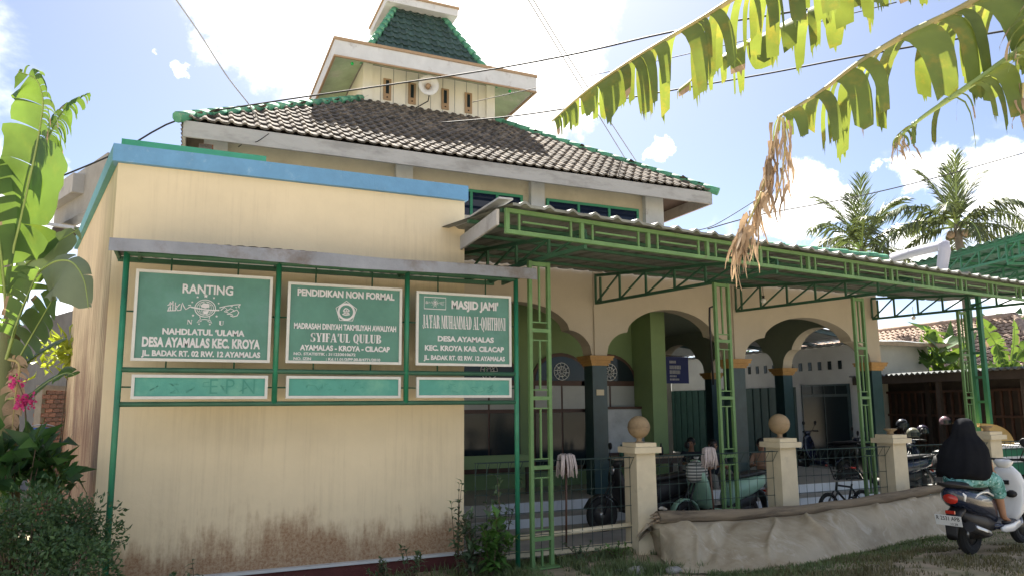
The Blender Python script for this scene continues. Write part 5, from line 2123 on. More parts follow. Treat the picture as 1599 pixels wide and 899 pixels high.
def scooter(name, lab, cat, loc, rz, body, shield, seat='seat', wr=.235, group=None, floor_='black', plate=None, full=True):
    s = thing(name, lab, cat, loc, rz, group)
    WB = 1.25
    wheel(s, 0, wr, .10)
    wheel(s, WB, wr, .09)
    # rear body
    part('rear_body', MB().loft([sec(-.36, 0, .70, .045, .05), sec(-.34, 0, .69, .10, .085), sec(-.22, 0, .66, .155, .12), sec(0, 0, .60, .175, .15), sec(.22, 0, .56, .17, .17), sec(.38, 0, .50, .155, .17), sec(.44, 0, .42, .13, .12)]), K[body], s, True)
    part('under_body', MB().loft([sec(-.20, 0, .46, .06, .05), sec(-.05, 0, .40, .10, .10), sec(.2, 0, .34, .12, .12), sec(.42, 0, .30, .12, .07)]), K['black'], s, True)
    se = MB().loft([sec(-.37, 0, .80, .04, .012), sec(-.34, 0, .80, .10, .03), sec(-.15, 0, .795, .135, .045), sec(.1, 0, .765, .14, .045), sec(.3, 0, .75, .11, .045), sec(.44, 0, .735, .06, .03)])
    part('seat', se, K[seat], s, True)
    gr = MB().tube([(-.12, .14, .77), (-.3, .15, .80), (-.42, .08, .82), (-.42, -.08, .82), (-.3, -.15, .80), (-.12, -.14, .77)], .014, 8)
    part('grab_rail', gr, K['black'], s, True)
    lam = MB().ball((-.335, 0, .655), .075, 16, 10, (.55, 1.15, .85))
    part('tail_lamp', lam, K['red'], s, True)
    gua = MB().loft([sec(-.20, 0, .52, .09, .04), sec(-.30, 0, .47, .085, .05), sec(-.36, 0, .37, .075, .05), sec(-.38, 0, .24, .06, .04)])
    part('rear_mudguard', gua, K['black'], s, True)
    part('reflector', MB().box((-.372, 0, .505), (.02, .10, .035)), K['red'], s, True)
    ex = MB().tube([(.25, -.12, .22), (.05, -.17, .24), (-.05, -.185, .27), (-.36, -.19, .37)], [.02, .03, .055, .06], 12)
    e = part('exhaust', ex, K['black'], s, True)
    part('heat_shield', MB().loft([ring((-.02 - .3 * t, -.243 - .004 * t, .285 + .085 * t), (1, 0, -.25), (0, .3, 1), .03, .018, 10, 3) for t in (0, .33, .66, 1)]), K['steel'], e, True)
    en = MB().loft([sec(-.05, .02, .24, .09, .06), sec(.15, 0, .25, .12, .09), sec(.35, 0, .27, .09, .07)])
    part('engine', en, K['black'], s, True)
    # floor and shield
    fb = MB().loft([sec(.36, 0, .30, .13, .035, pw=5), sec(.5, 0, .285, .165, .04, pw=5), sec(.75, 0, .285, .165, .04, pw=5), sec(.88, 0, .32, .15, .05, pw=5)])
    part('footboard', fb, K[floor_], s, True)
    for q in (-1, 1):
        part('floor_side_cover', MB().loft([ring((x, q * .172, z), (0, 1, 0), (0, 0, 1), .014, hh, 8) for (x, z, hh) in ((.40, .27, .02), (.5, .265, .045), (.7, .265, .05), (.86, .30, .04))]), K[shield], s, True)
    sh = MB().loft([sec(.82, 0, .30, .13, .02), sec(.88, 0, .36, .17, .03), sec(.94, 0, .50, .20, .045), sec(.985, 0, .68, .21, .05), sec(1.0, 0, .84, .18, .05), sec(1.0, 0, .93, .10, .045), sec(1.0, 0, .96, .05, .03)], True)
    # sections stand upright: widen them along z instead of x
    sh2 = MB()
    rings = []
    for (x, z, hw, hd) in ((.84, .30, .14, .05), (.90, .42, .21, .05), (.95, .58, .235, .055), (.985, .74, .23, .06), (1.0, .86, .17, .06), (1.0, .94, .09, .055)):
        rings.append(ring((x, 0, z), (0, 1, 0), (1, 0, .25), hw, hd, 16, 3))
    sh2.loft(rings)
    lsh = part('leg_shield', sh2, K[shield], s, True)
    part('hook_panel', MB().box((.915, -.02, .76), (.02, .10, .05)), K['black'], lsh, True)
    part('pocket', MB().loft([ring((.885, -.09, .62), (0, 1, 0), (0, 0, 1), .055, .035, 10), ring((.93, -.09, .63), (0, 1, 0), (0, 0, 1), .07, .05, 10)]), K['black'], lsh, True)
    hd = MB().loft([ring((x, 0, z), (0, 1, 0), (1, 0, .3), hw, hd_, 14, 2.6) for (x, z, hw, hd_) in ((1.0, .93, .06, .05), (.995, .98, .10, .06), (.99, 1.015, .115, .06), (.985, 1.035, .08, .04))])
    part('headset', hd, K[shield], s, True)
    hb = MB().tube([(.90, .35, 1.03), (.95, .24, 1.04), (.99, .1, 1.03), (.99, -.1, 1.03), (.95, -.24, 1.04), (.90, -.35, 1.03)], .014, 8)
    h = part('handlebar', hb, K['black'], s, True)
    for q in (-1, 1):
        part('grip', MB().tube([(.955, q * .22, 1.04), (.90, q * .36, 1.03)], .021, 10), K['rubber'], h, True)
        part('mirror_stalk', MB().tube([(.96, q * .20, 1.05), (.95, q * .25, 1.14), (.93, q * .28, 1.20)], .006, 6), K['black'], h, True)
        part('mirror', MB().lathe([(.02, -.02), (.052, -.012), (.056, .004), (.05, .008)], (.92, q * .285, 1.245), 16, Mx.Rotation(-pi / 2, 3, 'Y')), K['black'], h, True)
    part('headlight', MB().ball((1.055, 0, .90), .065, 14, 8, (.5, 1, 1)), K['steel'], s, True)
    part('front_fender', MB().loft([ring((WB + (wr + .035) * cos(a), 0, wr + (wr + .035) * sin(a)), (0, 1, 0), (cos(a), 0, sin(a)), .06, .014, 10, 3) for a in [radians(q) for q in (20, 50, 80, 110, 140, 165)]]), K[shield], s, True)
    for q in (-1, 1):
        part('fork', MB().tube([(WB, q * .065, wr), (WB - .08, q * .06, .50), (1.03, q * .03, .80)], .016, 8), K['black'], s, True)
    part('side_stand', MB().tube([(.3, .12, .22), (.22, .24, .0)], .01, 6), K['black'], s, True)
    if full:
        # white curved stripe and swoosh on both flanks, plate with its number
        for q in (-1, 1):
            st = MB()
            pts = [(.30, .655), (.20, .70), (.08, .705), (-.05, .685), (-.14, .645), (-.10, .625), (.16, .622)]

            def onside(x, z):
                hw = .165 if x > -.1 else .15
                return V((x, q * (hw * .985 - max(0, z - .60) * .28 + .012), z))
            st.tube([onside(*p) for p in pts], .013, 6)
            part('flank_stripe', st, K['scooterwhite'], s, True)
            sw_ = MB().tube([(-.30, q * .085, .74), (-.27, q * .125, .69), (-.285, q * .125, .63)], [.012, .02, .01], 6)
            part('lamp_trim', sw_, K['scooterwhite'], s, True)
        px_ = -.425
        R = Mx.Rotation(radians(-12), 3, 'Y')
        pl = part('number_plate', MB().box((px_, 0, .42), (.006, .285, .115), R), K['plate'], s, True)
        for (txt, w, h, zc, yc) in (('R 2531 APB', .25, .045, .445, 0), ('12.28', .075, .024, .385, -.06)):
            m = text_mb(txt, w, h, .012)
            # seen from behind: letters run towards -y
            m.v = [tuple(R @ V((-.0055, (w / 2 - p[0]) + yc, p[1] - h / 2 + zc - .42)) + V((px_, 0, .42))) for p in m.v]
            part('plate_lettering', m, K['black'], pl, True)
        part('plate_bracket', MB().box((-.39, 0, .44), (.06, .06, .05)), K['black'], s, True)
    return s


# ------------------------------------------------ people
def skin_mesh(joints, edges, sub=2):
    names = list(joints)
    me = bpy.data.meshes.new('body')
    me.from_pydata([joints[n][0] for n in names], [(names.index(a), names.index(b)) for a, b in edges], [])
    ob = bpy.data.objects.new('body', me)
    COL.objects.link(ob)
    sk = ob.modifiers.new('s', 'SKIN')
    sk.use_smooth_shade = True
    ss = ob.modifiers.new('u', 'SUBSURF')
    ss.levels = sub
    for i, n in enumerate(names):
        r = joints[n][1]
        me.skin_vertices[0].data[i].radius = (r, r) if not isinstance(r, tuple) else r
        me.skin_vertices[0].data[i].use_root = (i == 0)
    dg = bpy.context.evaluated_depsgraph_get()
    m2 = bpy.data.meshes.new_from_object(ob.evaluated_get(dg))
    bpy.data.objects.remove(ob)
    bpy.data.meshes.remove(me)
    mb = MB()
    mb.add([v.co.copy() for v in m2.vertices], [tuple(p.vertices) for p in m2.polygons], True)
    bpy.data.meshes.remove(m2)
    return mb


def figure(t, J, shirt, legs, hair='black', sleeve=.55, hemleg=.85, sc=1.0, face=V((1, 0, 0)), hairlong=False, bare=True):
    """a person from joint positions (local to t); J: pelvis chest neck head + l/r shoulder elbow wrist hip knee ankle toe"""
    g = lambda n: V(J[n])
    D = {'pelvis': (g('pelvis'), .10 * sc), 'waist': (g('pelvis').lerp(g('chest'), .5), .095 * sc), 'chest': (g('chest'), .115 * sc), 'neck': (g('neck'), .048 * sc),
         'skull': (g('head'), .075 * sc), 'crown': (g('head') + (g('head') - g('neck')).normalized() * .075 * sc, .062 * sc)}
    E = [('pelvis', 'waist'), ('waist', 'chest'), ('chest', 'neck'), ('neck', 'skull'), ('skull', 'crown')]
    f = V(face).normalized()
    D['nose'] = (g('head') + f * .088 * sc - V((0, 0, .012 * sc)), .011 * sc)
    D['chin'] = (g('head') + f * .052 * sc - V((0, 0, .062 * sc)), .03 * sc)
    E += [('skull', 'nose'), ('skull', 'chin')]
    for s in 'lr':
        sh, el, wr, hp, kn, an, to = [g(s + '_' + n) for n in ('shoulder', 'elbow', 'wrist', 'hip', 'knee', 'ankle', 'toe')]
        D[s + 'sh'] = (sh, .052 * sc)
        D[s + 'el'] = (el, .038 * sc)
        D[s + 'wr'] = (wr, .026 * sc)
        hd = (wr - el).normalized()
        side = hd.cross(V((0, 0, 1)))
        side = side.normalized() if side.length > .1 else hd.cross(f).normalized()
        pm = wr + hd * .06 * sc
        D[s + 'palm'] = (pm, (.034 * sc, .017 * sc))
        E += [('chest', s + 'sh'), (s + 'sh', s + 'el'), (s + 'el', s + 'wr'), (s + 'wr', s + 'palm')]
        curl = V((0, 0, -.018)) * sc
        for k, (o, L) in enumerate(((-.027, .06), (-.009, .075), (.009, .07), (.026, .055))):
            a, b = pm + hd * .04 * sc + side * o * sc, pm + hd * (.04 + L) * sc + side * o * 1.15 * sc + curl
            D[s + 'f%d' % k] = (a, .010 * sc)
            D[s + 'g%d' % k] = (b, .0075 * sc)
            E += [(s + 'palm', s + 'f%d' % k), (s + 'f%d' % k, s + 'g%d' % k)]
        D[s + 'th'] = (wr + hd * .045 * sc - side * .05 * sc + curl * .5, .010 * sc)
        E.append((s + 'palm', s + 'th'))
        D[s + 'hp'] = (hp, .085 * sc)
        D[s + 'kn'] = (kn, .058 * sc)
        D[s + 'cf'] = (kn.lerp(an, .35), .055 * sc)
        D[s + 'an'] = (an, .036 * sc)
        D[s + 'to'] = (to, (.036 * sc, .02 * sc))
        E += [('pelvis', s + 'hp'), (s + 'hp', s + 'kn'), (s + 'kn', s + 'cf'), (s + 'cf', s + 'an'), (s + 'an', s + 'to')]
    part('body', skin_mesh(D, E), K['skin'], t, True)
    sid = f.cross(V((0, 0, 1))).normalized()
    for q in (-1, 1):
        part('eye', MB().ball(g('head') + f * .072 * sc + sid * q * .03 * sc + V((0, 0, .012 * sc)), .011 * sc, 8, 6), K['black'], t, True)
        part('ear', MB().ball(g('head') + sid * q * .078 * sc, .022 * sc, 8, 6, (.6, .6, 1.2)), K['skin'], t, True)
    part('mouth', MB().box(g('head') + f * .078 * sc - V((0, 0, .045 * sc)), (.012 * sc, .012 * sc, .008 * sc)), K['maroon'], t, True)
    if shirt:
        C = {'w': (g('pelvis') + V((0, 0, .02)), .125 * sc), 'm': (g('pelvis').lerp(g('chest'), .5), .122 * sc), 'c': (g('chest'), .14 * sc), 'n': (g('chest').lerp(g('neck'), .7), .075 * sc)}
        CE = [('w', 'm'), ('m', 'c'), ('c', 'n')]
        for s in 'lr':
            C[s + 's'] = (g(s + '_shoulder'), .07 * sc)
            C[s + 'e'] = (g(s + '_shoulder').lerp(g(s + '_elbow'), sleeve + .3), .055 * sc)
            CE += [('c', s + 's'), (s + 's', s + 'e')]
        part('shirt', skin_mesh(C, CE), shirt, t, True)
    if legs:
        C = {'p': (g('pelvis'), .125 * sc)}
        CE = []
        for s in 'lr':
            C[s + 'h'] = (g(s + '_hip'), .105 * sc)
            C[s + 'k'] = (g(s + '_knee'), .075 * sc)
            C[s + 'a'] = (g(s + '_knee').lerp(g(s + '_ankle'), hemleg), .06 * sc)
            CE += [('p', s + 'h'), (s + 'h', s + 'k'), (s + 'k', s + 'a')]
        part('trousers', skin_mesh(C, CE), legs, t, True)
    if hair:
        hm = MB().ball(g('head') - f * .015 * sc + V((0, 0, .035 * sc)), .095 * sc, 16, 10, (1, .92, 1.0))
        zc = g('head').z + .005 * sc
        hm.v = [(p[0], p[1], p[2]) if (V(p) - g('head')).dot(f) < .035 * sc or p[2] > zc + .055 * sc else tuple(g('head') + (V(p) - g('head')) * .8) for p in hm.v]
        part('hair', hm, K[hair], t, True)


# the woman and her scooter
rp = PG(1516, 864)
SRZ = radians(9)
scooter('motor_scooter', 'dark blue and white scooter with red tail lamp, ridden by the woman in black', 'scooter', (rp.x, rp.y, gz(rp.x, rp.y) - .01), SRZ, 'navy', 'scooterwhite', floor_='navy')
wm = thing('person', 'woman in long black hijab and teal floral dress sitting on the scooter', 'person', (rp.x, rp.y, gz(rp.x, rp.y) - .01), SRZ)
JW = dict(pelvis=(.02, 0, .90), chest=(.05, 0, 1.17), neck=(.08, 0, 1.31), head=(.11, 0, 1.41))
for s, q in (('l', 1), ('r', -1)):
    JW[s + '_shoulder'] = (.06, q * .16, 1.24)
    JW[s + '_elbow'] = (.10, q * .24, 1.03)
    JW[s + '_wrist'] = (.30, q * .17, .95)
    JW[s + '_hip'] = (.05, q * .09, .88)
    JW[s + '_knee'] = (.40, q * .15, .80)
    JW[s + '_ankle'] = (.52, q * .15, .385)
    JW[s + '_toe'] = (.64, q * .155, .345)
figure(wm, JW, None, None, None)


def drape(rings, seed, amp=.012, n=64):
    """a hanging cloth: rings of (x, y, z, rx, ry) with soft folds"""
    o = []
    for k, (x, y, z, rx, ry) in enumerate(rings):
        pts = []
        for j in range(n):
            a = 2 * pi * j / n
            f = 1 + amp * 8 * (k / len(rings)) * NZ.noise(V((cos(a) * 3.2 + seed, sin(a) * 3.2, k * .22))) + amp * 2.6 * (k / len(rings)) ** 1.2 * abs(sin(a * 6.5 + .5 * k * .3 + seed))
            pts.append(V((x + rx * cos(a) * f, y + ry * sin(a) * f, z + .022 * (k / len(rings)) * sin(a * 5 + seed))))
        o.append(pts)
    return o


hj = MB().loft(drape([(.11, 0, 1.548, .015, .015), (.11, 0, 1.546, .04, .038), (.108, 0, 1.535, .07, .065), (.105, 0, 1.512, .097, .088), (.10, 0, 1.475, .117, .106), (.095, 0, 1.43, .127, .117), (.09, 0, 1.385, .13, .122), (.082, 0, 1.345, .133, .138), (.072, 0, 1.305, .14, .172), (.062, 0, 1.265, .15, .215),
                      (.05, 0, 1.19, .165, .262), (.04, 0, 1.10, .175, .28), (.03, 0, 1.01, .185, .29), (.01, 0, .93, .20, .295), (-.01, 0, .875, .195, .27)], 2.0, .016))
part('hijab', hj, K['hijab'], wm, True)
dr = MB().loft(drape([(.03, 0, 1.0, .13, .17), (.01, 0, .93, .17, .20), (-.0, 0, .86, .20, .215), (.02, 0, .81, .22, .22), (.03, 0, .785, .20, .20)], 5.0, .02))
part('dress', dr, K['floral'], wm, True)
for q in (-1, 1):
    C = {'a': (V((.04, q * .09, .89)), .125), 'b': (V((.25, q * .125, .865)), .115), 'c': (V((.40, q * .15, .81)), .10), 'd': (V((.445, q * .15, .70)), .088), 'e': (V((.48, q * .15, .60)), .085)}
    part('dress_leg', skin_mesh(C, [('a', 'b'), ('b', 'c'), ('c', 'd'), ('d', 'e')]), K['floral'], wm, True)
    part('sandal', MB().loft([ring((x - .04, q * .152, .338), (0, 1, 0), (0, 0, 1), w, .01, 8, 4) for (x, w) in ((.53, .02), (.56, .035), (.66, .042), (.74, .02))]), K['black'], wm, True)

# parked motorcycles behind the fence
mb1 = PY(1440, 720, 10.6)
scooter('motorcycle', 'dark parked motorcycle nearest the third fence pillar', 'motorcycle', (mb1.x - .3, 10.6, -.18), radians(150), 'navy', 'black', wr=.27, group='motorcycles parked in the yard', full=False)
mb2 = PY(1462, 700, 11.6)
bk = scooter('motorcycle', 'dark parked motorcycle with a shiny seat behind the black hijab', 'motorcycle', (mb2.x + .5, 11.6, -.18), radians(165), 'black', 'navy', wr=.27, group='motorcycles parked in the yard', full=False)
dup(bk, (mb2.x + .2, 12.8, -.18), radians(158), 'dark parked motorcycle at the back of the row before the wooden shed')
mb3 = PY(1265, 700, 13.9)
dup(bk, (14.9, 13.4, -.05), radians(105), 'black motorcycle parked beyond the side arch of the mosque')
hl = [(1476, 657, 12.0, 'pinkish grey helmet, highest of the helmets on the parked motorcycles', (.26, .17, .20)), (1409, 662, 11.6, 'black helmet behind the third fence pillar', (.02, .022, .03)), (1426, 676, 10.9, 'dull olive helmet just right of the third fence pillar', (.17, .17, .13)), (1441, 671, 11.8, 'dark glossy helmet between the olive and the pinkish helmet', (.03, .025, .045))]
for (px, py, y, lab, colr) in hl:
    c = PY(px, py, y)
    h = thing('helmet', lab, 'helmet', c, 0, 'helmets on the parked motorcycles')
    pr = [(.13 * sin(a), -.125 * cos(a)) for a in [radians(q) for q in (52, 65, 80, 95, 110, 125, 140, 155, 170, 179)]]
    part('shell', MB().lathe(pr, (0, 0, 0), 18), M('helmet_paint', colr, .25, .1, 6, 0, coat=.6), h, True)
    part('visor', MB().loft([[V((.137 * cos(a), .137 * sin(a), z)) for a in [radians(q) for q in range(200, 341, 14)]] for z in (-.06, -.01, .03)], False, True, closed=False), K['glass'], h, True)
    part('rim', MB().tube([(.108 * cos(2 * pi * j / 18), .108 * sin(2 * pi * j / 18), -.078) for j in range(19)], .008, 6, False), K['rubber'], h, True)

# mint scooter behind the second panel, facing left
ms = PY(1166, 775, 9.35)
scooter('motor_scooter', 'mint green classic scooter behind the wire panel with the brown mop', 'scooter', (ms.x, 9.35, -.19), radians(183), 'mint', 'mint', wr=.22, full=False)
bs = PY(1088, 735, 9.25)
sk_ = thing('sack', 'white and grey striped sack on the mint scooter front', 'sack', bs)
sm_ = MB()
rg = []
for (z, r) in ((-.16, .05), (-.14, .15), (-.05, .175), (.05, .165), (.12, .12), (.15, .04)):
    rg.append([V((r * cos(a) * 1.1, r * .7 * sin(a), z + .012 * sin(3 * a))) for a in [2 * pi * j / 18 for j in range(18)]])
sm_.loft(rg)
stm = M('striped_sack_cloth', (.42, .42, .40), .8, .1, 3)
t_ = stm.node_tree
b_ = t_.nodes['Principled BSDF']
wv = nd(t_, 'ShaderNodeTexWave', i_Scale=7.0)
wv.bands_direction = 'Z'
tcn = nd(t_, 'ShaderNodeTexCoord')
t_.links.new(tcn.outputs['Object'], wv.inputs['Vector'])
mcn = nd(t_, 'ShaderNodeMix', data_type='RGBA')
mcn.inputs['A'].default_value = (.05, .06, .06, 1)
mcn.inputs['B'].default_value = (.5, .5, .47, 1)
t_.links.new(wv.outputs['Fac'], mcn.inputs['Factor'])
t_.links.new(mcn.outputs['Result'], b_.inputs['Base Color'])
part('cloth', sm_, stm, sk_, True)
part('tied_neck', MB().lathe([(.03, .14), (.02, .17), (.05, .22)], (0, 0, 0), 10), stm, sk_, True)
ms2 = PY(965, 770, 9.6)
scooter('motorcycle', 'dark motorcycle half hidden behind the first fence pillar', 'motorcycle', (ms2.x + 1.05, 9.7, -.19), radians(178), 'black', 'black', wr=.26, group='motorcycles parked in the yard', full=False)

# small black bicycle
bc = PY(1345, 775, 9.0)
by_ = thing('bicycle', 'small black bicycle with high handlebars behind the wire fence', 'bicycle', (bc.x, 9.0, -.19), radians(184))
r = .235
wheel(by_, 0, r, .05, spokes=20)
wheel(by_, .80, r, .05, spokes=20)
bbk, st_, hd_, ht = V((.33, 0, .26)), V((.23, 0, .52)), V((.60, 0, .50)), V((.57, 0, .62))
fm = MB()
for a, b, rr in ((bbk, hd_, .018), (st_, ht - V((0, 0, .05)), .016), (bbk, st_ + V((-.02, 0, .05)), .016), (hd_ - V((0, 0, .02)), ht, .02)):
    fm.tube([a, b], rr, 8)
for q in (-1, 1):
    fm.tube([bbk, V((0, q * .045, r))], .009, 6)
    fm.tube([st_, V((0, q * .045, r))], .008, 6)
part('frame', fm, K['black'], by_, True)
for q in (-1, 1):
    part('fork', MB().tube([hd_ + V((.01, q * .04, -.02)), V((.80, q * .045, r))], .012, 8), K['black'], by_, True)
part('seat_post', MB().tube([st_, st_ + V((-.04, 0, .13))], .012, 8), K['steel'], by_, True)
part('saddle', MB().loft([ring((x, 0, .67 + dz), (0, 1, 0), (0, 0, 1), w, .02, 10) for (x, w, dz) in ((.06, .03, .01), (.10, .07, .005), (.18, .05, 0), (.30, .02, 0), (.33, .012, -.01))]), K['seat'], by_, True)
hb = MB().tube([(.46, .28, .86), (.53, .2, .86), (.56, .12, .85), (.57, .04, .66), (.57, -.04, .66), (.56, -.12, .85), (.53, -.2, .86), (.46, -.28, .86)], .011, 8)
hb.tube([(.565, .10, .78), (.565, -.10, .78)], .009, 6)
h_ = part('handlebar', hb, K['black'], by_, True)
for q in (-1, 1):
    part('grip', MB().tube([(.51, q * .22, .86), (.455, q * .285, .86)], .017, 8), K['red'], h_, True)
part('chainring', MB().lathe([(.07, -.004), (.07, .004)], bbk + V((0, -.05, 0)), 20, Mx.Rotation(pi / 2, 3, 'X')), K['steel'], by_, True)
for q, dz in ((-1, -.12), (1, .12)):
    c_ = part('crank', MB().tube([bbk + V((0, q * .06, 0)), bbk + V((.04 * q, q * .07, dz))], .008, 6), K['steel'], by_, True)
    part('pedal', MB().box(bbk + V((.04 * q, q * .12, dz)), (.08, .08, .02)), K['black'], c_, True)

# people on the verandah
brownshirt = M('brown_shirt_cloth', (.33, .19, .12), .9, .15, 6, .1)
greycloth = M('grey_sarong_cloth', (.20, .20, .18), .9, .2, 8, .1)
darkcloth = M('dark_cloth', (.03, .035, .045), .9, .2, 8, .1)
p1 = PY(1192, 720, 11.25)
m1 = thing('person', 'man in brown shirt sitting on the verandah edge left of the middle fence pillar', 'person', (p1.x, 11.25, ZF), radians(215))
J = dict(pelvis=(0, 0, .11), chest=(.06, 0, .47), neck=(.10, 0, .62), head=(.13, 0, .76))
for s, q in (('l', 1), ('r', -1)):
    J[s + '_shoulder'] = (.07, q * .17, .55)
    J[s + '_elbow'] = (.20, q * .24, .34)
    J[s + '_wrist'] = (.36, q * .12, .38)
    J[s + '_hip'] = (.03, q * .1, .10)
    J[s + '_knee'] = (.42, q * .16, .30 if q > 0 else .22)
    J[s + '_ankle'] = (.45, q * .14, -.09)
    J[s + '_toe'] = (.57, q * .15, -.15)
figure(m1, J, brownshirt, greycloth, 'black')
p2 = PY(1108, 720, 11.4)
m2 = thing('person', 'person with dark hair sitting in shade just behind the brownish mop', 'person', (p2.x + .1, 11.5, ZF), radians(260))
figure(m2, J, darkcloth, greycloth, 'black')
p3 = PY(1080, 690, 12.3)
m3 = thing('person', 'person in dark clothes sitting deep in the shade right of the green pillar', 'person', (p3.x, 12.3, ZF), radians(225))
figure(m3, {k_: (v_[0], v_[1], max(v_[2], .05)) for k_, v_ in J.items()}, darkcloth, darkcloth, 'black')

# things in the verandah
wp = PY(978, 668, 12.55)
wb = thing('whiteboard', 'large scuffed whiteboard leaning below the arched window', 'whiteboard', (wp.x, 12.5, ZF))
tl = lambda z: 12.42 + (z - ZF) * .14
part('board', MB().loft([[V((wp.x - .55, tl(z), z)), V((wp.x + .50, tl(z), z)), V((wp.x + .50, tl(z) + .03, z)), V((wp.x - .55, tl(z) + .03, z))] for z in (.75, 1.62)], True, False), K['board'], wb)
for (a, b) in (((-.56, 1.63), (.52, 1.63)), ((-.56, .74), (.52, .74)), ((.51, .16), (.51, 1.66)), ((-.57, .16), (-.57, 1.66))):
    part('rail', MB().bar((wp.x + a[0], tl(a[1]) - .012, a[1]), (wp.x + b[0], tl(b[1]) - .012, b[1]), .05, .05), K['brown'], wb)
tp = PY(955, 735, 11.7)
tbx = tp.x
tab = thing('table', 'low dark wooden table on the verandah before the whiteboard', 'table', (tbx + .5, 11.75, ZF))
part('top', MB().bb(tbx - .25, tbx + 1.5, 11.55, 11.95, .70, .75), K['plank'], tab)
for x in (tbx - .2, tbx + 1.45):
    for y in (11.6, 11.9):
        part('leg', MB().bb(x - .03, x + .03, y - .03, y + .03, ZF, .70), K['wooddark'], tab)
part('apron', MB().bb(tbx - .17, tbx + 1.42, 11.57, 11.59, .6, .70), K['wooddark'], tab)
bl_ = ['black bottle at the left end of the verandah table', 'dark green bottle second on the verandah table', 'black bottle in the middle of the verandah table', 'dark green bottle right of the middle of the verandah table', 'black bottle at the right end of the verandah table']
for i, dx in enumerate((-.1, .25, .42, .95, 1.1)):
    c = V((tbx + dx, 11.7 + .05 * (i % 2), .751))
    solo('bottle', MB().lathe([(.035, 0), (.04, .01), (.04, .10), (.035, .14), (.015, .17), (.015, .21), (.02, .215)], c, 12), K['darkgreen'] if i % 2 else K['black'], bl_[i], 'bottle', 'bottles on the verandah table')
# blue banner hung in the side verandah
b0, b1 = PY(1044, 556, 16.4), PY(1076, 598, 16.4)
bn = thing('banner', 'dark blue printed banner hanging in the side verandah right of the green pillar', 'banner', (b0.x, 16.4, b1.z))
part('cloth', MB().bb(b0.x - .25, b1.x, 16.4, 16.41, b1.z, b0.z), K['bluebanner'], bn)
for i, (z, h, w) in enumerate(((.80, .07, .24), (.60, .10, .36), (.42, .10, .34), (.27, .05, .22), (.15, .05, .30))):
    zz = b1.z + (b0.z - b1.z) * z
    lm = MB()
    x = b0.x + .02
    while x < b0.x + w:
        ww = rnd.uniform(.02, .04)
        lm.bb(x, x + ww, 16.394, 16.3985, zz - h / 2, zz + h / 2)
        x += ww + .015
    part('print_line', lm, K['letter'], bn, kind='stuff')
part('hem_bar', MB().tube([(b0.x - .27, 16.405, b0.z + .02), (b1.x + .02, 16.405, b0.z + .02)], .015, 6), K['wooddark'], bn)

# food cart at the right
fc = PY(1560, 690, 9.6)
ct = thing('food_cart', 'food cart with rounded ochre awning and green and white panels behind the woman', 'cart', (fc.x, 9.8, -.18))
part('body', MB().bb(fc.x - .55, fc.x + 1.3, 9.55, 10.3, .25, .78), K['teal'], ct)
part('white_panel', MB().bb(fc.x - .5, fc.x + 1.25, 9.535, 9.548, .50, .62), K['white'], ct)
part('counter', MB().bb(fc.x - .6, fc.x + 1.35, 9.5, 10.35, .782, .83), K['white'], ct)
aw = MB()
aw.loft([[V((fc.x - .55 + .95 * (1 - (1 - t) ** 2.0) * 1.0, y, .86 + .42 * cos(t * pi / 2))) for t in [i / 10 for i in range(11)]] for y in (9.55, 9.9, 10.3)], False, True, closed=False)
part('awning', aw, K['yellowcloth'], ct)
part('awning_end', MB().prism([(-.55, .86), (.40, .86)] + [(-.55 + .95 * (1 - (1 - t) ** 2.0), .86 + .42 * cos(t * pi / 2)) for t in [1 - i / 10 for i in range(11)]], (fc.x, 9.56, 0), (1, 0, 0), (0, 0, 1), (0, .012, 0)), K['yellowcloth'], ct)
for x in (fc.x - .4, fc.x + 1.1):
    w_ = MB().lathe([(.2, -.02), (.2, .02)], (x, 9.5, .02), 20, Mx.Rotation(pi / 2, 3, 'X'))
    part('wheel', w_, K['rubber'], ct)
# white glazed booth in the shed's shade
bp0 = PY(1561, 625, 13.0)
bo = thing('display_booth', 'pale little glazed booth with pitched roof in the shade by the shed', 'booth', (bp0.x, 13, -.18))
x0 = bp0.x
zr0, zr1, zr2 = PY(1561, 600, 13).z, PY(1561, 612, 13).z, PY(1561, 632, 13).z
part('roof', MB().prism([(-.62, zr1), (.62, zr1), (0, zr0 + .05)], (x0, 12.7, 0), (1, 0, 0), (0, 0, 1), (0, .7, 0)), K['greywhite'], bo)
part('sign_band', MB().bb(x0 - .5, x0 + .5, 12.75, 13.3, zr2, zr1 - .003), K['white'], bo)
for dx in (-.47, .47):
    part('post', MB().bb(x0 + dx - .03, x0 + dx + .03, 12.76, 12.82, -.18, zr2 - .002), K['greywhite'], bo)
part('pane', MB().bb(x0 - .43, x0 + .43, 12.79, 12.8, .7, zr2 - .01), K['glass'], bo)
part('base', MB().bb(x0 - .44, x0 + .44, 12.77, 13.28, -.18, .7), K['greywhite'], bo)
# ================================================================== buildings behind
# pale building seen through the arches
wx = 17.5
wz = 3.35
wb2 = thing('pale_building', 'low pale building with a row of slot vents and dark glass doors behind the arches', 'building', (18.8, 19, -.18))
part('west_wall', MB().bb(wx, wx + .2, 15.0, 24, -.18, wz), K['greywhite'], wb2)
part('front_wall', MB().bb(wx + .202, 20.3, 15.0, 15.2, -.18, wz), M('pale_block_wall', (.50, .47, .40), .85, .12, 2, .1), wb2)
for i in range(13):
    y = 15.75 + i * .38
    part('slot_vent', MB().bb(wx - .02, wx + .01, y - .06, y + .06, 2.68, 2.93), K['glass'], wb2)
part('door_frame', MB().bb(wx - .06, wx - .002, 15.45, 17.25, -.15, 2.25), K['tiledark'], wb2)
for k in range(2):
    y0 = 15.52 + k * .86
    part('glass_door', MB().bb(wx - .075, wx - .065, y0, y0 + .80, .0, 1.88), K['glass'], wb2)
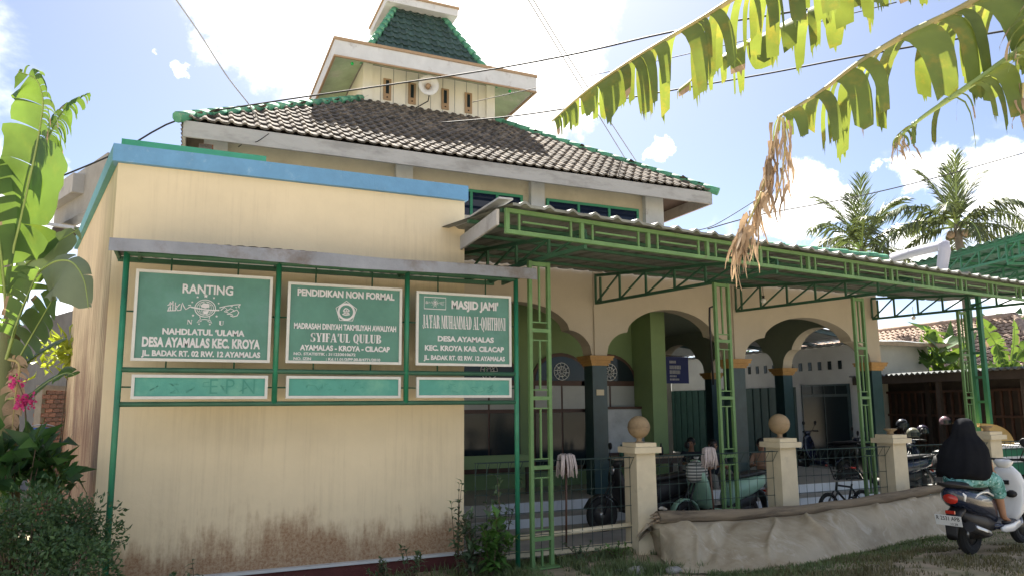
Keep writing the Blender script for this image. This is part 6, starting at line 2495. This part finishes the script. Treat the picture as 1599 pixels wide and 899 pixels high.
for k in range(4):
    y0 = 15.52 + k * .43
    part('transom_pane', MB().bb(wx - .075, wx - .065, y0, y0 + .38, 1.96, 2.2), K['glass'], wb2)
part('jamb', MB().bb(wx - .10, wx - .004, 17.26, 17.42, -.15, 2.3), K['greywhite'], wb2)
gt = MB()
for k in range(36):  # panels carried on northward to darken the bright far wall
    gt.bar((wx - .05 - .03 * (k % 2), 17.5 + k * .18, -.12), (wx - .05 - .03 * (k % 2), 17.5 + k * .18, 2.2), .19, .02, up=(1, 0, 0))
part('folding_gate', gt, M('dark_teal_gate_paint', (.03, .075, .065), .5, .2, 4), wb2)
part('yard_end_wall', MB().bb(13.3, 17.49, 24.0, 24.2, -.18, 3.4), K['concrete'], wb2)  # added to close the north end and keep daylight off the west wall
zr_ = MB()
zr_.grid(lambda a, b: V((wx - .5 + 3.4 * a, 14.6 + 9.8 * b, wz + .03 + .06 * (1 - abs(a * 2 - 1)) + .03 * sin(b * 180))), 8, 180)
zr_.grid(lambda a, b: V((wx - .5 + 3.4 * (1 - a), 14.6 + 9.8 * b, wz + .02 + .06 * (1 - abs(a * 2 - 1)) + .03 * sin(b * 180))), 8, 180)
part('roof', zr_, K['zinc'], wb2)
yr = MB()
yr.grid(lambda a, b: V((13.36 + 4.09 * a, 14.6 + 9.6 * b, 3.95 - .45 * a + .025 * sin(b * 190))), 4, 200, False)
yr.grid(lambda a, b: V((13.36 + 4.09 * (1 - a), 14.6 + 9.6 * b, 3.94 - .45 * (1 - a) + .025 * sin(b * 190))), 4, 200, False)
part('yard_roof_sheet', yr, K['zinc'], wb2)
for y in (14.7, 16.5, 18.5, 20.5):
    part('yard_rafter', MB().bar((13.75, y, 3.86), (17.45, y, 3.41), .06, .1), K['tiledark'], wb2)
part('eave_board', MB().bb(wx + .1, 21.1, 14.55, 14.6, wz - .05, wz + .06), K['plank'], wb2)

# wooden shed at the right
s0, s1 = PD(1372, 586, 20.0), PD(1660, 573, 15.0)
sz = 2.40
sd_ = V((s1.x - s0.x, s1.y - s0.y, 0))
sL = sd_.length + 2
sd_.normalize()
sn_ = V((-sd_.y, sd_.x, 0))
if sn_.dot(V((1, 1, 0))) < 0:
    sn_ = -sn_
sp0 = V((s0.x, s0.y, 0)) - sd_ * 1.0
sL += 1
shed = thing('wooden_shed', 'long dark timber shed with barred windows under a low corrugated roof', 'shed', sp0 + sd_ * (sL / 2) + sn_ * 2)
rg = MB()
n = int(sL / .045)
rg.grid(lambda a, b: sp0 + sd_ * (sL * a) - sn_ * .15 + sn_ * (4.2 * b) + V((0, 0, sz + .03 + .16 * b + .03 * sin(a * n * 1.6))), n, 2)
rg.grid(lambda a, b: sp0 + sd_ * (sL * (1 - a)) - sn_ * .15 + sn_ * (4.2 * b) + V((0, 0, sz + .02 + .16 * b + .03 * sin((1 - a) * n * 1.6))), n, 2)
part('roof_sheet', rg, K['zincdark'], shed)
part('eave_beam', MB().bar(sp0 + V((0, 0, sz - .10)), sp0 + sd_ * sL + V((0, 0, sz - .10)), .08, .2), K['wooddark'], shed)
q0 = sp0 + sn_ * 1.1
part('back_wall', MB().bar(q0 + V((0, 0, 1.05)), q0 + sd_ * sL + V((0, 0, 1.05)), .1, 2.5), K['wooddark'], shed)
k = 0
u = .2
bmh = MB().box((0, 0, 0), (.05, .05, 1.5)).mesh('window_bar', K['brown'])
while u < sL:
    if k % 7 < 6:
        inst('window_bar', bmh, Mx.Translation(q0 - sn_ * .09 + sd_ * u + V((0, 0, 1.25))), shed)
    else:
        part('wall_post', MB().bar(q0 - sn_ * .1 + sd_ * u + V((0, 0, -.2)), q0 - sn_ * .1 + sd_ * u + V((0, 0, 2.3)), .12, .12), K['wooddark'], shed)
    u += .24
    k += 1
for z in (.55, 1.35, 1.98):
    part('window_rail', MB().bar(q0 - sn_ * .13 + V((0, 0, z)), q0 - sn_ * .13 + sd_ * sL + V((0, 0, z)), .03, .06), K['brown'], shed)
for f in (.08, .36, .64, .92):
    p = sp0 + sd_ * (sL * f) + sn_ * .05
    part('post', MB().bar(p + V((0, 0, -.2)), p + V((0, 0, sz - .21)), .1, .1), K['wooddark'], shed)

# tiled house behind the shed
h0, h1 = PD(1320, 527, 33), PD(1586, 503, 26)
hz = 4.7
hd2 = V((h1.x - h0.x, h1.y - h0.y, 0))
hL = hd2.length
hd2.normalize()
hn = V((-hd2.y, hd2.x, 0))
if hn.dot(V((1, 1, 0))) < 0:
    hn = -hn
hs = thing('tiled_house', 'house with a broad red brown tiled roof behind the wooden shed', 'house', V((h0.x, h0.y, -.2)) + hd2 * hL / 2)
rp0 = V((h0.x, h0.y, 0))


def house_slope(side):
    m = MB()
    W_, run, drop = .24, 3.6, 2.0
    nx = int((hL + 6) / W_)
    rows = 14
    for r in range(rows):
        v0, v1 = r / rows, (r + 1) / rows
        for i in range(nx):
            u0 = -3 + i * W_
            hip = hL + v1 * 3.2
            if u0 > hip:
                continue
            pr = [(0, 0), (.3, .0), (.5, .045), (.75, .045), (.95, 0)]
            a = [rp0 + hd2 * (u0 + p * W_) - hn * side * (run * v0) + V((0, 0, hz - drop * v0 + h_)) for p, h_ in pr]
            b = [rp0 + hd2 * (u0 + p * W_) - hn * side * (run * v1 + .03) + V((0, 0, hz - drop * v1 + .03 + h_)) for p, h_ in pr]
            m.add(a + b, [(j, 5 + j, 6 + j, j + 1) for j in range(4)], True)
    return m


part('roof_tiles', house_slope(1), K['tilehouse'], hs, kind='stuff')
part('back_roof', MB().add([rp0 - hd2 * 3 + V((0, 0, hz)), rp0 + hd2 * hL + V((0, 0, hz)), rp0 + hd2 * (hL + 3.2) + hn * 3.6 + V((0, 0, hz - 2)), rp0 - hd2 * 3 + hn * 3.6 + V((0, 0, hz - 2)),
                            rp0 + hd2 * (hL + 3.2) - hn * 3.6 + V((0, 0, hz - 2))], [(0, 1, 2, 3), (1, 4, 2)]), K['tilehouse'], hs)
part('ridge', MB().tube([rp0 - hd2 * 3 + V((0, 0, hz + .03)), rp0 + hd2 * hL + V((0, 0, hz + .03))], .13, 8), K['tilehouse'], hs)
part('hip_ridge', MB().tube([rp0 + hd2 * hL + V((0, 0, hz + .03)), rp0 + hd2 * (hL + 3.2) - hn * 3.6 + V((0, 0, hz - 1.95))], .12, 8), K['tilehouse'], hs)
part('wall', MB().bar(rp0 - hd2 * 2.6 - hn * .0 + V((0, 0, 1.2)), rp0 + hd2 * (hL + 2.6) + V((0, 0, 1.2)), 6.2, 2.9), K['cream2'], hs)

# second canopy beyond the yard
c2a, c2b = PD(1398, 405, 19.0), PD(1660, 366, 14.2)
c2d = V((c2b.x - c2a.x, c2b.y - c2a.y, 0))
c2L = c2d.length
c2d.normalize()
c2n = V((-c2d.y, c2d.x, 0))
if c2n.dot(V((1, 1, 0))) < 0:
    c2n = -c2n
zc2 = (c2a.z + c2b.z) / 2
can2 = thing('canopy', 'teal green steel canopy with open trusses at the far right', 'canopy', V((c2a.x, c2a.y, -.2)) + c2d * c2L / 2)
o2 = V((c2a.x, c2a.y, 0))
rf2 = MB()
nn = int(c2L / .06)
rf2.grid(lambda a, b: o2 + c2d * (c2L * a) + c2n * (3.2 * b - .1) + V((0, 0, zc2 - .35 * b + .025 * sin(a * nn * 1.5))), nn, 2)
rf2.grid(lambda a, b: o2 + c2d * (c2L * (1 - a)) + c2n * (3.2 * b - .1) + V((0, 0, zc2 - .012 - .35 * b + .025 * sin((1 - a) * nn * 1.5))), nn, 2)
part('roof_sheet', rf2, M('green_roof_sheet', (.11, .22, .165), .55, .2, 3, .1), can2)
for v, dz in ((.02, .0), (.55, -.06), (1.1, -.12), (1.6, -.175), (2.1, -.23), (2.55, -.28), (3.0, -.33)):
    part('purlin', MB().bar(o2 + c2n * v + V((0, 0, zc2 - .05 + dz)), o2 + c2d * c2L + c2n * v + V((0, 0, zc2 - .05 + dz)), .05, .06), K['teal'], can2)
p_, q_ = o2 + c2n * .05, o2 + c2d * c2L + c2n * .05
truss(p_, q_, zc2 - .44, zc2 - .10, zc2 - .10, 9, K['teal'], 'edge_truss', can2, .05)
truss(o2 + c2n * 2.0, o2 + c2d * c2L + c2n * 2.0, zc2 - .66, zc2 - .3, zc2 - .3, 9, K['teal'], 'inner_truss', can2, .05)
for f in (.35, .72):
    truss(o2 + c2d * c2L * f, o2 + c2d * c2L * f + c2n * 3.1, zc2 - .55, zc2 - .12, zc2 - .36, 4, K['teal'], 'cross_truss', can2, .05)
cc = PD(1522, 500, 15.2)
wd = .28
for q, nm in ((-1, 'column'), (1, 'column')):
    p = V((cc.x, cc.y, 0)) + c2d * q * wd / 2
    cl_ = part(nm, MB().bar(p + V((0, 0, -.2)), p + V((0, 0, zc2 - .9)), .08, .08), K['teal'], can2)
    if q < 0:
        for i in range(8):
            part('rung', MB().bar(p + V((0, 0, .2 + i * .5)), p + c2d * wd + V((0, 0, .2 + i * .5)), .03, .05), K['teal'], cl_)
pv = PD(1395, 402, 13.9)
pv2 = PD(1474, 383, 12.7)
pv3 = PD(1471, 420, 12.7)
solo('drain_pipe', MB().tube([pv, pv.lerp(pv2, .5), pv2 - (pv2 - pv).normalized() * .10, pv2, pv2 + V((0, 0, -.10)), pv3, pv3 + V((0, 0, -.12))], [.085, .085, .085, .10, .10, .09, .09], 14), K['pvc'], 'fat grey plastic drain pipe with an elbow above the canopy roof', 'pipe')


# ================================================================== coconut palms
def palm(px, py, d, lab, spec, seed, R0):
    r = random.Random(seed)
    c = PD(px, py, d)
    base = V((c.x + .4, c.y + .3, -.25))
    t = thing('coconut_palm', lab, 'palm tree', base, 0, 'coconut palms beyond the canopy')
    pts = crom([base, base.lerp(c, .5) + V((.15, 0, 0)), c - V((0, 0, .2)), c + V((0, 0, .4))], 14)
    part('trunk', MB().tube(pts, [.19 - .006 * i for i in range(15)], 10), K['palmtrunk'], t)
    nf = len(spec)
    for k, (az, el, L, dr) in enumerate(spec):
        d0 = (rt_ * cos(radians(az)) * cos(radians(el)) - tocam * sin(radians(az)) * cos(radians(el)) + UP * sin(radians(el))).normalized()
        p, dv = c + V((0, 0, .25)), d0
        rib = [p.copy()]
        N = 22
        for i in range(N):
            p = p + dv * (L * R0 / N)
            dv = (dv + V((0, 0, -1)) * dr * (.25 + i / N) * .09).normalized()
            rib.append(p.copy())
        m = MB()
        for i in range(3, N):
            for sub_ in range(3):
                f = (i + sub_ / 3) / N
                a = rib[i].lerp(rib[i + 1], sub_ / 3)
                T = (rib[i + 1] - rib[i - 1]).normalized()
                S_ = T.cross(UP)
                S_ = S_.normalized() if S_.length > .05 else rt_.copy()
                ll = L * R0 * .30 * (sin(pi * min(1, .14 + f * .84)) ** .6 + .1) * r.uniform(.75, 1.15)
                for q in (-1, 1):
                    if r.random() < .06:
                        continue
                    steep = el > 60
                    dd = (S_ * q * (r.uniform(.25, .6) if steep else r.uniform(.5, .95)) + T * (r.uniform(.8, 1.1) if steep else r.uniform(.45, .8)) + V((0, 0, r.uniform(-.2, .12) if steep else r.uniform(-.5, .12)))).normalized()
                    w = r.uniform(.03, .046)
                    p1 = a + dd * ll * .45
                    d2 = (dd + V((0, 0, r.uniform(-.5, -.05) if steep else r.uniform(-1.4, -.5)))).normalized()
                    p2 = p1 + d2 * ll * .6
                    nw = T * w
                    m.add([a - nw * .6, a + nw * .6, p1 + nw, p1 - nw, p2], [(0, 1, 2, 3), (3, 2, 4)], True)
        fr = part('frond', m, K['palm'], t)
        part('rachis', MB().tube(rib, [.05 - .0018 * i for i in range(N + 1)], 5), K['rib'], fr)
    for k in range(6):
        a = r.uniform(0, 6.28)
        part('coconut', MB().ball(c + V((.3 * cos(a), .3 * sin(a), -.15 + .1 * r.random())), .15, 10, 7), K['plank'] if k % 2 else K['stem'], t)
    return t


palm(1347, 402, 30, 'left coconut palm, its crown rising just behind the canopy ridge', [(-100, 82, 1.0, .5), (80, 74, 1.0, .7), (170, 70, 1.0, 1.0), (10, 68, .95, 1.0), (-60, 62, .95, 1.1), (200, 48, 1.0, 1.3), (-20, 46, 1.0, 1.3), (120, 45, .9, 1.3), (250, 50, .9, 1.2),
      (165, 20, .9, 1.5), (5, 16, .95, 1.6), (60, 20, .9, 1.5), (-90, 20, .8, 1.7), (185, 5, .95, 1.4)], 61, 3.05)
palm(1496, 364, 28, 'right coconut palm with spreading crown and visible fruit under the fronds', [(-100, 84, 1.0, .4), (70, 78, 1.0, .6), (160, 72, .95, .7), (20, 70, 1.05, 1.0), (175, 42, 1.1, 1.3), (8, 38, 1.2, 1.4), (-40, 45, .9, 1.3), (110, 40, .9, 1.3), (230, 40, .9, 1.3),
      (182, 16, 1.25, 1.2), (0, 12, 1.25, 1.3), (170, -4, 1.1, 1.2), (-5, -8, 1.0, 1.2), (60, 8, .9, 1.4), (260, 10, .8, 1.5)], 62, 2.85)

# banana plant at the right behind the shed
bq = PD(1575, 590, 18.5)
bq.z = -.2
b3 = thing('banana_plant', 'bright banana plant growing between the shed roof and the tiled house', 'banana plant', bq)
part('stem', MB().tube([bq, bq + V((0, 0, 1.6)), PD(1572, 570, 18.5)], [.16, .13, .08], 10), K['stem'], b3)
for i, (pts, w, nr) in enumerate(([[(1575, 585), (1562, 550), (1545, 520), (1525, 492)], .30, tocam - rt_ * .5], [(1575, 585), (1582, 545), (1584, 520), (1583, 498)], [(1575, 588), (1590, 555), (1606, 540), (1625, 535)],
                      [(1575, 588), (1560, 575), (1540, 572), (1520, 580)], [(1575, 588), (1595, 575), (1612, 575)], [(1575, 588), (1568, 556), (1560, 540)]) if False else
                     (([(1575, 585), (1562, 550), (1545, 520), (1525, 492)], .24, tocam - rt_ * .5), ([(1575, 585), (1582, 545), (1584, 520), (1583, 498)], .17, tocam + rt_ * .4), ([(1575, 588), (1590, 555), (1606, 540), (1625, 535)], .24, UP + tocam),
                      ([(1575, 588), (1560, 575), (1540, 572), (1518, 582)], .2, UP + tocam), ([(1575, 588), (1595, 575), (1612, 580)], .2, UP + tocam), ([(1575, 590), (1560, 560), (1556, 535)], .2, tocam))):
    lf(b3, pts, 18.4, w, nr, 70 + i, droop=.4, strip=.12, gap=.06, t0=.12)
b4 = PD(1465, 575, 21)
bsh = shrub('banana_clump', 'dark banana leaves against the tiled roof beside the green column', 'banana plant', PD(1462, 565, 22), (.9, .5, .7), 60, .9, .30, 'banana', 81, 6, 8)

# ================================================================== left background
hlx = thing('neighbour_house', 'pale concrete house behind the banana plant at the left', 'house', PD(60, 640, 19))
pa, pb = PD(96, 300, 17.5), PD(140, 300, 16.0)
dl = V((pb.x - pa.x, pb.y - pa.y, 0)).normalized()
part('parapet', MB().bar(V((pa.x, pa.y, pa.z - .45)) + dl * .15, V((pb.x, pb.y, pa.z - .45)) + dl * 1.5, .3, 1.0), K['concrete'], hlx)
part('balcony_box', MB().bar(V((pa.x, pa.y, pa.z - .32)) + dl * .1 + tocam * .3, V((pb.x, pb.y, pa.z - .32)) + tocam * .3 - dl * .1, .3, .42), K['fascia'], hlx)
part('roof_edge', MB().bar(PD(112, 296, 18.5), PD(150, 276, 17.5), .3, .12), K['green_fascia'], hlx)
part('wall', MB().bar(V((pa.x, pa.y, 1.8)) - dl * 6, V((pb.x, pb.y, 1.8)) + dl * 2, .3, 3.9), M('grimy_grey_wall', (.13, .13, .135), .9, .3, 2, .2), hlx)  # house wall in plain mottled dark grey
part('awning', MB().bar(PD(84, 352, 16.5), PD(150, 362, 15.5), .9, .06), K['zinc'], hlx)
part('awning_beam', MB().bar(PD(84, 362, 16.6), PD(150, 372, 15.6), .1, .2), K['wooddark'], hlx)
t0_, t1_ = PD(-30, 400, 16.8), PD(60, 398, 16.2)
lt = MB()
for r in range(9):
    for i in range(26):
        u0, u1 = i / 26, (i + .9) / 26
        a, b = t0_.lerp(t1_, u0), t0_.lerp(t1_, u1)
        v = tocam * (.16 * r) + V((0, 0, .25 - .13 * r))
        v2 = tocam * (.16 * (r + 1)) + V((0, 0, .25 - .13 * (r + 1) + .04))
        lt.add([a + v, a.lerp(b, .5) + v + V((0, 0, .05)), b + v, a + v2, a.lerp(b, .5) + v2 + V((0, 0, .05)), b + v2], [(0, 3, 4, 1), (1, 4, 5, 2)], True)
part('roof_tiles', lt, K['tilehouse'], hlx, kind='stuff')
# brick garden wall
w0, w1 = PD(60, 625, 11.6), PD(112, 600, 12.6)
wdv = V((w1.x - w0.x, w1.y - w0.y, 0))
wL = wdv.length
wdv.normalize()
bw = thing('brick_wall', 'rough red brick wall beyond the stained side wall', 'wall', V((w0.x, w0.y, -.2)) + wdv * wL / 2)
bzt = w1.z + .02
part('mortar', MB().bar(V((w0.x, w0.y, (bzt - .25) / 2)), V((w1.x, w1.y, (bzt - .25) / 2)), .10, bzt + .15), K['mortar'], bw)
bme = MB().box((0, 0, 0), (.195, .13, .06)).mesh('brick', K['brick'])
Rz = Mx.Rotation(atan2(wdv.y, wdv.x), 4, 'Z')
ncol = int(wL / .21)
for j in range(int((bzt + .14) / .073)):
    for i in range(ncol):
        u = (i + .5 + .5 * (j % 2)) * .21
        if u < wL - .05:
            inst('brick', bme, Mx.Translation(V((w0.x, w0.y, -.16 + j * .073)) + wdv * u) @ Rz, bw)
bu = PD(40 * .0 + 38 / 749 * 0 + 64, 684, 9.6)
bkt = thing('bucket', 'blue ribbed plastic tub half hidden by leaves left of the cream building', 'bucket', bu)
part('tub', MB().lathe([(.10, -.16), (.13, .0), (.155, .13), (.165, .14), (.15, .14), (.12, 0)], (0, 0, 0), 20), K['blueplastic'], bkt, True)
part('handle', MB().tube([(.16 * cos(a), .03, .13 + .05 * sin(a)) for a in [pi * i / 10 for i in range(11)]], .006, 5), K['steel'], bkt, True)
# trees far behind, filling the horizon


def far_tree(x, y, h, w, seed, lab):
    r = random.Random(seed)
    t = thing('broadleaf_tree', lab, 'tree', (x, y, -.25), 0, 'trees on the horizon')
    tm = MB()
    tm.tube([(x, y, -.3), (x + .2, y, h * .35), (x, y + .1, h * .6)], [.22, .16, .1], 8)
    lm = MB()
    for k in range(7):
        a = r.uniform(0, 6.28)
        c = V((x + cos(a) * w * .5 * r.random(), y + sin(a) * w * .5 * r.random(), h * r.uniform(.5, .9)))
        tm.tube([(x, y, h * .4), c], [.08, .03], 5)
        for q in range(170):
            v = rdir(r) * (r.random() ** .4)
            leaflet(lm, c + V((v.x * w * .35, v.y * w * .35, v.z * h * .2)), rdir(r), rdir(r), .55, .3)
    part('trunk', tm, K['palmtrunk'], t)
    part('crown', lm, K['shrub'], t)


tl_ = ['dark leafy tree far behind the house at the left', 'lower dark leafy tree at the far left edge', 'dark leafy tree far behind the white building', 'dark leafy tree beyond the shed', 'tall dark leafy tree at the far right edge']
for i, (px, d, h, w) in enumerate(((60, 26, 4.2, 5), (-60, 24, 5, 6), (1250, 42, 5.0, 8), (1420, 44, 5.0, 8), (1640, 30, 5.5, 6))):
    p = PD(px, 630, d)
    far_tree(p.x, p.y, h, w, 90 + i, tl_[i])


# ================================================================== cables
def cable(pts, r, mat, lab, grp='overhead cables'):
    ct = [PD(a, b, c) for a, b, c in pts]
    solo('cable', MB().tube(crom(ct, 40), r, 5), K[mat], lab, 'cable', grp)


cable([(60, 290, 11), (180, 240, 11), (282, 186, 11.2), (420, 160, 11.5), (600, 134, 12.2), (760, 110, 12), (900, 84, 11), (1050, 50, 10), (1230, 20, 9), (1420, -8, 8)], .014, 'cable', 'black twisted cable running over the roof ridge and across the tower fascia')
cable([(690, 192, 13.2), (790, 183, 13), (890, 169, 12.5), (1023, 146, 12), (1200, 115, 11), (1340, 88, 10), (1620, 40, 8.5)], .014, 'cable', 'black twisted cable rising from the roof slope to the right behind the leaves')
cable([(738, 160, 14.4), (836, 138, 14), (965, 109, 13), (1120, 74, 12), (1400, 4, 10)], .008, 'cable', 'thin dark cable leaving the tower corner between the two twisted cables')
cable([(268, -10, 9), (310, 50, 9.6), (355, 120, 10.3), (392, 168, 11), (412, 206, 11.6)], .010, 'palecable', 'pale cable coming steeply down onto the left roof slope')
cable([(820, -8, 12), (865, 66, 13.5), (910, 140, 15), (985, 262, 18)], .011, 'palecable', 'left one of two pale parallel cables coming down behind the roof')
cable([(828, -8, 12), (873, 66, 13.5), (920, 140, 15), (1000, 262, 18)], .011, 'palecable', 'right one of two pale parallel cables coming down behind the roof')
cable([(1105, 358, 13), (1150, 345, 13.2), (1200, 333, 13.6), (1330, 309, 14.5), (1460, 278, 15), (1620, 233, 15)], .011, 'cable', 'thin dark cable crossing in front of the two palms')
cable([(1070, 362, 12.6), (1105, 356, 12.7), (1140, 338, 12.9), (1200, 300, 13.4)], .008, 'cable', 'short dark cable end rising from the canopy ridge behind the dead leaf')
cable([(372, 230, 11.2), (392, 216, 11.2), (400, 222, 11.2), (420, 209, 11.2)], .007, 'cable', 'loose black wire loop on the grey fascia under the pale cable')

# small things hanging by the canopy
hp = PY(1108, 480, 9.0)
solo('pipe', MB().tube([hp + V((.06, 0, .02)), hp, PY(1108, 500, 9.0), PY(1114, 600, 9.0)], .016, 8), K['black'], 'thin black pipe hooked to the second lattice column', 'pipe')
for (px, py, y, lab) in ((1425, 478, 11.0, 'small bulb hanging from the bracket at the right end of the arcade'), (1191, 448, 10.2, 'small lamp hanging under the canopy beside the dead leaf')):
    c = PY(px, py, y)
    t = thing('hanging_lamp', lab, 'lamp', c - V((0, 0, .3)), 0, 'small lamps under the canopy')
    part('cord', MB().tube([c, c - V((0, 0, .16))], .005, 5), K['cable'], t)
    part('holder', MB().lathe([(.02, -.21), (.025, -.16)], c, 10), K['black'], t)
    part('bulb', MB().ball(c - V((0, 0, .25)), .045, 12, 8), K['white'], t)
